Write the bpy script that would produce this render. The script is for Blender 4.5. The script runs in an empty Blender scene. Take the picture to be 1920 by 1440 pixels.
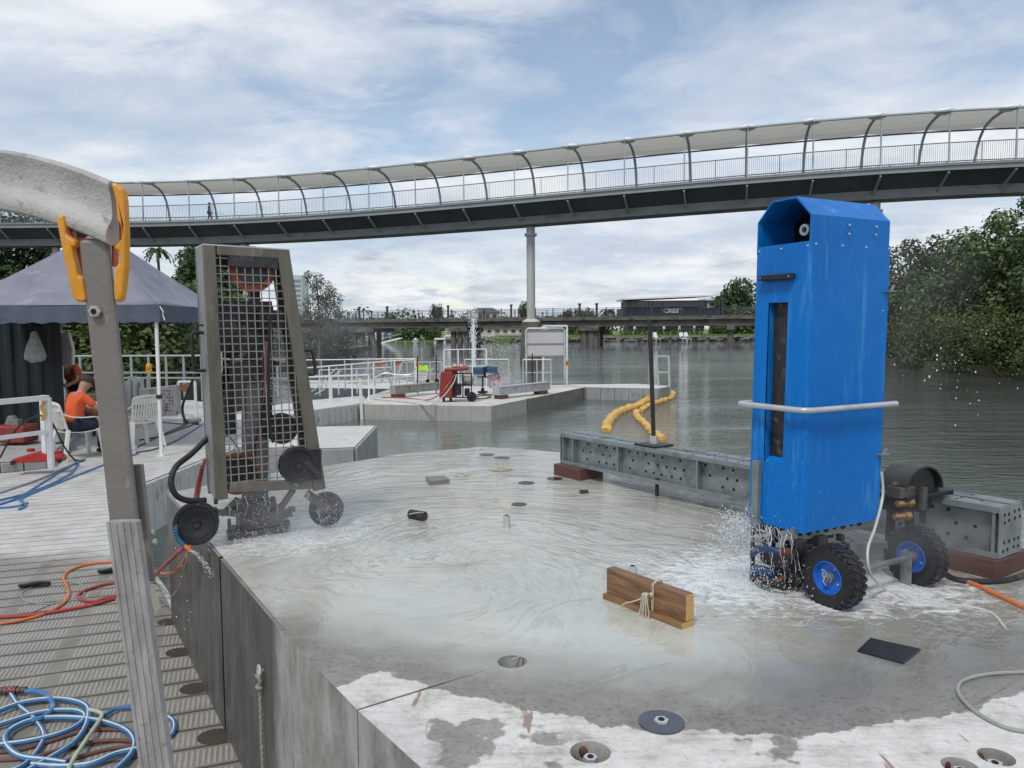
import bpy, bmesh, math, random
import numpy as np
from mathutils import Vector, Matrix
PI = math.pi
random.seed(7)
C = bpy.context.scene.collection
SC = bpy.context.scene
# ------------------------------------------------------------------ camera
FPX = 1443.0
TH = math.atan(102/1443.0); RO = math.radians(0.4)
_r = Vector((1, 0, 0)); _u = Vector((0, math.sin(TH), math.cos(TH))); CF = Vector((0, math.cos(TH), -math.sin(TH)))
CR = _r*math.cos(RO) - _u*math.sin(RO); CU = _u*math.cos(RO) + _r*math.sin(RO)
CAM = Vector((0, 0, 2.6))
cd = bpy.data.cameras.new('camera'); cam = bpy.data.objects.new('camera', cd); C.objects.link(cam)
cd.sensor_width = 36; cd.sensor_fit = 'HORIZONTAL'; cd.lens = 36*FPX/1920; cd.clip_start = 0.05; cd.clip_end = 3000
m = Matrix((CR, CU, -CF)).transposed().to_4x4(); m.translation = CAM; cam.matrix_world = m
SC.camera = cam
# ------------------------------------------------------------------ world, sun, exposure
SUN_EL, SUN_AZ = math.radians(56), math.radians(205)   # azimuth measured clockwise from +Y: behind and left of the camera
w = bpy.data.worlds.new('World'); SC.world = w; w.use_nodes = True
nt = w.node_tree; nt.nodes.clear()
def wn(t, **k):
    n = nt.nodes.new(t)
    for a, b in k.items(): setattr(n, a, b)
    return n
wo = wn('ShaderNodeOutputWorld'); bg = wn('ShaderNodeBackground'); sky = wn('ShaderNodeTexSky', sky_type='NISHITA')
sky.sun_disc = False; sky.sun_elevation = SUN_EL; sky.sun_rotation = SUN_AZ; sky.air_density = 1.0; sky.dust_density = 0.6
bg.inputs['Strength'].default_value = 0.125
tc = wn('ShaderNodeTexCoord'); sep = wn('ShaderNodeSeparateXYZ'); nt.links.new(tc.outputs['Generated'], sep.inputs[0])
def wmath(op, a, b=None, cl=False):
    n = wn('ShaderNodeMath', operation=op); n.use_clamp = cl
    for i, v in enumerate((a, b)):
        if v is None: continue
        if isinstance(v, (int, float)): n.inputs[i].default_value = v
        else: nt.links.new(v, n.inputs[i])
    return n.outputs[0]
zc = wmath('MAXIMUM', sep.outputs[2], 0.0)
den = wmath('ADD', zc, 0.22)
cx = wmath('DIVIDE', sep.outputs[0], den); cy = wmath('DIVIDE', sep.outputs[1], den)
comb = wn('ShaderNodeCombineXYZ'); nt.links.new(cx, comb.inputs[0]); nt.links.new(cy, comb.inputs[1])
def wnoise(vec, scale, detail, rough, dist=0.0, off=(0, 0, 0), sc=(1, 1, 1)):
    mp = wn('ShaderNodeMapping'); mp.inputs['Location'].default_value = off; mp.inputs['Scale'].default_value = sc
    nt.links.new(vec, mp.inputs[0])
    n = wn('ShaderNodeTexNoise'); n.inputs['Scale'].default_value = scale; n.inputs['Detail'].default_value = detail
    n.inputs['Roughness'].default_value = rough; n.inputs['Distortion'].default_value = dist
    nt.links.new(mp.outputs[0], n.inputs['Vector']); return n.outputs['Fac']
def wramp(v, stops):
    n = wn('ShaderNodeValToRGB'); el = n.color_ramp.elements
    el[0].position, el[0].color = stops[0][0], (*stops[0][1], 1); el[1].position, el[1].color = stops[-1][0], (*stops[-1][1], 1)
    for p, c in stops[1:-1]:
        e = el.new(p); e.color = (*c, 1)
    nt.links.new(v, n.inputs[0]); return n.outputs[0]
def wmix(f, a, b):
    n = wn('ShaderNodeMix', data_type='RGBA')
    if isinstance(f, (int, float)): n.inputs[0].default_value = f
    else: nt.links.new(f, n.inputs[0])
    for i, v in ((6, a), (7, b)):
        if isinstance(v, tuple): n.inputs[i].default_value = (*v, 1)
        else: nt.links.new(v, n.inputs[i])
    return n.outputs[2]
big = wnoise(comb.outputs[0], 0.6, 7, 0.55, 0.4, (1.7, 0.4, 0), (1, 1.15, 1))
fine = wnoise(comb.outputs[0], 3.2, 8, 0.62, 0.5, (3.1, 2.0, 0), (1, 1.3, 1))
cov = wmath('ADD', wmath('MULTIPLY', big, 0.58), wmath('MULTIPLY', fine, 0.42))
covm = wramp(cov, [(0.38, (0.15,)*3), (0.46, (0.70,)*3), (0.53, (1, 1, 1))])
hz = wmath('SUBTRACT', 1.0, wmath('MULTIPLY', zc, 5.0), True)
tone = wramp(wnoise(comb.outputs[0], 1.0, 7, 0.6, 0.3, (8, 5, 0), (1, 1.25, 1)), [(0.32, (3.5, 4.3, 5.5)), (0.47, (4.9, 5.5, 6.4)), (0.62, (7.2, 7.4, 7.7))])
skyc = wn('ShaderNodeMix', data_type='RGBA', blend_type='MULTIPLY'); skyc.inputs[0].default_value = 1
nt.links.new(sky.outputs[0], skyc.inputs[6]); skyc.inputs[7].default_value = (1.35, 1.25, 1.15, 1)
col = wmix(covm, skyc.outputs[2], tone)
# heaped clouds low over the horizon
az = wmath('ARCTAN2', sep.outputs[0], sep.outputs[1]); cb2 = wn('ShaderNodeCombineXYZ')
nt.links.new(az, cb2.inputs[0]); nt.links.new(wmath('MULTIPLY', sep.outputs[2], 2.2), cb2.inputs[1])
puff = wnoise(cb2.outputs[0], 7.5, 7, 0.58, 0.25, (0.8, 0.3, 0))
edge = wmath('ADD', wmath('MULTIPLY', wmath('SUBTRACT', 0.105, sep.outputs[2]), 2.6), puff)
pm = wramp(edge, [(0.55, (0, 0, 0)), (0.60, (0.9, 0.9, 0.9)), (1.0, (0.9, 0.9, 0.9))])
pt = wramp(wnoise(cb2.outputs[0], 10, 6, 0.6, 0.3, (2.8, 1.3, 0), (1, 2.2, 1)), [(0.35, (3.8, 4.5, 5.3)), (0.62, (7.2, 7.3, 7.5))])
col = wmix(pm, col, pt)
nt.links.new(col, bg.inputs[0]); nt.links.new(bg.outputs[0], wo.inputs[0])
sd = bpy.data.lights.new('sun', 'SUN'); sd.energy = 2.0; sd.angle = math.radians(12); sd.color = (1, 0.96, 0.9)
sun = bpy.data.objects.new('sun', sd); C.objects.link(sun)
sv = Vector((math.sin(SUN_AZ)*math.cos(SUN_EL), math.cos(SUN_AZ)*math.cos(SUN_EL), math.sin(SUN_EL)))
sun.rotation_euler = sv.to_track_quat('Z', 'Y').to_euler()
SC.view_settings.view_transform = 'Standard'; SC.view_settings.look = 'None'; SC.view_settings.exposure = 0.0; SC.view_settings.gamma = 1
# ------------------------------------------------------------------ pixel helpers
def ray(px, py):
    return CF + CR*((px-960)/FPX) + CU*((720-py)/FPX)
def P(px, py, z):
    d = ray(px, py); t = (z-CAM.z)/d.z; return CAM + d*t
def PD(px, py, Y):
    d = ray(px, py); return CAM + d*(Y/d.y)
# ------------------------------------------------------------------ materials
class NT:
    def __init__(s, name):
        s.m = bpy.data.materials.new(name); s.m.use_nodes = True; s.t = s.m.node_tree
        s.b = s.t.nodes['Principled BSDF']; s.out = s.t.nodes['Material Output']
    def n(s, t, **k):
        n = s.t.nodes.new(t)
        for a, b in k.items(): setattr(n, a, b)
        return n
    def l(s, a, b): s.t.links.new(a, b)
    def math(s, op, a, b=None, cl=False, c=None):
        n = s.n('ShaderNodeMath', operation=op); n.use_clamp = cl
        for i, v in enumerate((a, b, c)):
            if v is None: continue
            if isinstance(v, (int, float)): n.inputs[i].default_value = v
            else: s.l(v, n.inputs[i])
        return n.outputs[0]
    def coord(s, world=False):
        return s.n('ShaderNodeNewGeometry').outputs['Position'] if world else s.n('ShaderNodeTexCoord').outputs['Object']
    def mapv(s, v, sc=(1, 1, 1), rot=(0, 0, 0), loc=(0, 0, 0)):
        n = s.n('ShaderNodeMapping'); n.inputs['Scale'].default_value = sc; n.inputs['Rotation'].default_value = rot; n.inputs['Location'].default_value = loc
        s.l(v, n.inputs[0]); return n.outputs[0]
    def noise(s, v, scale, detail=5, rough=0.55, dist=0.0):
        n = s.n('ShaderNodeTexNoise'); n.inputs['Scale'].default_value = scale; n.inputs['Detail'].default_value = detail
        n.inputs['Roughness'].default_value = rough; n.inputs['Distortion'].default_value = dist
        s.l(v, n.inputs['Vector']); return n.outputs['Fac']
    def ramp(s, v, stops, interp='LINEAR'):
        n = s.n('ShaderNodeValToRGB'); n.color_ramp.interpolation = interp; el = n.color_ramp.elements
        f = lambda c: (*c, 1) if isinstance(c, tuple) else (c, c, c, 1)
        el[0].position, el[0].color = stops[0][0], f(stops[0][1]); el[1].position, el[1].color = stops[-1][0], f(stops[-1][1])
        for p, c in stops[1:-1]: el.new(p).color = f(c)
        s.l(v, n.inputs[0]); return n.outputs[0]
    def mix(s, f, a, b, bt='MIX'):
        n = s.n('ShaderNodeMix', data_type='RGBA', blend_type=bt)
        if isinstance(f, (int, float)): n.inputs[0].default_value = f
        else: s.l(f, n.inputs[0])
        for i, v in ((6, a), (7, b)):
            if isinstance(v, tuple): n.inputs[i].default_value = (*v[:3], 1)
            else: s.l(v, n.inputs[i])
        return n.outputs[2]
    def set(s, k, v):
        if isinstance(v, (int, float)): s.b.inputs[k].default_value = v
        elif isinstance(v, tuple): s.b.inputs[k].default_value = (*v[:3], 1)
        else: s.l(v, s.b.inputs[k])
    def bump(s, h, strength=0.3, dist=0.01):
        n = s.n('ShaderNodeBump'); n.inputs['Strength'].default_value = strength; n.inputs['Distance'].default_value = dist
        s.l(h, n.inputs['Height']); s.l(n.outputs[0], s.b.inputs['Normal'])
def dk(c, f): return tuple(x*f for x in c)
def M(name, col, rough=0.6, metal=0.0, var=0.18, scale=4.0, bump=0.0, bscale=60.0, stretch=(1, 1, 1), dirt=None, dscale=6.0, dlo=0.55, world=False, coat=0.0):
    s = NT(name); v = s.mapv(s.coord(world), stretch)
    n = s.noise(v, scale, 6, 0.6)
    c = s.ramp(n, [(0.3, dk(col, 1-var)), (0.7, tuple(min(1, x*(1+var*0.6)) for x in col))])
    if dirt:
        dn = s.noise(v, dscale, 8, 0.68, 0.3); c = s.mix(s.ramp(dn, [(dlo, 0.0), (dlo+0.12, 1.0)]), c, dirt)
    s.set('Base Color', c); s.set('Metallic', metal)
    s.set('Roughness', s.ramp(s.noise(v, scale*2.3, 4), [(0.3, max(0.03, rough-0.09)), (0.7, min(1, rough+0.09))]))
    if bump: s.bump(s.noise(v, bscale, 6, 0.65), bump, 0.01)
    if coat: s.set('Coat Weight', coat)
    return s.m
m_galv = M('galvanised_steel', (0.27, 0.30, 0.30), 0.5, 0.5, 0.3, 9, 0.15, 80, dirt=(0.14, 0.155, 0.145), dscale=5, dlo=0.53)
m_galvl = M('galvanised_light', (0.55, 0.57, 0.58), 0.45, 0.35, 0.15, 9, dirt=(0.36, 0.36, 0.35), dscale=5)
m_alu = M('aluminium_rail', (0.55, 0.56, 0.56), 0.42, 0.45, 0.12, 8, dirt=(0.34, 0.33, 0.31), dscale=9, dlo=0.58)
m_black = M('black_rubber', (0.014, 0.014, 0.016), 0.55, 0, 0.3, 14, 0.2, 50, dirt=(0.09, 0.09, 0.085), dscale=12, dlo=0.62)
m_blackm = M('black_metal', (0.02, 0.02, 0.022), 0.4, 0.3, 0.3, 14, dirt=(0.07, 0.06, 0.05), dscale=14, dlo=0.6)
m_dark = M('dark_machinery', (0.045, 0.045, 0.045), 0.5, 0.4, 0.4, 30, 0.3, 60, dirt=(0.16, 0.13, 0.10), dscale=20, dlo=0.55)
m_hole = M('dark_void', (0.008, 0.008, 0.008), 0.9)
m_white = M('white_plastic', (0.72, 0.71, 0.66), 0.45, 0, 0.06, 4, dirt=(0.45, 0.42, 0.36), dscale=9, dlo=0.62)
m_wpaint = M('white_paint', (0.70, 0.71, 0.70), 0.5, 0, 0.08, 5, dirt=(0.42, 0.40, 0.36), dscale=8, dlo=0.6)
m_rust = M('rust_brown', (0.10, 0.042, 0.026), 0.8, 0.1, 0.4, 20, 0.4, 60)
m_redb = M('red_brown_timber', (0.105, 0.045, 0.032), 0.6, 0, 0.35, 12, 0.25, 40, (1, 1, 6))
m_orange = M('orange_paint', (0.40, 0.085, 0.028), 0.55, 0, 0.25, 9, dirt=(0.12, 0.06, 0.04), dscale=14, dlo=0.48)
m_orhose = M('orange_hose', (0.66, 0.16, 0.035), 0.45, 0, 0.2, 9, dirt=(0.34, 0.18, 0.11), dscale=24, dlo=0.52)
m_redhose = M('red_hose', (0.36, 0.05, 0.045), 0.45, 0, 0.2, 9, dirt=(0.3, 0.18, 0.15), dscale=18, dlo=0.58)
m_brhose = M('brown_hose', (0.16, 0.07, 0.055), 0.5, 0, 0.3, 9)
m_blhose = M('blue_hose', (0.045, 0.17, 0.38), 0.35, 0, 0.15, 6, dirt=(0.30, 0.42, 0.55), dscale=14, dlo=0.58)
m_blstripe = M('hose_stripe', (0.62, 0.66, 0.58), 0.5, 0, 0.15, 6)
m_greyc = M('grey_cable', (0.30, 0.31, 0.30), 0.5, 0, 0.15, 12)
m_rope = M('pale_rope', (0.55, 0.50, 0.40), 0.85, 0, 0.25, 90, 0.5, 120)
m_ropeg = M('grey_rope', (0.30, 0.28, 0.23), 0.9, 0, 0.3, 90, 0.6, 140)
m_redm = M('red_machine_paint', (0.27, 0.035, 0.025), 0.45, 0, 0.25, 6, dirt=(0.09, 0.05, 0.04), dscale=9, dlo=0.55)
m_redp = M('bright_red_paint', (0.38, 0.02, 0.016), 0.4, 0, 0.2, 6, dirt=(0.2, 0.05, 0.04), dscale=14)
m_bluem = M('blue_machine_paint', (0.04, 0.09, 0.18), 0.4, 0, 0.2, 6)
m_brass = M('brass', (0.45, 0.26, 0.09), 0.35, 0.8, 0.25, 20)
m_cont = M('container_paint', (0.010, 0.018, 0.020), 0.5, 0, 0.3, 3, dirt=(0.06, 0.05, 0.045), dscale=6, dlo=0.63)
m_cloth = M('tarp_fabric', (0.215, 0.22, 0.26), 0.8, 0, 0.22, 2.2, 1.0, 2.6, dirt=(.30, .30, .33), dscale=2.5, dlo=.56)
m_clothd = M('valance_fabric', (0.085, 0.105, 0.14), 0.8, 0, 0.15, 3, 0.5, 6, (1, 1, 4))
m_bag = M('grey_bag', (0.34, 0.36, 0.34), 0.85, 0, 0.25, 10, 0.5, 18)
m_vest = M('hi_vis_orange', (0.72, 0.115, 0.03), 0.8, 0, 0.3, 7, 1.0, 9)
m_vestr = M('faded_orange_red', (0.50, 0.08, 0.04), 0.8, 0, 0.25, 8, 0.3, 20)
m_navy = M('navy_cloth', (0.015, 0.022, 0.045), 0.85, 0, 0.3, 10)
m_skin = M('skin', (0.42, 0.22, 0.14), 0.55, 0, 0.1, 20)
m_hair = M('dark_hair', (0.03, 0.022, 0.018), 0.7)
m_cap = M('dark_cap', (0.05, 0.035, 0.035), 0.8)
m_yel = M('yellow_plastic', (0.74, 0.31, 0.015), 0.45, 0, 0.2, 20, 0.1, 90, dirt=(0.42, 0.30, 0.18), dscale=38, dlo=0.575)
m_orp = M('orange_pad', (0.55, 0.10, 0.015), 0.5, 0, 0.15, 12)
m_boom = M('yellow_boom', (0.70, 0.43, 0.10), 0.6, 0, 0.3, 7, 0.9, 9, dirt=(0.24, 0.12, 0.04), dscale=4, dlo=0.54)  # the dark blotches are shade in the folds, painted into the colour
m_rock = M('rock', (0.17, 0.16, 0.14), 0.9, 0, 0.35, 3, 0.6, 6)
m_lime = M('hi_vis_yellow', (0.55, 0.85, 0.05), 0.7)
m_house = M('house_render', (0.52, 0.50, 0.45), 0.8, 0, 0.08, 0.6)
m_cream = M('cream_render', (0.60, 0.50, 0.33), 0.8, 0, 0.08, 0.6)
m_greyh = M('grey_render', (0.25, 0.28, 0.32), 0.7, 0, 0.1, 0.6)
m_roofd = M('dark_roof', (0.10, 0.11, 0.12), 0.7, 0, 0.2, 0.8)
m_roofr = M('tan_roof', (0.42, 0.25, 0.13), 0.8, 0, 0.2, 0.8)
m_darkw = M('dark_cladding', (0.035, 0.04, 0.05), 0.6, 0, 0.15, 0.5)
m_deckw = M('weathered_grey', (0.42, 0.42, 0.42), 0.7, 0, 0.2, 3)
def mat_glass(name, c):
    s = NT(name); s.set('Base Color', c); s.set('Roughness', 0.08); s.set('Specular IOR Level', 0.8); return s.m
m_glass = mat_glass('window_glass', (0.03, 0.045, 0.06))
# old concrete of the road bridge
m_oldc = M('old_concrete', (0.15, 0.14, 0.125), 0.9, 0, 0.35, 0.8, 0.3, 6, (1, 1, 2.5), dirt=(0.065, 0.06, 0.055), dscale=0.7, dlo=0.5)
m_oldp = M('old_pile', (0.16, 0.15, 0.14), 0.9, 0, 0.4, 1.2, 0.3, 6, (3, 3, 0.4), dirt=(0.055, 0.055, 0.05), dscale=0.9, dlo=0.5)
m_fbs = M('footbridge_steel', (0.38, 0.43, 0.44), 0.5, 0.2, 0.12, 0.6, dirt=(0.20, 0.23, 0.24), dscale=0.5)
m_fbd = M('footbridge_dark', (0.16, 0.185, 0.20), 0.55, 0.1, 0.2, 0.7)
m_fbdk = M('footbridge_soffit', (0.085, 0.097, 0.108), 0.7, 0, 0.25, 0.7)  # darker than the girder: shadow under the deck put into the colour
m_fbg = M('footbridge_girder', (0.20, 0.22, 0.22), 0.6, 0.1, 0.15, 0.4, dirt=(0.12, 0.12, 0.11), dscale=0.6)
m_canopy = M('canopy_fabric', (0.48, 0.47, 0.40), 0.8, 0, 0.07, 0.8)
_t = m_canopy.node_tree; _tr = _t.nodes.new('ShaderNodeBsdfTranslucent'); _tr.inputs[0].default_value = (0.50, 0.495, 0.43, 1); _mx = _t.nodes.new('ShaderNodeMixShader'); _mx.inputs[0].default_value = 0.55
_t.links.new(_t.nodes['Principled BSDF'].outputs[0], _mx.inputs[1]); _t.links.new(_tr.outputs[0], _mx.inputs[2]); _t.links.new(_mx.outputs[0], _t.nodes['Material Output'].inputs[0])
m_capw = M('canopy_white', (0.80, 0.80, 0.80), 0.6, 0, 0.04, 1)
m_pierp = M('pier_paint', (0.46, 0.47, 0.46), 0.6, 0, 0.12, 0.8, dirt=(0.30, 0.28, 0.25), dscale=1.0, stretch=(1, 1, 0.3))
# leaves
def leafmat(name, a, b, c):
    s = NT(name); g = s.n('ShaderNodeNewGeometry'); v = s.coord()
    n1 = s.noise(v, 0.9, 3); r = g.outputs['Random Per Island']
    f = s.math('ADD', s.math('MULTIPLY', n1, 0.9), s.math('MULTIPLY', r, 0.42))
    s.set('Base Color', s.ramp(f, [(0.42, a), (0.62, b), (0.9, c)])); s.set('Roughness', 0.55)
    s.set('Subsurface Weight', 0.0)
    t = s.n('ShaderNodeBsdfTranslucent'); s.l(s.b.inputs['Base Color'].links[0].from_socket, t.inputs[0])
    mx = s.n('ShaderNodeMixShader'); mx.inputs[0].default_value = 0.25
    s.l(s.b.outputs[0], mx.inputs[1]); s.l(t.outputs[0], mx.inputs[2]); s.l(mx.outputs[0], s.out.inputs[0])
    return s.m
m_leaf = leafmat('mangrove_leaves', (0.038, 0.066, 0.023), (0.082, 0.130, 0.040), (0.15, 0.200, 0.065))
m_leafd = leafmat('dark_leaves', (0.014, 0.036, 0.012), (0.03, 0.072, 0.018), (0.07, 0.13, 0.035))
m_leafg = leafmat('grey_green_leaves', (0.055, 0.068, 0.045), (0.095, 0.112, 0.072), (0.16, 0.175, 0.115))
m_leafy = leafmat('bright_leaves', (0.030, 0.052, 0.012), (0.062, 0.098, 0.020), (0.125, 0.160, 0.040))
m_trunk = M('bark', (0.12, 0.10, 0.08), 0.9, 0, 0.3, 3, 0.5, 12)
m_grass = M('grass', (0.13, 0.19, 0.05), 0.9, 0, 0.3, 0.3, 0.4, 4)
m_mud = M('mud_bank', (0.10, 0.09, 0.06), 0.9, 0, 0.3, 0.3)
# blue painted guard
s = NT('blue_guard_paint'); v = s.coord()
streak = s.noise(s.mapv(v, (9, 9, 0.8)), 3.0, 8, 0.7, 0.2); blot = s.noise(v, 3.0, 4)
k = s.math('MULTIPLY', s.ramp(streak, [(0.53, 0.0), (0.70, 0.75)]), s.ramp(blot, [(0.38, 0.0), (0.58, 1.0)]))
c = s.mix(k, s.ramp(s.noise(v, 2.0, 4), [(0.3, (0.001, 0.135, 0.47)), (0.7, (0.002, 0.168, 0.55))]), (0.08, 0.31, 0.62))
qz = s.n('ShaderNodeSeparateXYZ'); s.l(s.coord(True), qz.inputs[0]); lowm = s.ramp(s.math('SUBTRACT', qz.outputs[2], 1.8), [(0.0, 1.0), (0.55, 0.12)])
c = s.mix(s.math('MULTIPLY', s.math('MULTIPLY', s.ramp(s.noise(s.mapv(v, (1, 1, .6)), 75, 5, 0.7), [(0.60, 0.0), (0.68, 1.0)]), lowm), 0.45), c, (0.22, 0.42, 0.62))
c = s.mix(s.math('MULTIPLY', s.ramp(s.noise(s.mapv(v, (1, 1, .25)), 5, 9, 0.75), [(0.60, 0.0), (0.68, 1.0)]), 0.22), c, (0.0, 0.07, 0.28))
s.set('Base Color', c); s.set('Roughness', s.ramp(s.noise(v, 14, 6), [(0.3, 0.26), (0.7, 0.44)])); s.bump(s.noise(v, 4, 3), 0.10, 0.012); s.set('Specular IOR Level', 0.26)
m_blue = s.m
s = NT('blue_rim'); s.set('Base Color', (0.01, 0.12, 0.50)); s.set('Roughness', 0.35); m_rim = s.m
# weathered frame of the saw guard
m_frame = M('weathered_guard_frame', (0.150, 0.138, 0.108), 0.6, 0.2, 0.35, 9, 0.25, 60, (1, 1, 0.3), dirt=(0.24, 0.235, 0.21), dscale=7, dlo=0.58)
m_wire = M('guard_wire', (0.29, 0.285, 0.26), 0.5, 0.4, 0.2, 8)
m_post = M('painted_post', (0.215, 0.195, 0.175), 0.5, 0.1, 0.10, 14, 0.15, 120, dirt=(0.33, 0.31, 0.29), dscale=22, dlo=0.60)
m_rail = M('scuffed_white_rail', (0.44, 0.43, 0.405), 0.55, 0, 0.22, 18, 0.35, 160, dirt=(0.20, 0.17, 0.15), dscale=42, dlo=0.585)
# ribbed grey plank
s = NT('ribbed_tread'); v = s.coord(); tcu = s.n('ShaderNodeTexCoord')
n = s.noise(s.mapv(v, (1, 1, 0.25)), 45, 8, 0.7)
n7 = s.ramp(s.noise(v, 70, 5, 0.7), [(0.60, 0.0), (0.70, 1.0)])
s.set('Base Color', s.mix(s.math('MULTIPLY', n7, 0.6), s.ramp(n, [(0.3, (0.24, 0.225, 0.22)), (0.7, (0.46, 0.44, 0.43))]), (0.11, 0.09, 0.08))); s.set('Roughness', 0.6); s.set('Metallic', 0.2)
s.bump(n, 0.3, 0.004); m_tread = s.m
# timber
s = NT('wet_timber'); v = s.mapv(s.coord(), (1.2, 14, 14)); n = s.noise(v, 2.2, 7, 0.6, 1.2)
s.set('Base Color', s.ramp(n, [(0.32, (0.085, 0.040, 0.018)), (0.5, (0.20, 0.105, 0.048)), (0.68, (0.31, 0.18, 0.085))]))
s.set('Roughness', 0.38); s.bump(n, 0.25, 0.003); m_timber = s.m
s = NT('timber_end_grain'); wv = s.n('ShaderNodeTexWave', wave_type='RINGS', rings_direction='X'); wv.inputs['Scale'].default_value = 55; wv.inputs['Distortion'].default_value = 2.0
s.l(s.mapv(s.coord(), (0.02, 1, 1), (0, 0, 0), (0, 0.03, -0.02)), wv.inputs[0])
s.set('Base Color', s.ramp(wv.outputs['Fac'], [(0.2, (0.34, 0.17, 0.06)), (0.8, (0.72, 0.46, 0.19))])); s.set('Roughness', 0.5); m_tend = s.m
# concrete walls: vertical run marks
def concwall(name, lo, hi, dark, dlo=0.5, drk=0.12, wety=None):
    s = NT(name); v = s.coord(True); n = s.noise(s.mapv(v, (1, 1, 0.38)), 7, 10, 0.72, 0.4); n2 = s.noise(v, 2.2, 6, 0.6)
    n3 = s.noise(v, 60, 4, 0.7); n4 = s.noise(s.mapv(v, (1, 1, 0.07)), 9, 6, 0.6)
    c = s.ramp(s.math('ADD', s.math('MULTIPLY', n, 0.75), s.math('MULTIPLY', n4, 0.25)), [(0.36, lo), (0.64, hi)]); c = s.mix(s.ramp(n2, [(dlo, 0.0), (dlo+0.18, 0.75)]), c, dark)
    c = s.mix(s.ramp(n3, [(0.62, 0.0), (0.74, 0.55)]), c, (drk, drk*0.95, drk*0.85)); ro = 0.85
    if wety:
        q = s.n('ShaderNodeSeparateXYZ'); s.l(v, q.inputs[0]); k = s.ramp(s.math('MULTIPLY', s.math('ADD', q.outputs[1], s.math('MULTIPLY', s.noise(s.mapv(v, (1, 1, 0.15)), 6, 6, 0.6), 0.22)), 0.1), [((wety+.10)*0.1, 0.0), ((wety+.17)*0.1, 0.85)])
        c = s.mix(k, c, s.ramp(n, [(0.34, (0.022, 0.021, 0.018)), (0.66, (0.078, 0.072, 0.062))])); ro = s.math('SUBTRACT', 0.85, s.math('MULTIPLY', k, 0.4))
    s.set('Base Color', c); s.set('Roughness', ro); s.bump(s.noise(v, 38, 8, 0.7), 0.45, 0.01); return s.m
m_wall = concwall('wet_concrete_wall', (0.17, 0.16, 0.14), (0.47, 0.455, 0.42), (0.20, 0.18, 0.155), 0.52, 0.10, wety=2.74)
m_wallp = concwall('pale_concrete_wall', (0.32, 0.31, 0.28), (0.43, 0.42, 0.39), (0.27, 0.26, 0.235), 0.56, 0.2)
m_walld = concwall('dark_concrete_wall', (0.14, 0.145, 0.12), (0.22, 0.22, 0.19), (0.12, 0.12, 0.10), 0.5, 0.1)
m_ctop = M('pale_concrete_top', (0.55, 0.54, 0.51), 0.8, 0, 0.15, 1.5, 0.3, 30, dirt=(0.33, 0.31, 0.28), dscale=1.3, dlo=0.55, world=True)
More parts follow.
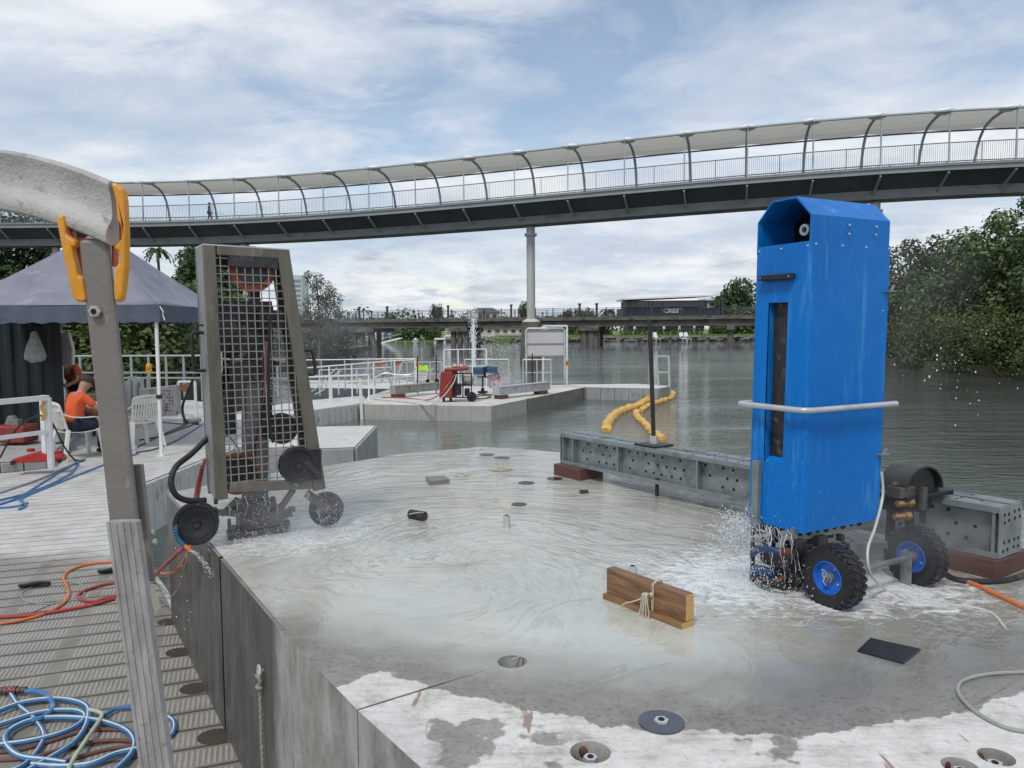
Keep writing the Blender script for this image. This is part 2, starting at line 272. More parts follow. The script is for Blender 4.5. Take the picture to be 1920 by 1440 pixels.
# ------------------------------------------------------------------ mesh builder
def frame_of(d, up=Vector((0, 0, 1))):
    d = d.normalized()
    if abs(d.dot(up)) > 0.999: up = Vector((0, 1, 0)) if abs(d.y) < 0.9 else Vector((1, 0, 0))
    x = up.cross(d).normalized(); y = d.cross(x).normalized(); return x, y, d
class MB:
    def __init__(s): s.v = []; s.f = []; s.mi = []; s.cur = 0
    def face(s, pts):
        b = len(s.v); s.v += [Vector(p) for p in pts]; s.f.append(list(range(b, b+len(pts)))); s.mi.append(s.cur)
    def add(s, vs, fs):
        b = len(s.v); s.v += [Vector(p) for p in vs]
        for f in fs: s.f.append([b+i for i in f]); s.mi.append(s.cur)
    def box(s, c, size, ax=None):
        c = Vector(c); X, Y, Z = ax if ax else (Vector((1, 0, 0)), Vector((0, 1, 0)), Vector((0, 0, 1)))
        h = [q/2 for q in size]; vs = []
        for i in (-1, 1):
            for j in (-1, 1):
                for k in (-1, 1): vs.append(c + X*h[0]*i + Y*h[1]*j + Z*h[2]*k)
        s.add(vs, [(0, 1, 3, 2), (4, 6, 7, 5), (0, 4, 5, 1), (2, 3, 7, 6), (0, 2, 6, 4), (1, 5, 7, 3)])
    def beam(s, a, b, w, h, up=Vector((0, 0, 1))):
        a = Vector(a); b = Vector(b); x, y, d = frame_of(b-a, Vector(up))
        s.box((a+b)/2, (w, h, (b-a).length), (x, y, d))
    def cyl(s, a, b, r, r2=None, n=16, cap=True):
        a = Vector(a); b = Vector(b); r2 = r if r2 is None else r2; x, y, d = frame_of(b-a); vs = []
        for p, rr in ((a, r), (b, r2)):
            for i in range(n):
                t = 2*PI*i/n; vs.append(p + x*math.cos(t)*rr + y*math.sin(t)*rr)
        fs = [(i, (i+1) % n, n+(i+1) % n, n+i) for i in range(n)]
        if cap: fs += [tuple(range(n))[::-1], tuple(range(n, 2*n))]
        s.add(vs, fs)
    def tube(s, pts, r, n=8, close=False, ry=None, up=None, cap=True):
        pts = [Vector(p) for p in pts]; N = len(pts); vs = []; px = None
        for i, p in enumerate(pts):
            t = (pts[(i+1) % N] - pts[i-1]) if close else (pts[min(i+1, N-1)] - pts[max(i-1, 0)])
            if t.length < 1e-9: t = Vector((0, 0, 1))
            if px is None or up is not None:
                x, y, d = frame_of(t, up or Vector((0, 0, 1)))
            else:
                d = t.normalized(); x = (px - d*px.dot(d)).normalized(); y = d.cross(x)
            px = x; rr = r[i] if isinstance(r, (list, tuple)) else r
            for k in range(n):
                a = 2*PI*k/n; vs.append(p + x*math.cos(a)*rr + y*math.sin(a)*(ry if ry else rr))
        fs = []
        for i in range(N if close else N-1):
            j = (i+1) % N
            for k in range(n): fs.append((i*n+k, i*n+(k+1) % n, j*n+(k+1) % n, j*n+k))
        if not close and cap: fs += [tuple(range(n))[::-1], tuple(range((N-1)*n, N*n))]
        s.add(vs, fs)
    def sweep(s, pts, prof, up=Vector((0, 0, 1)), cap=True):
        pts = [Vector(p) for p in pts]; N = len(pts); n = len(prof); vs = []
        for i, p in enumerate(pts):
            t = pts[min(i+1, N-1)] - pts[max(i-1, 0)]; x, y, d = frame_of(t, up)
            for a, b in prof: vs.append(p + x*a + y*b)
        fs = [(i*n+k, i*n+(k+1) % n, (i+1)*n+(k+1) % n, (i+1)*n+k) for i in range(N-1) for k in range(n)]
        if cap: fs += [tuple(range(n))[::-1], tuple(range((N-1)*n, N*n))]
        s.add(vs, fs)
    def lathe(s, prof, c, ax, n=24, close=False):
        c = Vector(c); x, y, d = frame_of(Vector(ax)); vs = []; m = len(prof)
        for r, h in prof:
            for k in range(n):
                a = 2*PI*k/n; vs.append(c + d*h + (x*math.cos(a) + y*math.sin(a))*r)
        fs = [(i*n+k, i*n+(k+1) % n, ((i+1) % m)*n+(k+1) % n, ((i+1) % m)*n+k) for i in range(m if close else m-1) for k in range(n)]
        s.add(vs, fs)
    def prism(s, poly, z0, z1, ms=0, mt=0):
        n = len(poly); a = sum(poly[i][0]*poly[(i+1) % n][1]-poly[(i+1) % n][0]*poly[i][1] for i in range(n))
        if a < 0: poly = poly[::-1]
        vs = [(p[0], p[1], z0) for p in poly] + [(p[0], p[1], z1) for p in poly]; o = s.cur
        s.cur = ms; s.add(vs, [(i, (i+1) % n, n+(i+1) % n, n+i) for i in range(n)] + [tuple(range(n))[::-1]])
        s.cur = mt; b = len(s.v)-2*n; s.f.append(list(range(b+n, b+2*n))); s.mi.append(mt); s.cur = o
    def sph(s, c, r, n=10, m=6, sc=(1, 1, 1)):
        c = Vector(c); vs = [c + Vector((0, 0, r*sc[2]))]
        for i in range(1, m):
            t = PI*i/m
            for k in range(n):
                a = 2*PI*k/n; vs.append(c + Vector((math.sin(t)*math.cos(a)*r*sc[0], math.sin(t)*math.sin(a)*r*sc[1], math.cos(t)*r*sc[2])))
        vs.append(c - Vector((0, 0, r*sc[2]))); fs = [(0, 1+k, 1+(k+1) % n) for k in range(n)]
        for i in range(m-2): fs += [(1+i*n+k, 1+(i+1)*n+k, 1+(i+1)*n+(k+1) % n, 1+i*n+(k+1) % n) for k in range(n)]
        L = len(vs)-1; b = 1+(m-2)*n; fs += [(b+k, L, b+(k+1) % n) for k in range(n)]
        s.add(vs, fs)
    def build(s, name, mat, parent=None, smooth=False, bevel=0.0, off=None):
        org = Vector((0, 0, 0)); q = parent
        while q: org += Vector(q.location); q = q.parent
        if parent is None:
            lo = [min(v[i] for v in s.v) for i in range(3)]; hi = [max(v[i] for v in s.v) for i in range(3)]
            org = Vector(((lo[0]+hi[0])/2, (lo[1]+hi[1])/2, lo[2]))
        me = bpy.data.meshes.new(name); me.from_pydata([tuple(v-org) for v in s.v], [], s.f)
        for mm in (mat if isinstance(mat, (list, tuple)) else [mat]): me.materials.append(mm)
        me.polygons.foreach_set('material_index', s.mi)
        bm = bmesh.new(); bm.from_mesh(me)
        if bevel: bmesh.ops.remove_doubles(bm, verts=bm.verts, dist=1e-6)
        if len(s.f) < 30000: bmesh.ops.recalc_face_normals(bm, faces=bm.faces)
        bm.to_mesh(me); bm.free()
        o = bpy.data.objects.new(name, me); C.objects.link(o)
        if parent: o.parent = parent
        else: o.location = org
        if smooth:
            for p in me.polygons: p.use_smooth = True
            try: me.set_sharp_from_angle(angle=math.radians(38))
            except Exception: pass
        if bevel:
            b = o.modifiers.new('bevel', 'BEVEL'); b.width = bevel; b.segments = 2; b.limit_method = 'ANGLE'; b.angle_limit = math.radians(40)
        return o
def tag(o, label=None, cat=None, group=None, kind=None):
    if label: o['label'] = label
    if cat: o['category'] = cat
    if group: o['group'] = group
    if kind: o['kind'] = kind
    return o
def thing(name, label, cat, loc=(0, 0, 0), group=None):
    o = bpy.data.objects.new(name, None); o.empty_display_size = 0.2; C.objects.link(o); o.location = loc
    return tag(o, label, cat, group)
def copy_tree(o, parent=None):
    c = o.copy(); C.objects.link(c)
    if parent: c.parent = parent
    for ch in list(o.children): copy_tree(ch, c)
    return c
def smooth_path(pts, k=6):
    pts = [Vector(p) for p in pts]; out = []
    for i in range(len(pts)-1):
        p0, p1, p2, p3 = pts[max(i-1, 0)], pts[i], pts[i+1], pts[min(i+2, len(pts)-1)]
        for j in range(k):
            t = j/k; out.append(0.5*((2*p1)+(p2-p0)*t+(2*p0-5*p1+4*p2-p3)*t*t+(3*p1-p0-3*p2+p3)*t**3))
    out.append(pts[-1]); return out
def hose(name, pxs, z, r, mat, label, cat='hose', group=None, k=6, stripe=None):
    """pxs: (px,py) or (px,py,height above the surface)"""
    pts = []
    for q in pxs:
        zz = z + r + (q[2] if len(q) > 2 else 0); pts.append(P(q[0], q[1], zz))
    pp = smooth_path(pts, k); b = MB(); b.tube(pp, r, 8)
    if stripe:
        e = thing(name, label, cat, pp[0], group); b.build('hose_wall', mat, e, True)
        b = MB(); b.tube([p + Vector((0.0, -0.5*r, 0.72*r)) for p in pp], r*0.33, 5); b.build('stripe', stripe, e, True); return e
    return tag(b.build(name, mat, None, True), label, cat, group)
ZD, ZS, ZF = 0.67, 1.53, 0.45
# ================================================================== WATER
s = NT('river_water'); v = s.coord(True)
n1 = s.noise(s.mapv(v, (0.8, 1.3, 1)), 1.3, 5, 0.55, 0.4); n2 = s.noise(s.mapv(v, (0.55, 1.9, 1), (0, 0, 0.12)), 3.4, 4, 0.55, 0.6)
n3 = s.noise(s.mapv(v, (.35, 2.2, 1)), 0.10, 4); amp = s.ramp(n3, [(0.38, 0.22), (0.62, 1.0)])
hgt = s.math('MULTIPLY', s.math('ADD', n1, s.math('MULTIPLY', n2, 1.0)), amp)
sx = s.n('ShaderNodeSeparateXYZ'); s.l(v, sx.inputs[0])
calm = s.math('MINIMUM', s.math('ADD', 0.16, s.math('MULTIPLY', s.math('MAXIMUM', s.math('ADD', sx.outputs[0], 0.0), 0.0), 0.18)), 1.0)
hgt = s.math('MULTIPLY', hgt, calm)
s.bump(hgt, 1.0, 0.13)
dq = s.n('ShaderNodeVectorMath', operation='DISTANCE'); s.l(v, dq.inputs[0]); dq.inputs[1].default_value = (-2.0, 14.0, 0)
s.set('Base Color', s.mix(s.ramp(s.math('ADD', s.math('MULTIPLY', dq.outputs['Value'], 0.04), s.math('MULTIPLY', s.noise(v, 0.3, 4), 0.15)), [(0.28, 0.9), (0.62, 0.0)]), s.ramp(s.noise(v, 0.05, 3), [(0.35, (0.042, 0.048, 0.040)), (0.65, (0.068, 0.076, 0.064))]), (0.135, 0.158, 0.132))); s.set('Roughness', 0.03); s.set('IOR', 1.36)
s.set('Specular IOR Level', 0.7)
m_water = s.m
b = MB(); b.face([(-500, -40, 0), (500, -40, 0), (500, 900, 0), (-500, 900, 0)]); tag(b.build('water', m_water), kind='structure')
b = MB(); b.prism([(-4, 159.5), (0, 158), (60, 160), (500, 160), (500, 900), (-4, 900)], -1.0, 0.9)
b.prism([(-500, 162), (-60, 166), (-4.01, 165), (-4.01, 900), (-500, 900)], -1.0, 0.42)
b.prism([(-3.5, 162), (1, 160.5), (60, 163), (500, 163), (500, 899), (-3.5, 899)], 0.8, 1.35)
tag(b.build('far_bank', m_grass), kind='structure')
b = MB(); b.prism([(25.2, 55), (25.0, 46), (25.2, 37), (27, 26), (60, 20), (90, 60), (60, 90), (30, 80)], -1, 0.5); tag(b.build('right_bank', m_mud), kind='structure')
b = MB(); b.prism([(-60, 24), (-24, 24.5), (-13, 26), (-12, 34), (-15, 50), (-17, 62), (-18, 72), (-20, 110), (-90, 110), (-90, 40)], -1, 0.5)
tag(b.build('left_bank', m_mud), kind='structure')
# rocks along the far shore
random.seed(3); b = MB()
for i in range(900):
    t = random.random(); x = -12 + t*110; y0 = 166 if x < -10 else (158+0.03*x if x > 0 else 162)
    b.sph((x, y0 - random.uniform(0.1, 1.6), random.uniform(-0.05, 0.9)), random.uniform(0.2, 0.5), 6, 4, (1.3, 1, 0.7))
tag(b.build('shore_rocks', m_rock), 'rough grey rock edging along the far shore below the lawn', 'rocks', kind='stuff')
# ================================================================== TREES
def leafball(b, blobs, n, size, seed, squash=1.0):
    rnd = random.Random(seed); tot = sum(q[3]**2 for q in blobs)
    for (cx, cy, cz, r) in blobs:
        for _ in range(int(n*r*r/tot)):
            z = rnd.uniform(-1, 1); a = rnd.uniform(0, 2*PI); q = math.sqrt(1-z*z)
            rr = r*(1.0 - 0.42*rnd.random()**1.6 + rnd.choice((0, 0, 0, 0.07, 0.14)))
            bump = 1 + 0.13*math.sin(7*a+cx*3)*math.sin(6*z+cy)
            p = Vector((cx+q*math.cos(a)*rr*bump, cy+q*math.sin(a)*rr*bump, cz+z*rr*squash*bump))
            nrm = Vector((q*math.cos(a), q*math.sin(a), z+0.5)) + Vector((rnd.gauss(0, .55), rnd.gauss(0, .55), rnd.gauss(0, .55)))
            x, y, d = frame_of(nrm, Vector((rnd.gauss(0, 1), rnd.gauss(0, 1), rnd.gauss(0, 1)+0.01))); sz = size*rnd.uniform(0.6, 1.35)
            b.face([p+x*sz*0.5, p+y*sz*0.32, p-x*sz*0.5, p-y*sz*0.32])
def limbs(b, H, R, seed, r0=0.22, base=0):
    rnd = random.Random(seed); tip = Vector((rnd.uniform(-.3, .3), rnd.uniform(-.3, .3), H*0.72))
    b.tube(smooth_path([(0, 0, base-0.3), (0.1, 0, H*0.25), tip*0.7, tip], 4), [r0*(1-i/14) for i in range(13)], 7)
    for i in range(9):
        a = rnd.uniform(0, 2*PI); h = H*rnd.uniform(0.2, 0.62); s0 = Vector((0.05, 0, h)); e = Vector((math.cos(a)*R*0.8, math.sin(a)*R*0.8, h+H*rnd.uniform(0.1, 0.3)))
        b.tube([s0, s0.lerp(e, 0.5)+Vector((0, 0, 0.25)), e], [r0*0.5, r0*0.3, r0*0.12], 5)
def tree_proto(name, H, R, n, size, seed, mat, low=0.0, nb=9, squash=0.85, flat=False):
    rnd = random.Random(seed); blobs = []
    for i in range(nb):
        a = 2*PI*i/nb + rnd.uniform(-.4, .4); rr = R*rnd.uniform(0.32, 0.62); h = low + (H-low)*rnd.uniform(0.1, 0.8)
        blobs.append((math.cos(a)*rr, math.sin(a)*rr, h, R*rnd.uniform(0.36, 0.52)))
    blobs += [(0, 0, H-R*0.42, R*0.45), (R*0.2, -R*0.2, low+(H-low)*0.5, R*0.6), (-R*0.2, R*.1, low+(H-low)*0.35, R*0.62)]
    for i in range(nb):
        a = rnd.uniform(0, 2*PI); q = rnd.uniform(0.5, 0.95)*R; h = low+(H-low)*rnd.uniform(0.05, 1.0)
        blobs.append((math.cos(a)*q*(1-0.35*h/H), math.sin(a)*q*(1-0.35*h/H), h, R*rnd.uniform(0.14, 0.24)))
    e = thing(name, 'x', 'tree'); b = MB(); leafball(b, blobs, n, size, seed, squash); b.build('crown', mat, e)
    b = MB(); limbs(b, H, R, seed, 0.035*H*0.6); b.build('trunk', m_trunk, e, True); return e
def plant(proto, x, y, z, rz, sc, label, group=None, first=[set()]):
    if proto.name in first[0]: o = copy_tree(proto)
    else: o = proto; first[0].add(proto.name)
    o.location = (x, y, z); o.rotation_euler = (0, 0, rz); o.scale = sc if isinstance(sc, tuple) else (sc, sc, sc)
    tag(o, label, 'tree', group); return o
tA = tree_proto('mangrove_tree', 8.4, 4.0, 16000, 0.25, 11, m_leaf)
tB = tree_proto('mangrove_tree', 7.8, 3.7, 15000, 0.25, 12, m_leaf)
tS = tree_proto('mangrove_tree', 3.6, 2.6, 8000, 0.18, 13, m_leafy)
G = 'mangrove trees crowding the right bank'
for i, (pr_, x, y, rz, sc, lb) in enumerate([
    (tA, 28.2, 55.5, 0.3, (1, 1, 1.0), 'hazy green mangrove tree just right of the top of the blue saw guard'),
    (tB, 29.0, 49.5, 1.5, (1.05, 1.05, 1.12), 'dense mangrove tree on the right bank, second in from the blue saw guard'),
    (tA, 29.5, 44.0, 2.6, (1.05, 1.05, 1.02), 'tall dense mangrove tree in the middle of the right bank stand'),
    (tB, 29.6, 39.0, 4.0, (1.1, 1.1, 1.03), 'tall mangrove tree under the single leafy shoot on the right bank'),
    (tA, 30.4, 34.5, 5.2, (1.15, 1.15, 1.0), 'mangrove tree cut off by the right border of the photo'),
    (tB, 34.5, 52.0, 2.0, (1.25, 1.25, 1.2), 'taller mangrove tree standing behind the front row on the right bank'),
    (tA, 36.0, 44.0, 3.0, (1.2, 1.2, 1.15), 'mangrove tree at the back of the right bank stand, near the photo border')]):
    plant(pr_, x, y, 0.2, rz, sc, lb, G)
for i, (x, y, rz, sc, lb) in enumerate([
    (26.0, 53.2, 0.0, 0.85, 'low bushy mangrove at the waterline beside the edge of the blue saw guard'),
    (26.0, 48.0, 1.0, 0.95, 'low bushy mangrove overhanging the water, second along the right bank from the blue guard'),
    (26.0, 43.2, 2.0, 0.95, 'low bushy mangrove overhanging the water in the middle of the right bank'),
    (25.9, 39.2, 3.2, 0.9, 'low bright mangrove overhanging the water below the leafy shoot'),
    (26.2, 35.6, 4.4, 0.95, 'low bright mangrove at the waterline by the right photo border')]):
    plant(tS, x, y, 0.1, rz, (sc, sc, sc), lb, 'low mangroves along the right waterline')
e = thing('sapling', 'slender leafy shoot sticking up above the right bank trees', 'tree', (27.6, 41.5, 8.2)); b = MB()
leafball(b, [(27.6, 41.5, 9.35, .42), (27.25, 41.5, 9.1, .33), (28.0, 41.4, 9.0, .35), (27.7, 41.5, 8.6, .4), (27.1, 41.3, 8.6, .28)], 330, 0.2, 5); b.build('crown', m_leafd, e)
b = MB(); b.tube([(27.6, 41.5, 5.5), (27.6, 41.5, 9.4)], 0.05, 5); b.build('trunk', m_trunk, e)
# left bank: bright mangroves behind the gazebo, tall trees beyond the footbridge
tL = tree_proto('bank_tree', 4.4, 3.2, 7500, 0.26, 21, m_leafy)
tM = tree_proto('bank_tree', 4.9, 3.0, 7500, 0.26, 22, m_leaf)
for i, (pr_, x, y, rz, sc, lb) in enumerate([
    (tL, -14.6, 29.5, 0.2, 0.92, 'bright green bank tree seen between the gazebo pole and the mesh saw guard'),
    (tM, -18.6, 30.0, 1.4, 0.9, 'green bank tree seen under the gazebo just left of its white pole'),
    (tL, -22.6, 29.0, 2.5, 0.92, 'bright green bank tree behind the two workers under the gazebo'),
    (tM, -26.5, 30.0, 3.6, 0.9, 'green bank tree beside the right edge of the dark container'),
    (tL, -13.2, 36.0, 5.0, 0.85, 'green bank tree partly hidden by the wire mesh of the saw guard'),
    (tM, -16.5, 38.0, 5.0, 1.0, 'bank tree behind the front row, above the grey railing'),
    (tM, -21.5, 36.0, 0.9, 1.0, 'bank tree behind the front row, under the gazebo roof')]):
    plant(pr_, x, y, 0.3, rz, sc, lb, 'bank trees behind the gazebo')
tT = tree_proto('tall_tree', 13.5, 5.0, 9000, 0.5, 31, m_leafd, 2.0)
for i, (x, y, rz, sc, lb) in enumerate([
    (-31.5, 82, 0.3, (1, 1, 0.93), 'tall dark tree beyond the footbridge just left of the mesh saw guard'),
    (-36.0, 90, 1.7, (0.8, 0.8, 0.95), 'tall dark tree behind the palm, beyond the footbridge'),
    (-51.0, 80, 2.4, (1.1, 1.1, 1.12), 'tall dark tree above the left part of the gazebo roof'),
    (-58.5, 82, 4.0, (1.2, 1.2, 1.2), 'tallest dark tree at the left border beyond the footbridge'),
    (-44.5, 84, 5.0, (0.9, 0.9, 0.86), 'dark tree behind the peak of the gazebo')]):
    plant(tT, x, y, 0.3, rz, sc, lb, 'tall trees beyond the footbridge')
e = thing('palm_tree', 'palm tree standing above the right slope of the gazebo roof', 'tree', tuple(PD(297, 640, 76)))
bx, by = PD(297, 500, 76).x, 76; b = MB(); topz = PD(297, 468, 76).z
b.tube([(bx, by, 0.3), (bx+.1, by, topz*0.5), (bx, by, topz)], [0.2, 0.15, 0.12], 7); b.build('trunk', m_trunk, e)
def fronds(b, c, n, L, seed):
    rnd = random.Random(seed)
    for i in range(n):
        a = 2*PI*i/n+rnd.uniform(-.2, .2); up = rnd.uniform(0.1, 0.75); pts = []
        for j in range(7):
            t = j/6; pts.append(Vector(c)+Vector((math.cos(a)*L*t*0.9, math.sin(a)*L*t*0.9, L*(up*t-1.05*t*t*rnd.uniform(0.85, 1.0)))))
        for j in range(6):
            d = (pts[j+1]-pts[j]); sd_ = Vector((-math.sin(a), math.cos(a), 0))*L*0.2*(1-0.55*j/6)
            for sg in (-1, 1):
                b.face([pts[j], pts[j+1], pts[j+1]+sd_*sg*0.9-Vector((0, 0, L*0.1)), pts[j]+sd_*sg*0.55-Vector((0, 0, L*0.04))])
b = MB(); fronds(b, (bx, by, topz), 15, 1.5, 4); b.build('crown', m_leafd, e)
# casuarina by the abutment
e = thing('casuarina_tree', 'wispy grey-green tree right of the mesh saw guard, against the clouds', 'tree', (-14.8, 60, 0.3)); b = MB()
leafball(b, [(-15.2, 60, 6.4, .75), (-14.6, 60, 5.6, 1.0), (-13.9, 60, 5.0, .85), (-15.3, 60.3, 4.6, 1.05), (-14.2, 60, 3.9, .95), (-13.4, 60, 4.0, .5), (-15.7, 59.7, 6.9, .35), (-16, 60, 3.6, .7), (-14.6, 59.8, 3.0, .8)], 4600, 0.15, 8); b.build('crown', m_leafg, e)
b = MB(); b.tube([(-15, 60, 0), (-14.9, 60, 3), (-15.1, 60, 6.8)], [.16, .1, .03], 6); b.tube([(-14.9, 60, 2.4), (-14.2, 60, 3.8), (-13.7, 60, 5.1)], [.08, .06, .02], 5); b.tube([(-14.9, 60, 2.0), (-15.6, 60, 3.4), (-15.6, 60, 4.8)], [.08, .06, .02], 5); b.build('trunk', m_trunk, e)
tC = tree_proto('shrub', 2.6, 2.3, 3400, 0.22, 41, m_leafg)
for x, y, sc, lb in ((-16.3, 62, 1.0, 'grey-green shrub at the foot of the wispy tree'), (-19.5, 66, 1.0, 'grey-green shrub behind the mesh saw guard at the bridge end'), (-17.0, 72, 1.2, 'misty shrub under the left end of the road bridge')):
    o = plant(tC, x, y, 0.2, x, sc, lb, 'shrubs by the left end of the road bridge'); o['category'] = 'shrub'
# trees of the far shore
tF = tree_proto('shore_tree', 7.0, 4.2, 2600, 0.6, 51, m_leafd); tG = tree_proto('shore_tree', 5.0, 4.0, 2200, 0.55, 52, m_leaf)
def far(px, Y, proto, sc, label, group='trees on the far shore'):
    p = PD(px, 620, Y); return plant(proto, p.x, Y, 1.2 if px > 930 else 0.4, px, sc, label, group)
far(1384, 172, tF, (1.1, 1.1, 1.72), 'tall dark tree on the far shore against the left side of the blue saw guard')
far(1356, 176, tF, (0.8, 0.8, 1.3), 'dark tree on the far shore beside the white roofed building')
far(1400, 168, tG, (1.2, 1.2, 1.3), 'paler tree under the tall dark one beside the blue saw guard')
far(1345, 166, tG, (0.6, 0.6, 0.55), 'low bush at the right end of the shore lawn')
far(1095, 171, tG, (0.75, 0.75, 1.2), 'round bush above the bridge railing between two railing posts')
far(1064, 172, tF, (0.5, 0.5, 0.8), 'small tree just right of the tall white pier')
far(1128, 167, tF, (0.6, 0.6, 0.55), 'dark bush right of the round bridge pier')
far(1042, 176, tG, (0.5, 0.5, 0.9), 'small bush behind the bridge railing beside the white pier')
far(983, 180, tF, (0.35, 0.35, 1.1), 'thin dark tree left of the tall white pier')
far(818, 178, tF, (0.42, 0.42, 1.14), 'dark tree poking above the bridge railing left of the water jet')
far(772, 170, tG, (1.0, 1.0, 0.8), 'leafy garden tree under the road bridge among the houses')
far(811, 170, tG, (0.6, 0.6, 0.75), 'dark garden shrub beside the tan roof on the far shore')
far(752, 169, tG, (0.7, 0.7, 0.6), 'low garden shrub behind the jetty on the far shore')
far(676, 186, tG, (1.0, 1.0, 0.95), 'grey-green tree above the bridge railing near the left abutment')
far(730, 190, tF, (0.5, 0.5, 0.9), 'small tree behind the left part of the bridge railing')
b = MB(); h = PD(1140, 640, 168); e = thing('palm_tree', 'small spiky palm behind the bridge railing left of the white roofed building', 'tree', (h.x, 168, 1.3))
b.tube([(h.x, 168, 1.3), (h.x, 168, 6.6)], 0.22, 6); b.build('trunk', m_trunk, e); b = MB(); fronds(b, (h.x, 168, 6.6), 14, 2.6, 9); b.build('crown', m_leafd, e)
# hedge + far wooded skyline
b = MB(); x0, x1 = PD(1170, 620, 164).x, PD(1312, 620, 164).x
leafball(b, [(x0+(x1-x0)*i/16, 164.5, 1.9, 0.9) for i in range(17)], 2600, 0.35, 61); tag(b.build('hedge', m_leafy), 'clipped green hedge in front of the white columns on the far shore', 'hedge')
b = MB(); leafball(b, [(-260+i*9+random.uniform(-3, 3), 330+random.uniform(-15, 15), 3.5+random.uniform(0, 3), random.uniform(6, 8)) for i in range(64)], 9000, 1.6, 62, 0.8)
tag(b.build('distant_treeline', m_leafd), 'low distant line of trees behind the far shore', 'treeline', kind='stuff')
# ================================================================== FAR BUILDINGS
def wbox(b, px0, px1, y0, y1, Y, depth):
    a = PD(px0, y1, Y); c = PD(px1, y0, Y); b.box(((a.x+c.x)/2, Y+depth/2, (a.z+c.z)/2), (abs(c.x-a.x), depth, abs(c.z-a.z)))
Y0 = 170
e = thing('riverside_building', 'dark clad riverside building with flat white roof and lettering on its wall', 'building', tuple(PD(1250, 630, Y0)))
b = MB(); wbox(b, 1168, 1350, 577, 600, Y0-1.5, 10); b.build('dark_wall', m_darkw, e)
b = MB(); wbox(b, 1174, 1325, 563, 577, Y0, 8); b.build('upper_wall', m_darkw, e)
b = MB(); A_, B_ = PD(1169, 562, Y0-3.5), PD(1349, 554.5, Y0-3.5); dz = B_.z-A_.z
b.add([(A_.x, Y0-3.5, A_.z), (B_.x, Y0-3.5, B_.z), (B_.x-3, Y0+9, B_.z), (A_.x, Y0+9, A_.z), (A_.x, Y0-3.5, A_.z+.35), (B_.x, Y0-3.5, B_.z+.35), (B_.x-3, Y0+9, B_.z+.35), (A_.x, Y0+9, A_.z+.35)],
      [(0, 1, 2, 3), (4, 5, 6, 7), (0, 1, 5, 4), (1, 2, 6, 5), (2, 3, 7, 6), (3, 0, 4, 7)]); b.build('roof', m_capw, e)
for i, q in enumerate((1176, 1192, 1217, 1243, 1272, 1300)):
    b = MB(); wbox(b, q, q+(14, 23, 24, 27, 26, 22)[i], 565, 576, Y0-.12, 0.1); wo_ = b.build('window', m_glass, e)
    b = MB(); wbox(b, q-2.2, q-1.2, 563.5, 577, Y0-.3, 0.2); b.build('mullion', m_house, e)
b = MB(); wbox(b, 1180, 1320, 600, 622, Y0, 8); b.build('ground_floor_wall', m_darkw, e)
for q in (1188, 1216, 1243, 1272, 1300):
    b = MB(); wbox(b, q, q+4, 600, 624, Y0-.8, 0.5); b.build('column', m_capw, e)
for q in (1195, 1222, 1249, 1278):
    b = MB(); wbox(b, q, q+19, 609, 617, Y0-.1, .08); b.build('window', m_glass, e)
tcx = bpy.data.curves.new('lettering', 'FONT'); tcx.body = 'CREST'; tcx.size = 1; tcx.extrude = 0.04; tcx.offset = 0.045; tcx.align_x = 'CENTER'; tcx.align_y = 'CENTER'; tcx.space_character = 1.05
to = bpy.data.objects.new('lettering', tcx); C.objects.link(to); bpy.context.view_layer.update()
me = bpy.data.meshes.new_from_object(to.evaluated_get(bpy.context.evaluated_depsgraph_get())); bpy.data.objects.remove(to)
ow = max(v_.co.x for v_ in me.vertices)-min(v_.co.x for v_ in me.vertices); oh = max(v_.co.y for v_ in me.vertices)-min(v_.co.y for v_ in me.vertices)
A_, B_ = PD(1244, 587.2, Y0-1.62), PD(1280.5, 578, Y0-1.62); kx, kz = (B_.x-A_.x)/ow, (B_.z-A_.z)/oh; cc = (A_+B_)/2-Vector(e.location)
for v_ in me.vertices: v_.co = Vector((v_.co.x*kx, v_.co.z*0.6, v_.co.y*kz))+cc
to = bpy.data.objects.new('lettering', me); C.objects.link(to); to.parent = e; me.materials.clear(); me.materials.append(m_capw)
tb = MB()   # serifs on the letters
W_ = B_.x-A_.x; Hh = B_.z-A_.z
for fx in (0.235, 0.62, 0.9):
    pass
b = MB(); wbox(b, 1326, 1356, 563, 578, Y0+6, 6)
e2 = thing('white_shed', 'small white building tucked behind the right end of the flat white roof', 'building', tuple(PD(1340, 620, Y0+6))); b.build('wall', m_house, e2)
b = MB(); wbox(b, 1322, 1357, 559, 563, Y0+5.5, 7); b.build('roof', m_capw, e2); b = MB(); wbox(b, 1330, 1338, 567, 571, Y0+5.9, .08); b.build('window', m_glass, e2)
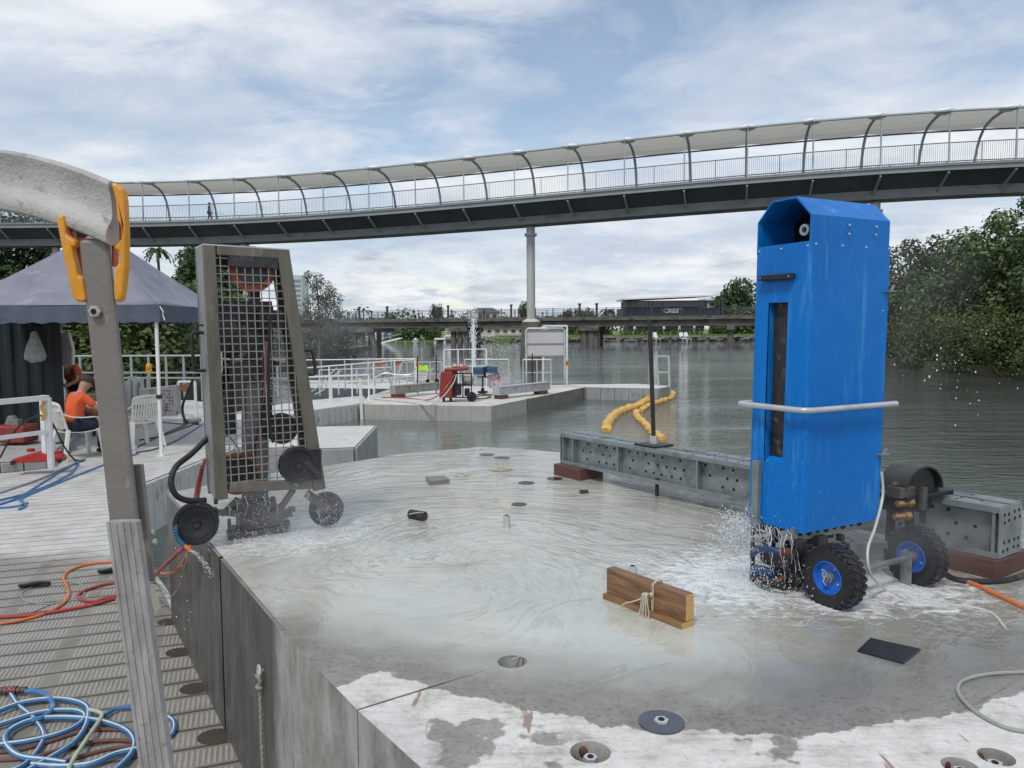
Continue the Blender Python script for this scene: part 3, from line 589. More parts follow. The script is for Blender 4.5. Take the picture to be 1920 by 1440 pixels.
def house(px0, px1, yb, yt, Y, wall, roof, label, hip=True, nw=3):
    a = PD(px0, yb, Y); c = PD(px1, yt, Y); e = thing('house', label, 'house', ((a.x+c.x)/2, Y, a.z)); H = c.z-a.z; wd = c.x-a.x
    b = MB(); b.box(((a.x+c.x)/2, Y+4, a.z+H*0.34), (wd, 8, H*0.68+.001)); b.build('wall', wall, e)
    b = MB(); z0 = a.z+H*0.68; x0, x1 = a.x-.4, c.x+.4; ins = wd*0.25 if hip else 0
    if roof: 
        b.add([(x0, Y-.5, z0), (x1, Y-.5, z0), (x1, Y+8.5, z0), (x0, Y+8.5, z0), (x0+ins, Y+4, c.z), (x1-ins, Y+4, c.z)], [(0, 1, 5, 4), (1, 2, 5), (2, 3, 4, 5), (3, 0, 4), (0, 1, 2, 3)]); b.build('roof', roof, e)
    for i in range(nw):
        xx = a.x+wd*(i+.5)/nw
        b = MB(); b.box((xx, Y-.04, a.z+H*0.38), (wd/nw*0.5, .1, H*0.28)); w_ = b.build('window', m_glass, e)
        b = MB(); b.box((xx, Y-.07, a.z+H*0.22), (wd/nw*0.6, .14, H*0.04)); b.build('sill', m_capw, w_)
    return e
house(684, 719, 638.5, 606, 172, m_greyh, m_roofd, 'grey two storey house behind the left pile group of the road bridge')
b = MB()
for q_ in (697, 704, 711, 717): wbox(b, q_, q_+1.2, 618, 637, 170.4, .2)
wbox(b, 697, 718, 617, 618.4, 170.3, 1.5); wbox(b, 697, 718, 626, 627.4, 170.3, 1.5)
e = thing('verandah', 'white two level verandah frame in front of the grey house', 'verandah', tuple(PD(707, 638, 170))); b.build('verandah_frame', m_capw, e)
house(720, 750, 636, 604, 178, m_greyh, m_roofd, 'blue-grey house between the pile group and the garden trees')
house(730, 752, 636, 623, 169, m_capw, m_capw, 'low white house with pale roof beside the garden shrubs', True, 2)
house(762, 774, 622, 608, 186, m_capw, m_capw, 'small white gable high among the garden trees', True, 1)
house(791, 804, 628, 606, 172, m_cream, m_roofd, 'narrow cream house rising between the garden trees', True, 1)
house(820, 838, 626, 606, 171, m_cream, m_roofr, 'tan roofed house left of the second pile group', True, 1)
house(895, 985, 630, 607, 176, m_house, m_roofd, 'long low house with a lawn seen right of the water jet', True, 6)
house(880, 934, 604, 576, 215, m_house, m_roofd, 'large grey roofed block above the bridge railing behind the water jet', True, 4)
b = MB(); a = PD(700, 647, 158); c = PD(752, 634, 164); b.beam(a, c, 1.2, .12); b.beam(a+Vector((0, 0, .9)), c+Vector((0, 0, .9)), .08, .08); tag(b.build('gangway', m_capw), 'pale sloping gangway leading up from the far jetty to the houses', 'gangway')
e = thing('boat_shed', 'white open boat shed at the waterline left of the second pile group', 'shed', tuple(PD(830, 648, 158)))
b = MB(); wbox(b, 814, 834, 634, 637, 158, 5); wbox(b, 834, 852, 628, 631, 158, 5); b.build('roof', m_capw, e)
for q in (815, 833, 850):
    b = MB(); wbox(b, q, q+2.2, 631+(6 if q < 830 else 0), 645, 158.2, .5); b.build('post', m_capw, e)
b = MB(); wbox(b, 820, 848, 637, 643, 160, 2); b.build('wall', m_greyh, e)
e = thing('jetty', 'pale timber jetty along the water under the road bridge', 'jetty', tuple(PD(760, 650, 150))); b = MB(); wbox(b, 700, 850, 647, 649.2, 152, 2.5); b.build('jetty_deck', m_deckw, e)
for q in range(705, 850, 18):
    b = MB(); wbox(b, q, q+1.5, 640, 652, 151.7, .25); b.build('pile', m_deckw, e)
e = thing('moored_boat', 'small white covered boat moored at the jetty', 'boat', tuple(PD(780, 650, 149))); b = MB()
A_ = PD(773, 646, 149); B_ = PD(786, 646, 149); L = B_.x-A_.x
b.add([(A_.x, 149, .75), (A_.x, 150.6, .75), (B_.x, 149.8, .95), (A_.x+.2, 149.2, .05), (A_.x+.2, 150.4, .05), (B_.x-.5, 149.8, .05)], [(0, 1, 2), (3, 4, 5), (0, 3, 5, 2), (1, 2, 5, 4), (0, 1, 4, 3)]); b.build('hull', m_capw, e)
b = MB(); b.add([(A_.x+.2, 149.2, .8), (A_.x+.2, 150.4, .8), (A_.x+L*.7, 149.8, .9), (A_.x+L*.35, 149.8, 1.15)], [(0, 1, 3), (1, 2, 3), (2, 0, 3)]); b.build('canopy', m_capw, e)
# lawn chairs
def lawn_chair(px, py, Y, label):
    p = PD(px, py, Y); e = thing('lawn_chair', label, 'chair', tuple(p), 'white chairs on the rocks by the lawn')
    X, Z = Vector((1, 0, 0)), Vector((0, 0, 1))
    b = MB(); b.beam(p+Vector((-.25, .3, .5)), p+Vector((-.55, .6, 1.75)), .75, .08, (0, 1, 0)); b.build('backrest', m_capw, e)
    b = MB(); b.box(p+Vector((.15, .1, .45)), (.8, .7, .08)); b.build('seat', m_capw, e)
    for dx, dy in ((-.2, -.2), (-.2, .4), (.5, -.2), (.5, .4)):
        b = MB(); b.box(p+Vector((dx, dy, .2)), (.07, .07, .42)); b.build('leg', m_capw, e)
for px, lb in ((1224.5, 'white lawn chair on the far rocks, first from the left, left of the black rod'), (1233, 'white lawn chair on the far rocks just right of the black rod'),
               (1282, 'white lawn chair on the far rocks, left one of the pair under the lettered building'), (1291, 'white lawn chair on the far rocks, right one of the pair under the lettered building')):
    lawn_chair(px, 639.5, 157.2, lb)
e = thing('office_tower', 'pale distant office tower behind the wispy tree', 'building', tuple(PD(553, 610, 420))); b = MB(); wbox(b, 543, 565, 516, 620, 420, 14); b.build('wall', M('pale_tower', (0.50, 0.55, 0.60), 0.5, 0, .05, .02), e)
for k_ in range(9):
    b = MB(); wbox(b, 545, 563, 524+k_*9, 528+k_*9, 419.6, .3); b.build('window_band', m_greyh, e)
# ================================================================== ROAD BRIDGE
RB0, RB1 = PD(500, 600, 124), PD(1760, 590, 100); RB0.z = RB1.z = 0
rd = (RB1-RB0).normalized(); rn = Vector((-rd.y, rd.x, 0)); RL = (RB1-RB0).length; ZR = 4.35
def rb(px):   # parameter along the bridge at a pixel column
    d = ray(px, 610); t = (RB0.y + 0)/d.y
    for _ in range(8):
        q = CAM + d*t; s_ = (q-RB0).dot(rd); t = (RB0+rd*s_).y/d.y
    return s_
def rp(s_, o=0, z=0): return RB0 + rd*s_ + rn*o + Vector((0, 0, z))
e = thing('road_bridge', 'low old concrete road bridge with dark railing crossing the river', 'bridge', tuple(RB0))
b = MB(); b.beam(rp(0, 4.2, ZR-.25), rp(RL, 4.2, ZR-.25), 9.2, .5); b.build('deck', m_oldc, e)
b = MB()
for o in (0.3, 2.8, 5.4, 8.0): b.beam(rp(0, o, ZR-.95), rp(RL, o, ZR-.95), .45, .9)
b.build('girder', m_oldc, e)
def bridge_rail(o):
    b = MB(); b.beam(rp(0, o, ZR+1.25), rp(RL, o, ZR+1.25), .06, .055); b.beam(rp(0, o, ZR+.15), rp(RL, o, ZR+.15), .06, .06); b.beam(rp(0, o, ZR+.72), rp(RL, o, ZR+.72), .03, .03)
    for i in range(int(RL/.28)): b.beam(rp(i*.28, o, ZR), rp(i*.28, o, ZR+1.25), .022, .022)
    for i in range(int(RL/2.6)): b.beam(rp(i*2.6, o, ZR), rp(i*2.6, o, ZR+1.35), .14, .14)
    b.build('railing', M('dark_railing', (0.035, 0.045, 0.06), .5), e)
bridge_rail(0.0); bridge_rail(8.3)
mdr = bpy.data.materials['dark_railing']
for px in (675, 727, 841, 959, 1087, 1119, 1222, 1355):
    s_ = rb(px); b = MB(); b.beam(rp(s_, -.1, ZR), rp(s_, -.1, ZR+1.75), .3, .3); b.beam(rp(s_, -.1, ZR+1.75), rp(s_, -.1, ZR+1.95), .42, .42); b.build('railing_post', mdr, e)
def pile(px, w=.55, lean=0, o=0.8, mat=None):
    s_ = rb(px); b = MB(); b.cyl(rp(s_+lean, o, -1), rp(s_, o, ZR-1.3), w/2, n=10); b.build('pile', mat or m_oldp, e, True)
for px, l in ((629, 0), (645, 0), (660, 0), (675, 0), (690, .9)): pile(px, .9, l)
for px in (649, 664, 680): pile(px, .8, 0, 6)
for px in (847, 859, 871): pile(px, .85); pile(px+4, .8, 0, 6)
for px, w_ in ((1094, 1.15), (1107, 1.25), (1117, .9)): pile(px, w_)
pile(1121, .5, 0, 4); pile(1370, .8); pile(1374, .6, 0, 6); pile(1500, .8)
for a, c in ((622, 700), (842, 876), (1085, 1123), (1362, 1378), (1490, 1510)):
    b = MB(); b.beam(rp(rb(a), 4.2, ZR-1.65), rp(rb(c), 4.2, ZR-1.65), 8.6, .7); b.build('pile_cap', m_oldc, e)
b = MB(); s0, s1 = 0, rb(610); b.beam(rp(s0, 4.2, 1.2), rp(s1, 4.2, 1.2), 8.4, 3.9); b.build('abutment', m_oldc, e)
for px in (725, 1095):   # street lamps? small people silhouettes are left out
    pass
# ================================================================== FOOTBRIDGE
q = [0.2877, 58.3507, -0.3696, 0.0175, 0.3305, 12.3238, 0.5479, 0.2273, 4.1586, 4.7359]
def fang(i):
    i = max(-0.5, min(17.0, i)); t = (i-8)/8.; return q[2]+q[3]*t+q[4]*t*t
def fz(i): t = (max(0, i)-8)/8.; return q[5]+q[6]*t+q[7]*t*t
FB = {8: Vector((q[0], q[1], fz(8)))}
for i in range(8, 22): a = fang(i+.5); FB[i+1] = FB[i]+q[8]*Vector((math.cos(a), math.sin(a), 0)); FB[i+1].z = fz(min(i+1, 17))
for i in range(8, -9, -1): a = fang(i-.5); FB[i-1] = FB[i]-q[8]*Vector((math.cos(a), math.sin(a), 0)); FB[i-1].z = fz(i-1)
FW = q[9]; I0, I1 = -6, 19
def fpt(i, w_=0.0, h=0.0):
    k0 = int(math.floor(i)); k0 = max(-9, min(21, k0)); t = i-k0; p = FB[k0].lerp(FB[k0+1], t); a = fang(i)
    return p + Vector((-math.sin(a), math.cos(a), 0))*w_ + Vector((0, 0, h))
e = thing('footbridge', 'high curved footbridge with arched canopy ribs crossing above the river', 'footbridge', tuple(FB[8]))
ks = [I0 + k*0.5 for k in range(int((I1-I0)*2)+1)]
def fsweep(name, prof, mat, smooth=False):
    b = MB(); n = len(prof); vs = []
    for k_ in ks:
        for a, h in prof: vs.append(fpt(k_, a, h))
    b.add(vs, [(i*n+j, i*n+(j+1) % n, (i+1)*n+(j+1) % n, (i+1)*n+j) for i in range(len(ks)-1) for j in range(n)]); b.build(name, mat, e, smooth)
fsweep('deck', [(0.0, -.05), (FW, -.05), (FW, -.28), (0.0, -.28)], m_fbd)
fsweep('edge_beam', [(-.18, .04), (-.02, .04), (-.02, -.36), (-.18, -.36), (-.18, -.28), (-.08, -.28), (-.08, -.05), (-.18, -.05)], M('footbridge_fascia', (.26, .29, .295), .55, .2, .12, .6))
fsweep('far_edge_beam', [(FW+.02, .06), (FW+.18, .06), (FW+.18, -.40), (FW+.02, -.40)], m_fbs)
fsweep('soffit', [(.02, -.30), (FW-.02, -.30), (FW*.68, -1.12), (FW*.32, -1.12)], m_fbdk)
fsweep('girder', [(FW*.31, -1.125), (FW*.69, -1.125), (FW*.69, -1.72), (FW*.31, -1.72)], m_fbg)
def bal(o, H, name):
    b = MB()
    b.tube([fpt(k_, o, H) for k_ in ks], .035, 5); b.tube([fpt(k_, o, .12) for k_ in ks], .03, 5)
    n = int((I1-I0)*32)
    for j in range(n):
        k_ = I0 + j/32; wd = .05 if j % 16 == 0 else .016
        b.beam(fpt(k_, o, .1), fpt(k_, o, H), wd, wd)
    b.build(name, m_fbr, e)
m_fbr = M('footbridge_railing', (0.17, 0.19, 0.20), 0.5, 0.2, 0.1, .6)
bal(.06, 1.42, 'railing'); bal(FW-.12, 1.10, 'far_railing')
rib = [(0, 3.42), (.18, 3.55), (.36, 3.58), (.55, 3.45), (.68, 3.25), (.77, 2.98), (.86, 2.5), (.93, 1.8), (.975, 1.0), (1.0, 0)]
b = MB(); b.tube([fpt(k_, 0, 3.4) for k_ in ks], .085, 7); b.build('top_tube', m_fbs, e, True)
b = MB(); b.tube([fpt(k_, FW*.77, 2.95) for k_ in ks], .06, 6); b.build('purlin', M('plum_purlin', (0.16, 0.12, 0.14), .5), e, True)
b = MB(); cs = rib[:6]; vs = []; kk = [I0+k_*.25 for k_ in range((I1-I0)*4+1)]
for k_ in kk:
    sag = .10*math.sin(PI*(k_-math.floor(k_)))
    for a, h in cs: vs.append(fpt(k_, a*FW, h+.10-sag))
n = 6; b.add(vs, [(i*n+j, i*n+j+1, (i+1)*n+j+1, (i+1)*n+j) for i in range(len(kk)-1) for j in range(n-1)]); b.build('canopy', m_canopy, e)
for i in range(I0+1, I1):
    b = MB(); b.beam(fpt(i, 0, -.3), fpt(i, 0, 3.4), .085, .085); b.build('post', m_fbs, e)
    b = MB(); b.tube([fpt(i, a*FW, h) for a, h in rib], .10, 6); b.build('rib', m_fbs, e, True)
    b = MB(); b.beam(fpt(i, -.1, -.45), fpt(i, FW*.31, -1.42), .12, .13); b.build('bracket', m_fbs, e)
    c0 = fpt(i, FW*.2, 3.60); b = MB(); b.sph(c0, .5, 10, 6, (1.2, 1.2, .36)); pc = b.build('canopy_cap', m_capw, e, True)
    b = MB(); b.cyl(fpt(i, -.22, 3.42), fpt(i, .05, 3.5), .09, n=8); b.build('tube_clamp', m_capw, e)
for px, yb, lb in ((998, 597, 'a'), (1637, 600, 'b'), (461, 600, 'c'), (104, 600, 'd')):
    # column under the girder: solve index
    best = min(range(0, 260), key=lambda k_: abs(-6+k_*.1 - 0) if False else abs(((fpt(-6+k_*.1, FW*.5)-CAM).dot(CR)/(fpt(-6+k_*.1, FW*.5)-CAM).dot(CF))*FPX+960-px))
    k_ = -6+best*.1; t_ = fpt(k_, FW*.5, -1.76); b = MB(); b.cyl(Vector((t_.x, t_.y, 3.3)), t_-Vector((0, 0, .05)), .33, n=20); pr_ = b.build('pier', m_pierp, e, True)
    b = MB(); b.cyl(t_-Vector((0, 0, .75)), t_-Vector((0, 0, .55)), .48, n=20); b.build('collar', m_pierp, pr_)
    b = MB(); b.cyl(Vector((t_.x, t_.y, -1)), Vector((t_.x, t_.y, 3.2)), .95, 0.72, n=18); b.build('pedestal', m_oldc, e, True)
    b = MB(); b.cyl(Vector((t_.x, t_.y, 3.2)), Vector((t_.x, t_.y, 3.42)), .72, 0.42, n=18); b.build('pier_base', m_ctop, pr_)
# ================================================================== PEOPLE
def skinmesh(name, J, E, mat, parent, sub=2):
    names = list(J); me = bpy.data.meshes.new(name); org = Vector((0, 0, 0)); q_ = parent
    while q_: org += Vector(q_.location); q_ = q_.parent
    me.from_pydata([tuple(Vector(J[k][0])-org) for k in names], [(names.index(a), names.index(b_)) for a, b_ in E], [])
    o = bpy.data.objects.new(name, me); C.objects.link(o); md = o.modifiers.new('skin', 'SKIN')
    for i, k in enumerate(names):
        r = J[k][1]; r = r if isinstance(r, tuple) else (r, r); me.skin_vertices[0].data[i].radius = r; me.skin_vertices[0].data[i].use_root = (i == 0)
    sb = o.modifiers.new('sub', 'SUBSURF'); sb.levels = sb.render_levels = sub
    bpy.context.view_layer.update(); nm = bpy.data.meshes.new_from_object(o.evaluated_get(bpy.context.evaluated_depsgraph_get()))
    bpy.data.objects.remove(o); nm.materials.clear(); nm.materials.append(mat)
    for p in nm.polygons: p.use_smooth = True
    o = bpy.data.objects.new(name, nm); C.objects.link(o); o.parent = parent; return o
def figure(name, label, base, yaw, J, shirt, pants, cap=None, s=1.0, hairmat=m_hair):
    """J: joint positions in the figure's own frame (x right, y forward, z up) in metres; returns the Empty"""
    base = Vector(base); e = thing(name, label, 'person', tuple(base)); R = Matrix.Rotation(yaw, 3, 'Z')
    W = {k: base + R @ (Vector(v_)*s) for k, v_ in J.items()}
    rad = dict(pelvis=(.15, .11), waist=(.13, .10), chest=(.165, .115), neck=.055, head0=.085, head1=.098, head2=.085, ls=.062, rs=.062, le=.045, re=.045, lw=.032, rw=.032, lh=.038, rh=.038,
               lhp=.085, rhp=.085, lk=.058, rk=.058, la=.04, ra=.04, lt=.035, rt=.035)
    E = [('pelvis', 'waist'), ('waist', 'chest'), ('chest', 'neck'), ('neck', 'head0'), ('head0', 'head1'), ('head1', 'head2'), ('chest', 'ls'), ('ls', 'le'), ('le', 'lw'), ('lw', 'lh'), ('chest', 'rs'), ('rs', 're'), ('re', 'rw'), ('rw', 'rh'),
         ('pelvis', 'lhp'), ('lhp', 'lk'), ('lk', 'la'), ('la', 'lt'), ('pelvis', 'rhp'), ('rhp', 'rk'), ('rk', 'ra'), ('ra', 'rt')]
    sc_ = lambda r, f: tuple(x*s*f for x in r) if isinstance(r, tuple) else r*s*f
    skinmesh('body', {k: (W[k], sc_(rad[k], .84 if k in ('pelvis','waist','chest','ls','rs','lhp','rhp') else .95)) for k in W}, E, m_skin, e)
    up = ['pelvis', 'waist', 'chest', 'ls', 'le', 'rs', 're']
    skinmesh('shirt', {k: (W[k] if k not in ('le', 're') else W[k[0]+'s'].lerp(W[k], .75), sc_(rad[k], 1.26)) for k in up}, [x for x in E if x[0] in up and x[1] in up], shirt, e)
    dn = ['pelvis', 'lhp', 'lk', 'la', 'rhp', 'rk', 'ra']
    skinmesh('trousers', {k: (W[k], sc_(rad[k], 1.12)) for k in dn}, [x for x in E if x[0] in dn and x[1] in dn], pants, e)
    fw = (R @ Vector((0, 1, 0))); hd = (W['head2']-W['head0']).normalized(); hc = W['head1']
    fwd = (fw - hd*fw.dot(hd)).normalized()
    b = MB(); b.sph((0, 0, 0), .112*s, 14, 9, (.95, 1.05, .9))
    for v_ in range(len(b.v)):
        p = b.v[v_]; X = hd.cross(fwd)*-1; b.v[v_] = hc + X*p.x + fwd*(p.y-.018*s) + hd*(max(p.z, -.02*s)+.03*s)
    b.build('cap' if cap else 'hair', cap or hairmat, e, True)
    if cap:
        b = MB(); c_ = hc + fwd*.13*s + hd*.045*s; b.box(c_, (.15*s, .11*s, .012*s), (hd.cross(fwd), fwd, hd)); b.build('cap_brim', cap, e, bevel=.004)
    b = MB(); b.sph(hc+fwd*.098*s-hd*.01*s, .018*s, 8, 5); b.build('nose', m_skin, e, True)
    b = MB()
    for sg in (-1, 1):
        b.sph(hc+fwd*.086*s+hd*.018*s+hd.cross(fwd)*sg*.034*s, .011*s, 6, 4)
    b.build('eyes', m_hair, e, True)
    for k in ('lh', 'rh'):   # fingers and thumb
        a = W[k[0]+'w']; h = W[k]; d = (h-a).normalized(); x_, y_, _ = frame_of(d); b = MB()
        for j in range(4):
            o_ = x_*(j-1.5)*.018*s; b.tube([h+o_, h+o_+d*.045*s, h+o_+d*(.08-.006*abs(j-1.3))*s+y_*-.02*s], [.009*s, .008*s, .006*s], 6)
        b.tube([h-d*.02*s+x_*.03*s, h+x_*.055*s+d*.02*s, h+x_*.06*s+d*.045*s], [.010*s, .009*s, .007*s], 6); b.build('fingers', m_skin, e, True)
    for k in ('l', 'r'):
        b = MB(); a = W[k+'a']; t_ = W[k+'t']; d = (t_-a); d.z = 0; d.normalize() if d.length > 0 else None
        b.sph((0, 0, 0), 1, 10, 6); X_ = Vector((-d.y, d.x, 0))
        for v_ in range(len(b.v)):
            p = b.v[v_]; b.v[v_] = a + d*(p.y*.14*s+.07*s) + X_*p.x*.055*s + Vector((0, 0, p.z*.05*s-.02*s))
        b.build('boot', m_hair, e, True)
    return e
stand = dict(pelvis=(0, 0, .95), waist=(0, 0, 1.12), chest=(0, .02, 1.34), neck=(0, .02, 1.5), head0=(0, .03, 1.56), head1=(0, .04, 1.64), head2=(0, .03, 1.7), ls=(-.18, 0, 1.41), rs=(.18, 0, 1.41),
             le=(-.23, -.05, 1.14), re=(.23, .04, 1.14), lw=(-.22, .02, .9), rw=(.2, .14, .92), lh=(-.21, .05, .82), rh=(.19, .2, .86), lhp=(-.09, 0, .9), rhp=(.09, 0, .9), lk=(-.1, .12, .5), rk=(.1, -.02, .5), la=(-.1, .1, .08), ra=(.1, -.22, .12), lt=(-.1, .22, .04), rt=(.1, -.1, .05))
figure('person', 'lone person in dark clothes walking along the high footbridge', fpt(1.28, 1.2, 0), math.radians(-80), stand, M('dark_blue_shirt', (.03, .05, .09), .8), m_navy, None, 1.0)
SCENE_PART_2 = True
# ================================================================== DECK AND PONTOONS
s = NT('float_deck_top'); v = s.coord(True)
vr = s.mapv(v, (1, 1, 1), (0, 0, math.radians(-20))); sx = s.n('ShaderNodeSeparateXYZ'); s.l(vr, sx.inputs[0])
un = s.math('ADD', sx.outputs[1], s.math('MULTIPLY', s.noise(v, 0.5, 2), 0.10))
row = s.math('FRACT', s.math('MULTIPLY', un, 1/0.19)); rd_ = s.math('ABSOLUTE', s.math('SUBTRACT', row, 0.5))
groove = s.ramp(rd_, [(0.435, 0.0), (0.465, 1.0)])
sw0 = s.n('ShaderNodeSeparateXYZ'); s.l(v, sw0.inputs[0])
ribx = s.math('ABSOLUTE', s.math('SUBTRACT', s.math('FRACT', s.math('MULTIPLY', s.math('ADD', sw0.outputs[0], s.math('MULTIPLY', sw0.outputs[1], 0.35)), 1/0.026)), 0.5))
rmask = s.math('MULTIPLY', s.ramp(rd_, [(0.33, 1.0), (0.38, 0.0)]), s.ramp(s.math('ABSOLUTE', s.math('SUBTRACT', s.math('FRACT', s.math('MULTIPLY', sx.outputs[0], 2.0)), 0.5)), [(0.40, 1.0), (0.43, 0.0)]))
ribs = s.math('MULTIPLY', s.ramp(ribx, [(0.22, 0.0), (0.30, 1.0)]), rmask)
sw = s.n('ShaderNodeSeparateXYZ'); s.l(v, sw.inputs[0])
far_ = s.math('ADD', s.math('ADD', sw.outputs[1], s.math('MULTIPLY', sw.outputs[0], 0.15)), s.math('MULTIPLY', s.noise(v, 1.3, 6, 0.65), 1.2))
dry = s.ramp(s.math('MULTIPLY', far_, 0.1), [(0.635, 0.0), (0.67, 1.0)])
n1 = s.noise(v, 3.0, 8, 0.7); n2 = s.noise(v, 25, 5, 0.7)
wetc = s.ramp(n1, [(0.3, (0.15, 0.138, 0.115)), (0.7, (0.27, 0.25, 0.215))]); dryc = s.ramp(n1, [(0.3, (0.37, 0.365, 0.34)), (0.66, (0.60, 0.59, 0.565))])
c = s.mix(dry, wetc, dryc); c = s.mix(s.math('MULTIPLY', ribs, s.math('SUBTRACT', 0.55, s.math('MULTIPLY', dry, 0.35))), c, (0.42, 0.41, 0.375))
c = s.mix(s.math('MULTIPLY', s.ramp(n2, [(0.58, 0.0), (0.72, 1.0)]), 0.35), c, (0.14, 0.13, 0.11))
c = s.mix(s.math('MULTIPLY', groove, s.math('SUBTRACT', 0.9, s.math('MULTIPLY', dry, 0.25))), c, (0.05, 0.045, 0.035)); s.set('Base Color', c); s.set('Roughness', 0.7)
hh = s.math('ADD', s.math('MULTIPLY', groove, -1.0), s.math('MULTIPLY', ribs, 0.35)); s.bump(s.math('ADD', hh, s.math('MULTIPLY', n2, 0.2)), 0.6, 0.012); m_deck = s.m
m_fside = M('float_side_grey', (0.30, 0.31, 0.31), 0.6, 0, 0.2, 3, 0.2, 20, (1, 1, 0.5), dirt=(0.12, 0.12, 0.11), dscale=5, dlo=0.55)
m_fsidep = M('float_side_pale', (0.52, 0.52, 0.50), 0.6, 0, 0.15, 3, 0.2, 20, (1, 1, 0.4), dirt=(0.26, 0.26, 0.24), dscale=6, dlo=0.54)
m_fdark = M('float_side_dark', (0.10, 0.115, 0.135), 0.6, 0, 0.2, 3)
def pontoon(name, label, poly, zt, side, top, cat='pontoon', w=0.25, group=None, zb=-0.3, blocks=True, kind=None):
    cxy = sum((Vector((p[0], p[1], 0)) for p in poly), Vector())/len(poly)
    e = thing(name, label, cat, (cxy.x, cxy.y, 0), group)
    n = len(poly); A = sum(poly[i][0]*poly[(i+1) % n][1]-poly[(i+1) % n][0]*poly[i][1] for i in range(n))
    pl = [Vector((p[0], p[1], 0)) for p in (poly if A > 0 else poly[::-1])]
    b = MB(); b.prism([(p.x, p.y) for p in pl], zb, zt, 0, 1); b.build('deck_top', [m_fdark if blocks else side, top], e)
    if blocks:
        b = MB()
        for i in range(n):
            a, c_ = pl[i], pl[(i+1) % n]; L = (c_-a).length; d = (c_-a).normalized(); o = Vector((d.y, -d.x, 0)); k_ = max(1, round(L/w))
            if L < .12: continue
            for j in range(k_):
                p0 = a+d*(L*j/k_+.008); p1 = a+d*(L*(j+1)/k_-.008)
                b.box((p0+p1)/2+o*.022+Vector((0, 0, (zt-.012+zb)/2)), ((p1-p0).length, .055, zt-.012-zb), (d, o, Vector((0, 0, 1))))
        b.build('float_blocks', side, e, False, 0.012 if zt > .6 else 0)
    return e
def px2(l, z): return [tuple(P(x, y, z))[:2] for x, y in l]
dp = [(0.75, 0.30), (0.66, 0.60), (-0.28, 1.90)] + px2([(500, 1540), (457, 1440), (402, 1330), (347, 1200), (305, 1110), (285, 1080), (252, 1055), (237, 960), (262, 908), (375, 863), (432, 840), (440, 785), (410, 753), (60, 753)], ZD) + [(-10.5, 16.5), (-10.5, -1.0), (0.75, -1.0)]
deck = pontoon('float_deck', 'large floating deck of ribbed grey plastic floats filling the lower left', dp, ZD, m_fsidep, m_deck, 'floating deck')
# dark connector pockets along the near deck edge
for x, y, r_ in ((316, 1165, .075), (335, 1222, .08), (366, 1290, .085), (404, 1380, .09), (450, 1475, .09), (357, 1262, .0)):
    if r_:
        b = MB(); p = P(x, y, ZD+.003); b.cyl(p-Vector((0, 0, .02)), p, r_, n=20)
        for i in range(len(b.v)): b.v[i].x = p.x+(b.v[i].x-p.x)*.95; b.v[i].y = p.y+(b.v[i].y-p.y)*.8
        b.build('connector_pocket', M('pocket_brown', (.05, .042, .03), .9) if 'pocket_brown' not in bpy.data.materials else bpy.data.materials['pocket_brown'], deck)
pontoon('raised_platform', 'raised grey platform at the left border carrying the container', px2([(-60, 893), (0, 887), (88, 878), (130, 840), (150, 800), (140, 762), (0, 765)], ZD) + [(-10.4, 16), (-10.4, 10.4)], 0.82, m_fside, M('platform_top', (.36, .36, .34), .8, 0, .2, 2, dirt=(.2, .19, .17), dscale=2), 'platform', zb=ZD)
pontoon('float_pontoon', 'short pale float pontoon just behind the mesh saw guard with a square corner', px2([(442, 838), (602, 840.5), (664, 838.5), (703, 798), (595, 800), (446, 788)], .68), .68, m_fside, M('pale_float_top', (.56, .56, .54), .75, 0, .12, 2, 0.2, 25, dirt=(.38, .36, .33), dscale=4), w=.5)
mft = bpy.data.materials['pale_float_top']
pontoon('float_walkway', 'pale narrow float walkway leading to the far concrete pontoon', px2([(430, 800), (592, 768), (667, 758), (684, 753), (680, 742), (560, 752), (430, 775)], ZF), ZF, m_fsidep, mft)
pontoon('float_pontoon', 'dark sided float pontoon behind the white gangway rails', px2([(560, 727), (735, 729), (780, 719), (760, 713), (560, 713)], ZF), ZF, m_fdark, mft, w=.5)
fc = thing('concrete_pontoon', 'far pale concrete pontoon carrying the red generator', 'pontoon', tuple(P(850, 745, 0)))
b = MB(); b.prism(px2([(678, 757.5), (921, 761), (987, 748), (1010, 735), (960, 723), (740, 727), (690, 742)], ZF), -.5, ZF, 0, 1); b.build('slab', [m_wallp, m_ctop], fc, False, .015)
fd = thing('concrete_pontoon', 'far dark-sided concrete pontoon between the pale slab and the float finger', 'pontoon', tuple(P(1045, 735, 0)))
b = MB(); b.prism(px2([(988.5, 747.8), (1099, 725.3), (1062, 721.5), (970, 724), (1012, 735)], ZF-.004), -.5, ZF-.004, 0, 1); b.build('slab', [m_walld, m_ctop], fd, False, .015)
pontoon('float_finger', 'far float finger with grey block sides and a ladder at its end', px2([(1100.5, 726), (1234, 728.5), (1256, 723.5), (1196, 719.5), (1064, 720.8)], ZF), ZF, m_fside, mft, w=.5)
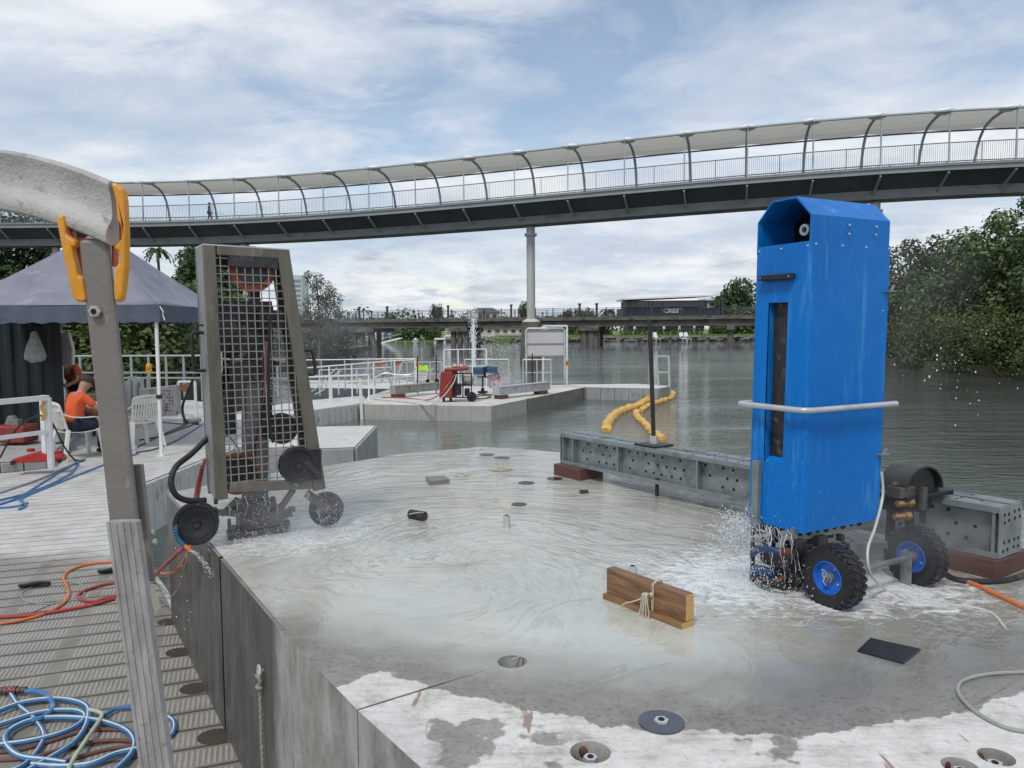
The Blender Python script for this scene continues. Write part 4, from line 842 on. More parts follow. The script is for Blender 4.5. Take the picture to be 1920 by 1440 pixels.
# ================================================================== NEAR CONCRETE SLAB
SL = px2([(312, 925), (411, 1045), (520, 1175), (670, 1331), (790, 1440)], ZS) + [(0.75, 0.62), (2.2, 0.3), (3.1, 1.2), (3.6, 2.8), (3.3, 4.1), (1.5, 5.75)] + px2([(1064, 850), (980, 842), (900, 838), (760, 850), (610, 874), (470, 893)], ZS)
bp = [P(x, y, ZS) for x, y in ((690, 1262), (780, 1290), (870, 1292), (960, 1320), (1090, 1352), (1200, 1368), (1340, 1378), (1530, 1395), (1700, 1352), (1850, 1310), (1990, 1290))]
A_ = np.array([[2*p.x, 2*p.y, 1] for p in bp]); y_ = np.array([p.x**2+p.y**2 for p in bp]); so = np.linalg.lstsq(A_, y_, rcond=None)[0]
CX, CY = float(so[0]), float(so[1]); RR = float(math.sqrt(so[2]+CX*CX+CY*CY))
print('circle', CX, CY, RR)
s = NT('slab_top'); v = s.coord(True); g0 = s.n('ShaderNodeCombineXYZ'); g0.inputs[0].default_value = CX; g0.inputs[1].default_value = CY; g0.inputs[2].default_value = ZS
sub = s.n('ShaderNodeVectorMath', operation='SUBTRACT'); s.l(v, sub.inputs[0]); s.l(g0.outputs[0], sub.inputs[1])
ln = s.n('ShaderNodeVectorMath', operation='LENGTH'); s.l(sub.outputs[0], ln.inputs[0]); rr = ln.outputs['Value']
inside = s.math('SUBTRACT', RR, rr)                                                  # metres inside the wet edge
edge = s.math('ADD', inside, s.math('ADD', s.math('MULTIPLY', s.math('SUBTRACT', s.noise(v, 2.6, 4, 0.5), 0.5), 0.22), s.math('MULTIPLY', s.math('SUBTRACT', s.noise(v, 14, 6, 0.65), 0.5), 0.11)))
sv_ = s.n('ShaderNodeSeparateXYZ'); s.l(v, sv_.inputs[0])
edge = s.math('ADD', edge, s.math('MULTIPLY', s.math('MAXIMUM', s.math('SUBTRACT', -0.42, sv_.outputs[0]), 0.0), 1.6))
# the far half of the slab lies under water too: only the near side has a dry rim
edge = s.math('ADD', edge, s.math('MULTIPLY', s.math('MAXIMUM', s.math('SUBTRACT', sv_.outputs[1], 2.45), 0.0), 1.2))
patch = s.ramp(s.noise(s.mapv(v, (1, 1, 1), (0, 0, 0), (3.3, 1.2, 0)), 2.4, 5, 0.55), [(0.655, 0.0), (0.67, 1.0)])
wet = s.math('MAXIMUM', s.ramp(edge, [(0.0, 0.0), (0.006, 1.0)]), s.math('MULTIPLY', patch, 0.9))
deep = s.ramp(s.math('ADD', edge, s.math('MULTIPLY', s.math('SUBTRACT', s.noise(v, 4.5, 6, 0.6), 0.5), 0.30)), [(0.10, 0.0), (0.85, 1.0)])
sp = s.noise(v, 55, 5, 0.75); sp2 = s.noise(v, 9, 7, 0.7); strokes = s.noise(s.mapv(v, (1.3, 14, 1), (0, 0, 0.12)), 3, 8, 0.7)
dryc = s.ramp(s.math('ADD', s.math('MULTIPLY', strokes, 0.38), s.math('MULTIPLY', sp2, 0.62)), [(0.36, (0.36, 0.34, 0.30)), (0.47, (0.57, 0.555, 0.52)), (0.6, (0.69, 0.68, 0.65))])
dryc = s.mix(s.math('MULTIPLY', s.ramp(sp, [(0.56, 0.0), (0.68, 1.0)]), 0.5), dryc, (0.30, 0.28, 0.25))
rust = s.math('MULTIPLY', s.ramp(s.noise(s.mapv(v, (9, 1.1, 1), (0, 0, 0.95)), 2.1, 5, 0.6), [(0.635, 0.0), (0.67, 1.0)]), 0.75)
dryc = s.mix(s.math('MULTIPLY', s.ramp(s.noise(s.mapv(v, (1, 1, 1), (0, 0, 0), (5, 2, 0)), 5.5, 9, 0.75), [(0.53, 0.0), (0.62, 1.0)]), 0.55), dryc, (0.30, 0.27, 0.23))
dryc = s.mix(rust, dryc, (0.22, 0.11, 0.07))
wetc = s.ramp(sp2, [(0.3, (0.18, 0.17, 0.145)), (0.7, (0.29, 0.275, 0.24))]); wetc = s.mix(s.math('MULTIPLY', s.ramp(s.noise(v, 55, 4, 0.6), [(0.53, 0.0), (0.63, 1.0)]), 0.5), wetc, (0.10, 0.095, 0.085))
# curved drag marks left by the sawing slurry
ss = s.n('ShaderNodeSeparateXYZ'); s.l(sub.outputs[0], ss.inputs[0]); ang = s.math('ARCTAN2', ss.outputs[1], ss.outputs[0])
off2 = s.n('ShaderNodeVectorMath', operation='SUBTRACT'); s.l(v, off2.inputs[0]); pc = P(1020, 985, ZS); off2.inputs[1].default_value = tuple(pc)
s3 = s.n('ShaderNodeSeparateXYZ'); s.l(off2.outputs[0], s3.inputs[0]); r2n = s.n('ShaderNodeVectorMath', operation='LENGTH'); s.l(off2.outputs[0], r2n.inputs[0])
a2 = s.math('ARCTAN2', s3.outputs[1], s3.outputs[0]); cbb = s.n('ShaderNodeCombineXYZ'); s.l(s.math('MULTIPLY', r2n.outputs['Value'], 7.0), cbb.inputs[0]); s.l(s.math('MULTIPLY', a2, 1.6), cbb.inputs[1])
swirl = s.noise(cbb.outputs[0], 1.5, 7, 0.62, 0.8); swirl2 = s.noise(s.mapv(cbb.outputs[0], (2.0, 1.5, 1)), 3.0, 6, 0.6, 0.9)
farm = s.ramp(s.math('MULTIPLY', sv_.outputs[1], 0.1), [(0.36, 0.15), (0.47, 1.0)])
milk = s.ramp(s.noise(v, 1.7, 6, 0.6), [(0.35, (0.345, 0.35, 0.315)), (0.65, (0.415, 0.42, 0.39))])
milk = s.mix(s.math('MULTIPLY', s.ramp(swirl2, [(0.56, 0.0), (0.66, 1.0)]), s.math('MULTIPLY', farm, 0.75)), milk, (0.21, 0.175, 0.15))
milk = s.mix(s.math('MULTIPLY', s.ramp(swirl, [(0.60, 0.0), (0.68, 1.0)]), s.math('MULTIPLY', farm, 0.5)), milk, (0.60, 0.60, 0.57))
# froth beaten up around the two saws
def froth(px, py, rad):
    q_ = s.n('ShaderNodeVectorMath', operation='DISTANCE'); s.l(v, q_.inputs[0]); q_.inputs[1].default_value = tuple(P(px, py, ZS)); return s.math('SUBTRACT', 1.0, s.math('DIVIDE', q_.outputs['Value'], rad), True)
fr = s.math('MAXIMUM', froth(1400, 1075, 0.85), froth(560, 1000, 0.8)); fr = s.math('MAXIMUM', fr, s.math('MULTIPLY', froth(1680, 1120, 0.7), 0.8))
frm = s.ramp(s.math('ADD', s.math('MULTIPLY', fr, 0.55), s.math('MULTIPLY', s.noise(s.mapv(v, (1, 1.6, 1)), 16, 9, 0.75, 0.7), 0.9)), [(0.66, 0.0), (0.84, 0.95)])
frm = s.math('MULTIPLY', frm, s.ramp(fr, [(0.0, 0.0), (0.15, 1.0)]))
c = s.mix(wet, dryc, wetc); s.set('Base Color', c)
ro = s.math('ADD', s.math('MULTIPLY', s.math('SUBTRACT', 1.0, wet), 0.78), s.math('ADD', 0.07, s.math('MULTIPLY', frm, 0.4)))
ro = s.math('ADD', ro, s.math('MULTIPLY', s.math('MULTIPLY', wet, s.math('SUBTRACT', 1.0, deep)), s.ramp(s.noise(v, 30, 4), [(0.4, 0.0), (0.65, 0.35)])))
s.set('Roughness', ro); s.set('IOR', 1.36); s.set('Specular IOR Level', 0.62)
b1 = s.n('ShaderNodeBump'); b1.inputs['Distance'].default_value = 0.02
hw = s.math('ADD', s.math('MULTIPLY', swirl, 0.7), s.math('ADD', s.math('MULTIPLY', swirl2, s.math('MULTIPLY', farm, 0.5)), s.math('MULTIPLY', s.noise(v, 24, 5, 0.6), s.math('ADD', 0.10, s.math('MULTIPLY', fr, 1.1)))))
hd_ = s.math('ADD', s.math('MULTIPLY', sp, 0.35), s.math('MULTIPLY', strokes, 0.5))
mxh = s.n('ShaderNodeMix', data_type='FLOAT'); s.l(wet, mxh.inputs[0]); s.l(hd_, mxh.inputs[2]); s.l(hw, mxh.inputs[3]); s.l(mxh.outputs[0], b1.inputs['Height']); b1.inputs['Strength'].default_value = 0.55
s.l(b1.outputs[0], s.b.inputs['Normal']); m_slab = s.m
# the slurry itself: a thin sheet of milky water lying on the slab
def slurry():
    s = NT('milky_slurry'); v = s.coord(True); ln = s.n('ShaderNodeVectorMath', operation='DISTANCE'); s.l(v, ln.inputs[0]); ln.inputs[1].default_value = (CX, CY, ZS+.004); rr = ln.outputs['Value']
    sv_ = s.n('ShaderNodeSeparateXYZ'); s.l(v, sv_.inputs[0]); edge = s.math('SUBTRACT', RR, rr)
    edge = s.math('ADD', edge, s.math('ADD', s.math('MULTIPLY', s.math('SUBTRACT', s.noise(v, 2.6, 4, 0.5), 0.5), 0.22), s.math('MULTIPLY', s.math('SUBTRACT', s.noise(v, 14, 6, 0.65), 0.5), 0.11)))
    edge = s.math('ADD', edge, s.math('MULTIPLY', s.math('MAXIMUM', s.math('SUBTRACT', sv_.outputs[1], 2.45), 0.0), 1.2))
    deep = s.ramp(s.math('ADD', edge, s.math('MULTIPLY', s.math('SUBTRACT', s.noise(v, 4.5, 6, 0.6), 0.5), 0.30)), [(0.05, 0.0), (0.22, 0.50), (0.50, 0.88), (0.8, 1.0)])
    off2 = s.n('ShaderNodeVectorMath', operation='SUBTRACT'); s.l(v, off2.inputs[0]); off2.inputs[1].default_value = tuple(P(1040, 1010, ZS))
    wob = s.n('ShaderNodeTexNoise'); wob.inputs['Scale'].default_value = 0.8; wob.inputs['Detail'].default_value = 3; s.l(v, wob.inputs['Vector'])
    wa = s.n('ShaderNodeVectorMath', operation='MULTIPLY_ADD'); s.l(wob.outputs['Color'], wa.inputs[0]); wa.inputs[1].default_value = (.9, .9, 0); s.l(off2.outputs[0], wa.inputs[2])
    s3 = s.n('ShaderNodeSeparateXYZ'); s.l(wa.outputs[0], s3.inputs[0]); r2n = s.n('ShaderNodeVectorMath', operation='LENGTH'); s.l(wa.outputs[0], r2n.inputs[0])
    a2 = s.math('ARCTAN2', s3.outputs[1], s3.outputs[0]); cbb = s.n('ShaderNodeCombineXYZ'); s.l(s.math('ADD', s.math('MULTIPLY', r2n.outputs['Value'], 6.0), s.math('MULTIPLY', a2, 1.1)), cbb.inputs[0]); s.l(s.math('MULTIPLY', a2, 1.9), cbb.inputs[1])
    swirl = s.noise(cbb.outputs[0], 1.1, 5, 0.55, 0.5)
    line = s.ramp(s.math('ABSOLUTE', s.math('SUBTRACT', swirl, 0.5)), [(0.0, 1.0), (0.022, 0.35), (0.05, 0.0)])
    brk = s.ramp(s.noise(v, 2.3, 4, 0.6), [(0.44, 0.0), (0.56, 1.0)]); line = s.math('MULTIPLY', line, brk)
    swirl2 = s.noise(s.mapv(cbb.outputs[0], (2.2, 1.3, 1)), 1.7, 5, 0.6, 0.6)
    farm = s.ramp(s.math('MULTIPLY', sv_.outputs[1], 0.1), [(0.28, 0.12), (0.45, 1.0)])
    milk = s.ramp(s.noise(v, 1.7, 6, 0.6), [(0.35, (0.43, 0.435, 0.375)), (0.65, (0.53, 0.535, 0.475))])
    milk = s.mix(s.ramp(s.math('ADD', s.math('MULTIPLY', sv_.outputs[0], 0.5), s.math('MULTIPLY', s.math('SUBTRACT', s.noise(v, 1.4, 5, 0.6), 0.5), 0.5)), [(0.28, 0.0), (0.62, 0.92)]), milk, (0.255, 0.245, 0.205))  # right side darker: the blue guard's reflection put into the colour
    milk = s.mix(s.math('MULTIPLY', s.ramp(swirl2, [(0.50, 0.0), (0.60, 1.0)]), s.math('MULTIPLY', farm, 0.42)), milk, (0.24, 0.20, 0.175))
    milk = s.mix(s.math('MULTIPLY', s.ramp(swirl2, [(0.34, 1.0), (0.44, 0.0)]), s.math('MULTIPLY', farm, 0.40)), milk, (0.60, 0.60, 0.56))
    milk = s.mix(s.math('MULTIPLY', line, s.math('ADD', 0.22, s.math('MULTIPLY', farm, 0.40))), milk, (0.22, 0.19, 0.16))
    def froth(px, py, rad):
        q_ = s.n('ShaderNodeVectorMath', operation='DISTANCE'); s.l(v, q_.inputs[0]); q_.inputs[1].default_value = tuple(P(px, py, ZS)); return s.math('SUBTRACT', 1.0, s.math('DIVIDE', q_.outputs['Value'], rad), True)
    fr = s.math('MAXIMUM', froth(1400, 1085, 0.95), froth(560, 1000, 0.85)); fr = s.math('MAXIMUM', fr, s.math('MULTIPLY', froth(1680, 1100, 0.75), 0.95)); fr = s.math('MAXIMUM', fr, froth(1570, 1130, 0.4)); fr = s.math('MAXIMUM', fr, s.math('MULTIPLY', froth(1040, 965, 0.55), 0.5))
    frm = s.ramp(s.math('ADD', s.math('MULTIPLY', fr, 0.50), s.math('MULTIPLY', s.noise(s.mapv(v, (1, 1.6, 1)), 17, 9, 0.78, 0.9), 0.9)), [(0.69, 0.0), (0.85, 0.9)])
    frm = s.math('MULTIPLY', frm, s.ramp(fr, [(0.0, 0.0), (0.2, 1.0)]))
    s.set('Base Color', s.mix(frm, milk, (0.78, 0.80, 0.80))); s.set('Roughness', s.math('ADD', 0.03, s.math('MULTIPLY', frm, 0.35))); s.set('IOR', 1.6); s.set('Specular IOR Level', 1.0)
    hw = s.math('ADD', s.math('ADD', s.math('MULTIPLY', swirl, s.math('ADD', 0.26, s.math('MULTIPLY', farm, 0.6))), s.math('MULTIPLY', line, s.math('SUBTRACT', -0.03, s.math('MULTIPLY', farm, 0.10)))), s.math('ADD', s.math('MULTIPLY', swirl2, s.math('MULTIPLY', farm, 0.6)), s.math('MULTIPLY', s.noise(v, 14, 3, 0.5), s.math('ADD', 0.02, s.math('MULTIPLY', fr, 1.0)))))
    s.bump(hw, 0.8, 0.028)
    hq = s.n('ShaderNodeVectorMath', operation='DISTANCE'); s.l(v, hq.inputs[0]); hq.inputs[1].default_value = tuple(P(960, 1241, ZS+.004)); deep = s.math('MULTIPLY', deep, s.ramp(hq.outputs['Value'], [(0.046, 0.0), (0.050, 1.0)]))
    tr = s.n('ShaderNodeBsdfTransparent'); mx = s.n('ShaderNodeMixShader'); s.l(s.math('MAXIMUM', deep, frm), mx.inputs[0]); s.l(tr.outputs[0], mx.inputs[1]); s.l(s.b.outputs[0], mx.inputs[2]); s.l(mx.outputs[0], s.out.inputs[0])
    return s.m
m_slurry = slurry()
_c = Vector((sum(p[0] for p in SL)/len(SL), sum(p[1] for p in SL)/len(SL)))
b = MB(); b.face([(_c.x+(p[0]-_c.x)*.992, _c.y+(p[1]-_c.y)*.992, ZS+.004) for p in SL]); tag(b.build('water_film', m_slurry), kind='structure')
def clip(poly, a, d, side):
    n = Vector((-d.y, d.x))*side; out = []
    for i in range(len(poly)):
        p, q_ = Vector(poly[i][:2]), Vector(poly[(i+1) % len(poly)][:2]); dp_, dq = (p-a).dot(n), (q_-a).dot(n)
        if dp_ >= 0: out.append(tuple(p))
        if dp_*dq < 0: out.append(tuple(p.lerp(q_, dp_/(dp_-dq))))
    return out
v2 = lambda p: Vector((p[0], p[1]))
a1_, d1_ = v2(P(411.5, 1046, ZS)), (v2(P(700, 960, ZS))-v2(P(411.5, 1046, ZS))).normalized()
a2_, d2_ = v2(P(670.5, 1331, ZS)), (v2(P(960, 1241, ZS))-v2(P(670.5, 1331, ZS))).normalized()
n1_, n2_ = Vector((-d1_.y, d1_.x)), Vector((-d2_.y, d2_.x)); gp = .0045
segs = [clip(SL, a1_+n1_*gp*3.2, d1_, 1), clip(clip(SL, a1_-n1_*gp*3.2, d1_, -1), a2_+n2_*gp, d2_, 1), clip(SL, a2_-n2_*gp, d2_, -1)]
slab = thing('concrete_slab', 'large near concrete slab flooded with milky grey saw slurry', 'slab', (0.5, 3.2, 0))
HOLES = [(960, 1241, .045), (1107, 1410, .052), (1868, 1419, .042), (1800, 1437, .042), (913, 852, .07), (941, 858, .07), (987, 905, .06), (1040, 897, .06), (973, 945, .05), (1095, 922, .035)]
cut = MB()
for x, y, r_ in HOLES: p = P(x, y, ZS); cut.cyl(p-Vector((0, 0, .40 if r_ < .05 and x < 1000 else .06)), p+Vector((0, 0, .05)), r_, n=28)
cuto = cut.build('cutter', m_hole)
holew = concwall('hole_concrete', (0.30, 0.29, 0.27), (0.50, 0.49, 0.46), (0.22, 0.15, 0.11))
cuto.data.materials.clear(); cuto.data.materials.append(holew)
for x, y, r_ in HOLES[4:]:
    p = P(x, y, ZS+.007); b = MB(); b.cyl(p-Vector((0, 0, .002)), p, r_*.95, n=28); b.build('cored_hole', M('flooded_hole', (.02, .02, .02), .2) if 'flooded_hole' not in bpy.data.materials else bpy.data.materials['flooded_hole'], slab)
for i, sg in enumerate(segs):
    b = MB(); b.prism(sg, -.6, ZS, 0, 1); o = b.build('slab_segment', [m_wall, m_slab, holew], slab)
    for k_ in range(len(cuto.data.polygons)): pass
    bo = o.modifiers.new('cut', 'BOOLEAN'); bo.object = cuto; bo.operation = 'DIFFERENCE'; bo.solver = 'EXACT'
    bpy.context.view_layer.update()
    nm = bpy.data.meshes.new_from_object(o.evaluated_get(bpy.context.evaluated_depsgraph_get())); o.modifiers.clear(); nm.materials.clear()
    for mm in (m_wall, m_slab, holew): nm.materials.append(mm)
    for p in nm.polygons:
        c_ = p.center; wz = c_.z
        if p.normal.z > .5 and wz > ZS-.02: p.material_index = 1
        elif wz > ZS-.42 and any((Vector((c_.x+.5, c_.y+3.2))-v2(P(hx, hy, ZS))).length < hr+.004 for hx, hy, hr in HOLES): p.material_index = 2
        else: p.material_index = 0
    o.data = nm
bpy.data.objects.remove(cuto)
# hardware standing in the holes and on the slab
def hexn(b, c, r, h, ax=(0, 0, 1), ri=None):
    c = Vector(c); b.cyl(c, c+Vector(ax).normalized()*h, r, n=6)
    b.cur = 1; b.cyl(c+Vector(ax).normalized()*(h-.001), c+Vector(ax).normalized()*(h+.002), r*.45, n=12); b.cur = 0
for x, y, lb in ((1107, 1410, 'hex nut sitting in the round hole at the bottom middle'), (1866, 1421, 'hex nut in the right hole of the pair at the lower right'), (1802, 1434, 'hex nut in the lower hole of the pair at the bottom right')):
    p = P(x, y, ZS); e = thing('hex_nut', lb, 'nut', tuple(p-Vector((0, 0, .06))), 'hex nuts in the slab holes'); b = MB(); b.cyl(p-Vector((0, 0, .059)), p-Vector((0, 0, .030)), .032, n=24); b.build('washer', m_galv, e)
    b = MB(); hexn(b, p-Vector((0, 0, .030)), .018, .018); b.build('nut_body', [m_galvl, m_hole], e)
    for q_ in (1.9, 3.2): b = MB(); b.sph(p+Vector((math.cos(q_)*.043, math.sin(q_)*.043, -.022)), .012, 8, 5, (1, 1, 1.1)); b.build('rusty_bar_end', m_rust, e, True)
m_disc = M('wet_grey_steel', (.10, .11, .125), .3, .3, .15, 20)
p = P(1240, 1356, ZS); e = thing('washer_plate', 'round dark washer plate with a hex nut at the dry edge of the slab', 'washer', tuple(p))
b = MB(); b.cyl(p, p+Vector((0, 0, .006)), .062, n=32); b.build('plate', m_disc, e); b = MB(); hexn(b, p+Vector((0, 0, .006)), .020, .005); b.build('nut', [m_galvl, m_hole], e)
def plate(px, z, h, mat, name, label, cat, lift=0):
    c = [P(x, y, z+h) for x, y in px]; b = MB(); b.add([q_ + Vector((0, 0, lift)) for q_ in c]+[q_-Vector((0, 0, h-lift)) for q_ in c], [(0, 1, 2, 3), (7, 6, 5, 4), (0, 4, 5, 1), (1, 5, 6, 2), (2, 6, 7, 3), (3, 7, 4, 0)])
    return tag(b.build(name, mat, None, False, .002), label, cat)
plate([(1632, 1195), (1727, 1216), (1694, 1242), (1607, 1219)], ZS, .010, M('black_rubber_pad', (.012, .011, .016), .35, 0, .3, 20), 'rubber_pad', 'flat black square pad lying in the water at lower right', 'pad')
plate([(798, 893), (833, 891), (843, 898), (806, 902)], ZS, .035, M('steel_block_grey', (.20, .19, .175), .6), 'steel_block', 'small square grey block lying left of the far holes on the slab', 'block')
plate([(1087, 918), (1103, 918), (1104, 923), (1088, 924)], ZS, .012, m_dark, 'steel_chip', 'small dark plate in the water in front of the timber block', 'plate')
def coupler(px, py, top, label, w_=.016):
    p = P(px, py, ZS); t_ = PD(px, top, p.y).z; b = MB(); b.cyl(p, Vector((p.x, p.y, t_)), w_, n=6); b.cur = 1; b.cyl(Vector((p.x, p.y, t_-.001)), Vector((p.x, p.y, t_+.0015)), w_*.55, n=12); return tag(b.build('hex_coupler', [m_galvl, m_hole]), label, 'coupler', 'hex couplers standing in the slab')
coupler(1186, 1077, 1061, 'short hex coupler standing in the water behind the timber bracket', .019)
coupler(950, 990, 966, 'tall hex coupler with string on top in the middle of the slab', .019)
def scribble(name, px, py, z, R, n, r_, mat, label, seed, cat='string', flat=.02):
    rnd = random.Random(seed); c = P(px, py, z); pts = []
    for i in range(n):
        a = i*1.9+rnd.uniform(-.5, .5); q_ = R*rnd.uniform(.3, 1); pts.append(c+Vector((math.cos(a)*q_, math.sin(a)*q_*.8, r_+rnd.random()*flat)))
    b = MB(); b.tube(smooth_path(pts, 6), r_, 5); return tag(b.build(name, mat, None, True), label, cat)
scribble('string', 950, 962, ZS+.085, .035, 9, .0025, m_rope, 'loose pale string tangled on top of the tall coupler', 3)
scribble('string', 940, 882, ZS, .13, 16, .004, m_rope, 'pale string pile lying at the far side of the slab', 4)
scribble('string', 862, 893, ZS, .10, 8, .003, m_rope, 'thin string curling left of the far holes', 5)
# dark cylinder on a string
p = P(783, 975, ZS); e = thing('core_plug', 'short black cylinder lying on the slab with a string around it', 'plug', tuple(p)); b = MB(); dv = Vector((.045, -.03, 0))
b.cyl(p-dv+Vector((0, 0, .028)), p+dv+Vector((0, 0, .028)), .027, n=18); b.build('plug_body', m_dark, e, True, .003)
b = MB(); b.tube(smooth_path([P(735, 980, ZS+.004), P(737, 970, ZS+.01), P(760, 966, ZS+.02), P(785, 961, ZS+.062), P(800, 964, ZS+.03), P(803, 975, ZS+.006)], 5), .003, 5); b.build('string', m_rope, e, True)
hose('string', [(960, 1236), (1000, 1222), (1080, 1190), (1150, 1150)], ZS, .002, m_rope, 'thin pale line running over the water from the cored hole', 'string')
hose('string', [(620, 985), (660, 1003), (700, 992), (740, 982)], ZS, .002, m_rope, 'thin pale line running from the guard wheel to the black plug', 'string')
# timber bracket
p0, p1 = P(1130, 1124, ZS), P(1279, 1183, ZS); dz = (p1-p0).normalized(); nz = Vector((-dz.y, dz.x, 0)); L = (p1-p0).length
tb_ = thing('timber_bracket', 'two wet timber boards tied into an L with string, standing in the slurry', 'timber bracket', tuple((p0+p1)/2))
c0 = (p0+p1)/2+nz*.036
def tboard(c_, wd, h, name):
    b = MB(); b.box(tb_.location, (L, wd, h)); o = b.build(name, [m_timber, m_tend], tb_, False, .004)
    for q_ in o.data.vertices: pass
    o.location = c_-Vector(tb_.location)-Vector((0, 0, 0)); o.rotation_euler = (0, 0, math.atan2(dz.y, dz.x))
    for pl in o.data.polygons: pl.material_index = 1 if abs(pl.normal.x) > .9 else 0
    return o
tboard(c0+nz*.006+Vector((0, 0, .026+.049)), .044, .098, 'upright_board'); tboard(c0-nz*.004+Vector((0, 0, .013)), .066, .026, 'base_board')
b = MB(); mid = c0+dz*.045
for q_ in (0, .006): b.tube(smooth_path([mid+dz*q_-nz*.022+Vector((0, 0, .01)), mid+dz*q_-nz*.020+Vector((0, 0, .10)), mid+dz*q_-nz*.016+Vector((0, 0, .127)), mid+dz*q_+nz*.027+Vector((0, 0, .127)), mid+dz*q_+nz*.031+Vector((0, 0, .03))], 4), .0022, 5)
kn = mid-nz*.026+Vector((0, 0, .085)); b.sph(kn, .009, 8, 6)
for ex_, ey_, ez_ in ((-.03, -.05, .03), (-.02, -.055, .01), (-.008, -.06, .004), (.004, -.058, .005), (.012, -.05, .02)): b.tube(smooth_path([kn, kn+dz*ex_*.5+nz*-.03+Vector((0, 0, .006)), mid+dz*ex_+nz*(ey_)+Vector((0, 0, ez_)), mid+dz*ex_+nz*(ey_-.01)+Vector((0, 0, .003))], 5), .0025, 5)
b.tube(smooth_path([kn, mid-dz*.05-nz*.06+Vector((0, 0, .055)), mid-dz*.085-nz*.075+Vector((0, 0, .04)), mid-dz*.105-nz*.075+Vector((0, 0, .015))], 6), .0028, 5); b.build('string', m_rope, tb_, True)
# cables on the slab
hose('cable', [(1925, 1372), (1880, 1362), (1830, 1335), (1800, 1305), (1797, 1285), (1815, 1272), (1860, 1263), (1925, 1260)], ZS, .0058, m_greyc, 'pale grey cable looping in from the right border at lower right', 'cable')
hose('cable', [(1925, 1163), (1900, 1164), (1882, 1172), (1886, 1182)], ZS, .005, m_greyc, 'short grey cable end at the right border above the looping cable', 'cable')
hose('hose', [(1925, 1141), (1880, 1120), (1830, 1097), (1775, 1078), (1750, 1066)], ZS, .0105, m_orhose, 'orange hose running from the rear wheel of the blue machine to the right border')
hose('hose', [(1925, 1077), (1880, 1089), (1820, 1090), (1785, 1084), (1765, 1070)], ZS, .013, m_black, 'black hose along the foot of the red-brown timber at right')
# ================================================================== STEEL GIRDERS
def girder(e, a, b_, H, W, mat, holes=True, stiff=(0.0, .21, 1.0), lips=.05, plates=(True, True), seed=1, t=.008):
    """a, b_: bottom edge of the front face; the girder lies behind that face"""
    a = Vector(a); b_ = Vector(b_); d = (b_-a); d.z = 0; L = d.length; d.normalize(); n = Vector((-d.y, d.x, 0)); Z = Vector((0, 0, 1)); ax = (d, n, Z)
    if n.y < 0: n = -n; ax = (d, n, Z)
    pt = lambda x, y, z: a + d*x + n*y + Z*z
    gap = .012
    for i, nm_ in ((0, 'front_channel'), (1, 'rear_channel')):
        y0 = 0 if i == 0 else W; sgn = 1 if i == 0 else -1; fl = W/2-gap; m_ = MB()
        m_.box(pt(L/2, y0+sgn*fl/2, H-t/2), (L, fl, t), ax); m_.box(pt(L/2, y0+sgn*fl/2, t/2), (L, fl, t), ax)
        m_.box(pt(L/2, y0+sgn*lips, H/2), (L, t*.7, H-2*t), ax)
        m_.box(pt(L/2, y0+sgn*t*.4, H-t-.009), (L, t*.8, .018), ax); m_.box(pt(L/2, y0+sgn*t*.4, t+.009), (L, t*.8, .018), ax)
        for k_ in stiff:
            xx = min(max(k_*L, .02), L-.02); m_.box(pt(xx, y0+sgn*(lips/2+.002), H/2), (.012, lips-.006, H-2*t-.002), ax)
        m_.build(nm_, mat, e)
    for x_, on in ((-.004, plates[0]), (L+.004, plates[1])):
        if on: m_ = MB(); m_.box(pt(x_, W/2, H/2), (.007, W-.004, H-.006), ax); m_.build('end_plate', mat, e)
    if holes:
        rnd = random.Random(seed); m_ = MB(); x_ = .10
        hz = lambda p, q_, r_: m_.cyl(p, q_, r_, n=9)
        while x_ < L-.08:
            for k_, zf in enumerate((.25, .5, .75)):
                if rnd.random() < .78:
                    xx = x_+(.03 if k_ == 1 else 0)+rnd.uniform(-.006, .006); p = pt(xx, lips-t*.35, H*zf); hz(p-n*.002, p+n*.001, .0085 if H < .3 else .01)
            x_ += .075 if rnd.random() < .75 else .13
        x_ = .05
        while x_ < L-.03:
            for yy in (W*.18, W*.36, W*.66, W*.84):
                if rnd.random() < .6: p = pt(x_, yy, H); hz(p-Z*.001, p+Z*.0012, .0075)
            x_ += .085
        for x_, sg, on in ((-.0075, -1, plates[0]), (L+.0075, 1, plates[1])):
            if on:
                for yy in (.2, .4, .65, .85):
                    for zz in (.15, .3, .7, .85): p = pt(x_, W*yy+rnd.uniform(-.008, .008), H*zz+rnd.uniform(-.005, .005)); hz(p-d*sg*.001, p+d*sg*.0008, .0085)
        m_.build('bolt_holes', m_hole, e)
    return d, n, L
zb = ZS+.088; ga, gb = P(1051, 868, zb), P(1869, 1049, zb)
GE = thing('steel_girder', 'long galvanised girder with bolt holes running behind the blue saw guard', 'girder', tuple((ga+gb)/2))
gH = .222; gd, gn, gL = girder(GE, ga, gb, gH, .21, m_galv, stiff=(.006, .045, .205, .44, .70, .995))
def block(c, ax, size, mat, label, name='timber_block'):
    b = MB(); b.box(c, size, ax); return tag(b.build(name, mat, None, False, .006), label, 'timber block')
axg = (gd, gn, Vector((0, 0, 1)))
block(ga+gd*.13+gn*.06+Vector((0, 0, -.045)), axg, (.30, .22, .086), m_redb, 'dark red-brown timber block under the left end of the long girder')
block(gb-gd*.20+gn*.13+Vector((0, 0, -.045)), axg, (.42, .30, .086), m_redb, 'long red-brown timber block under the right end of the long girder')
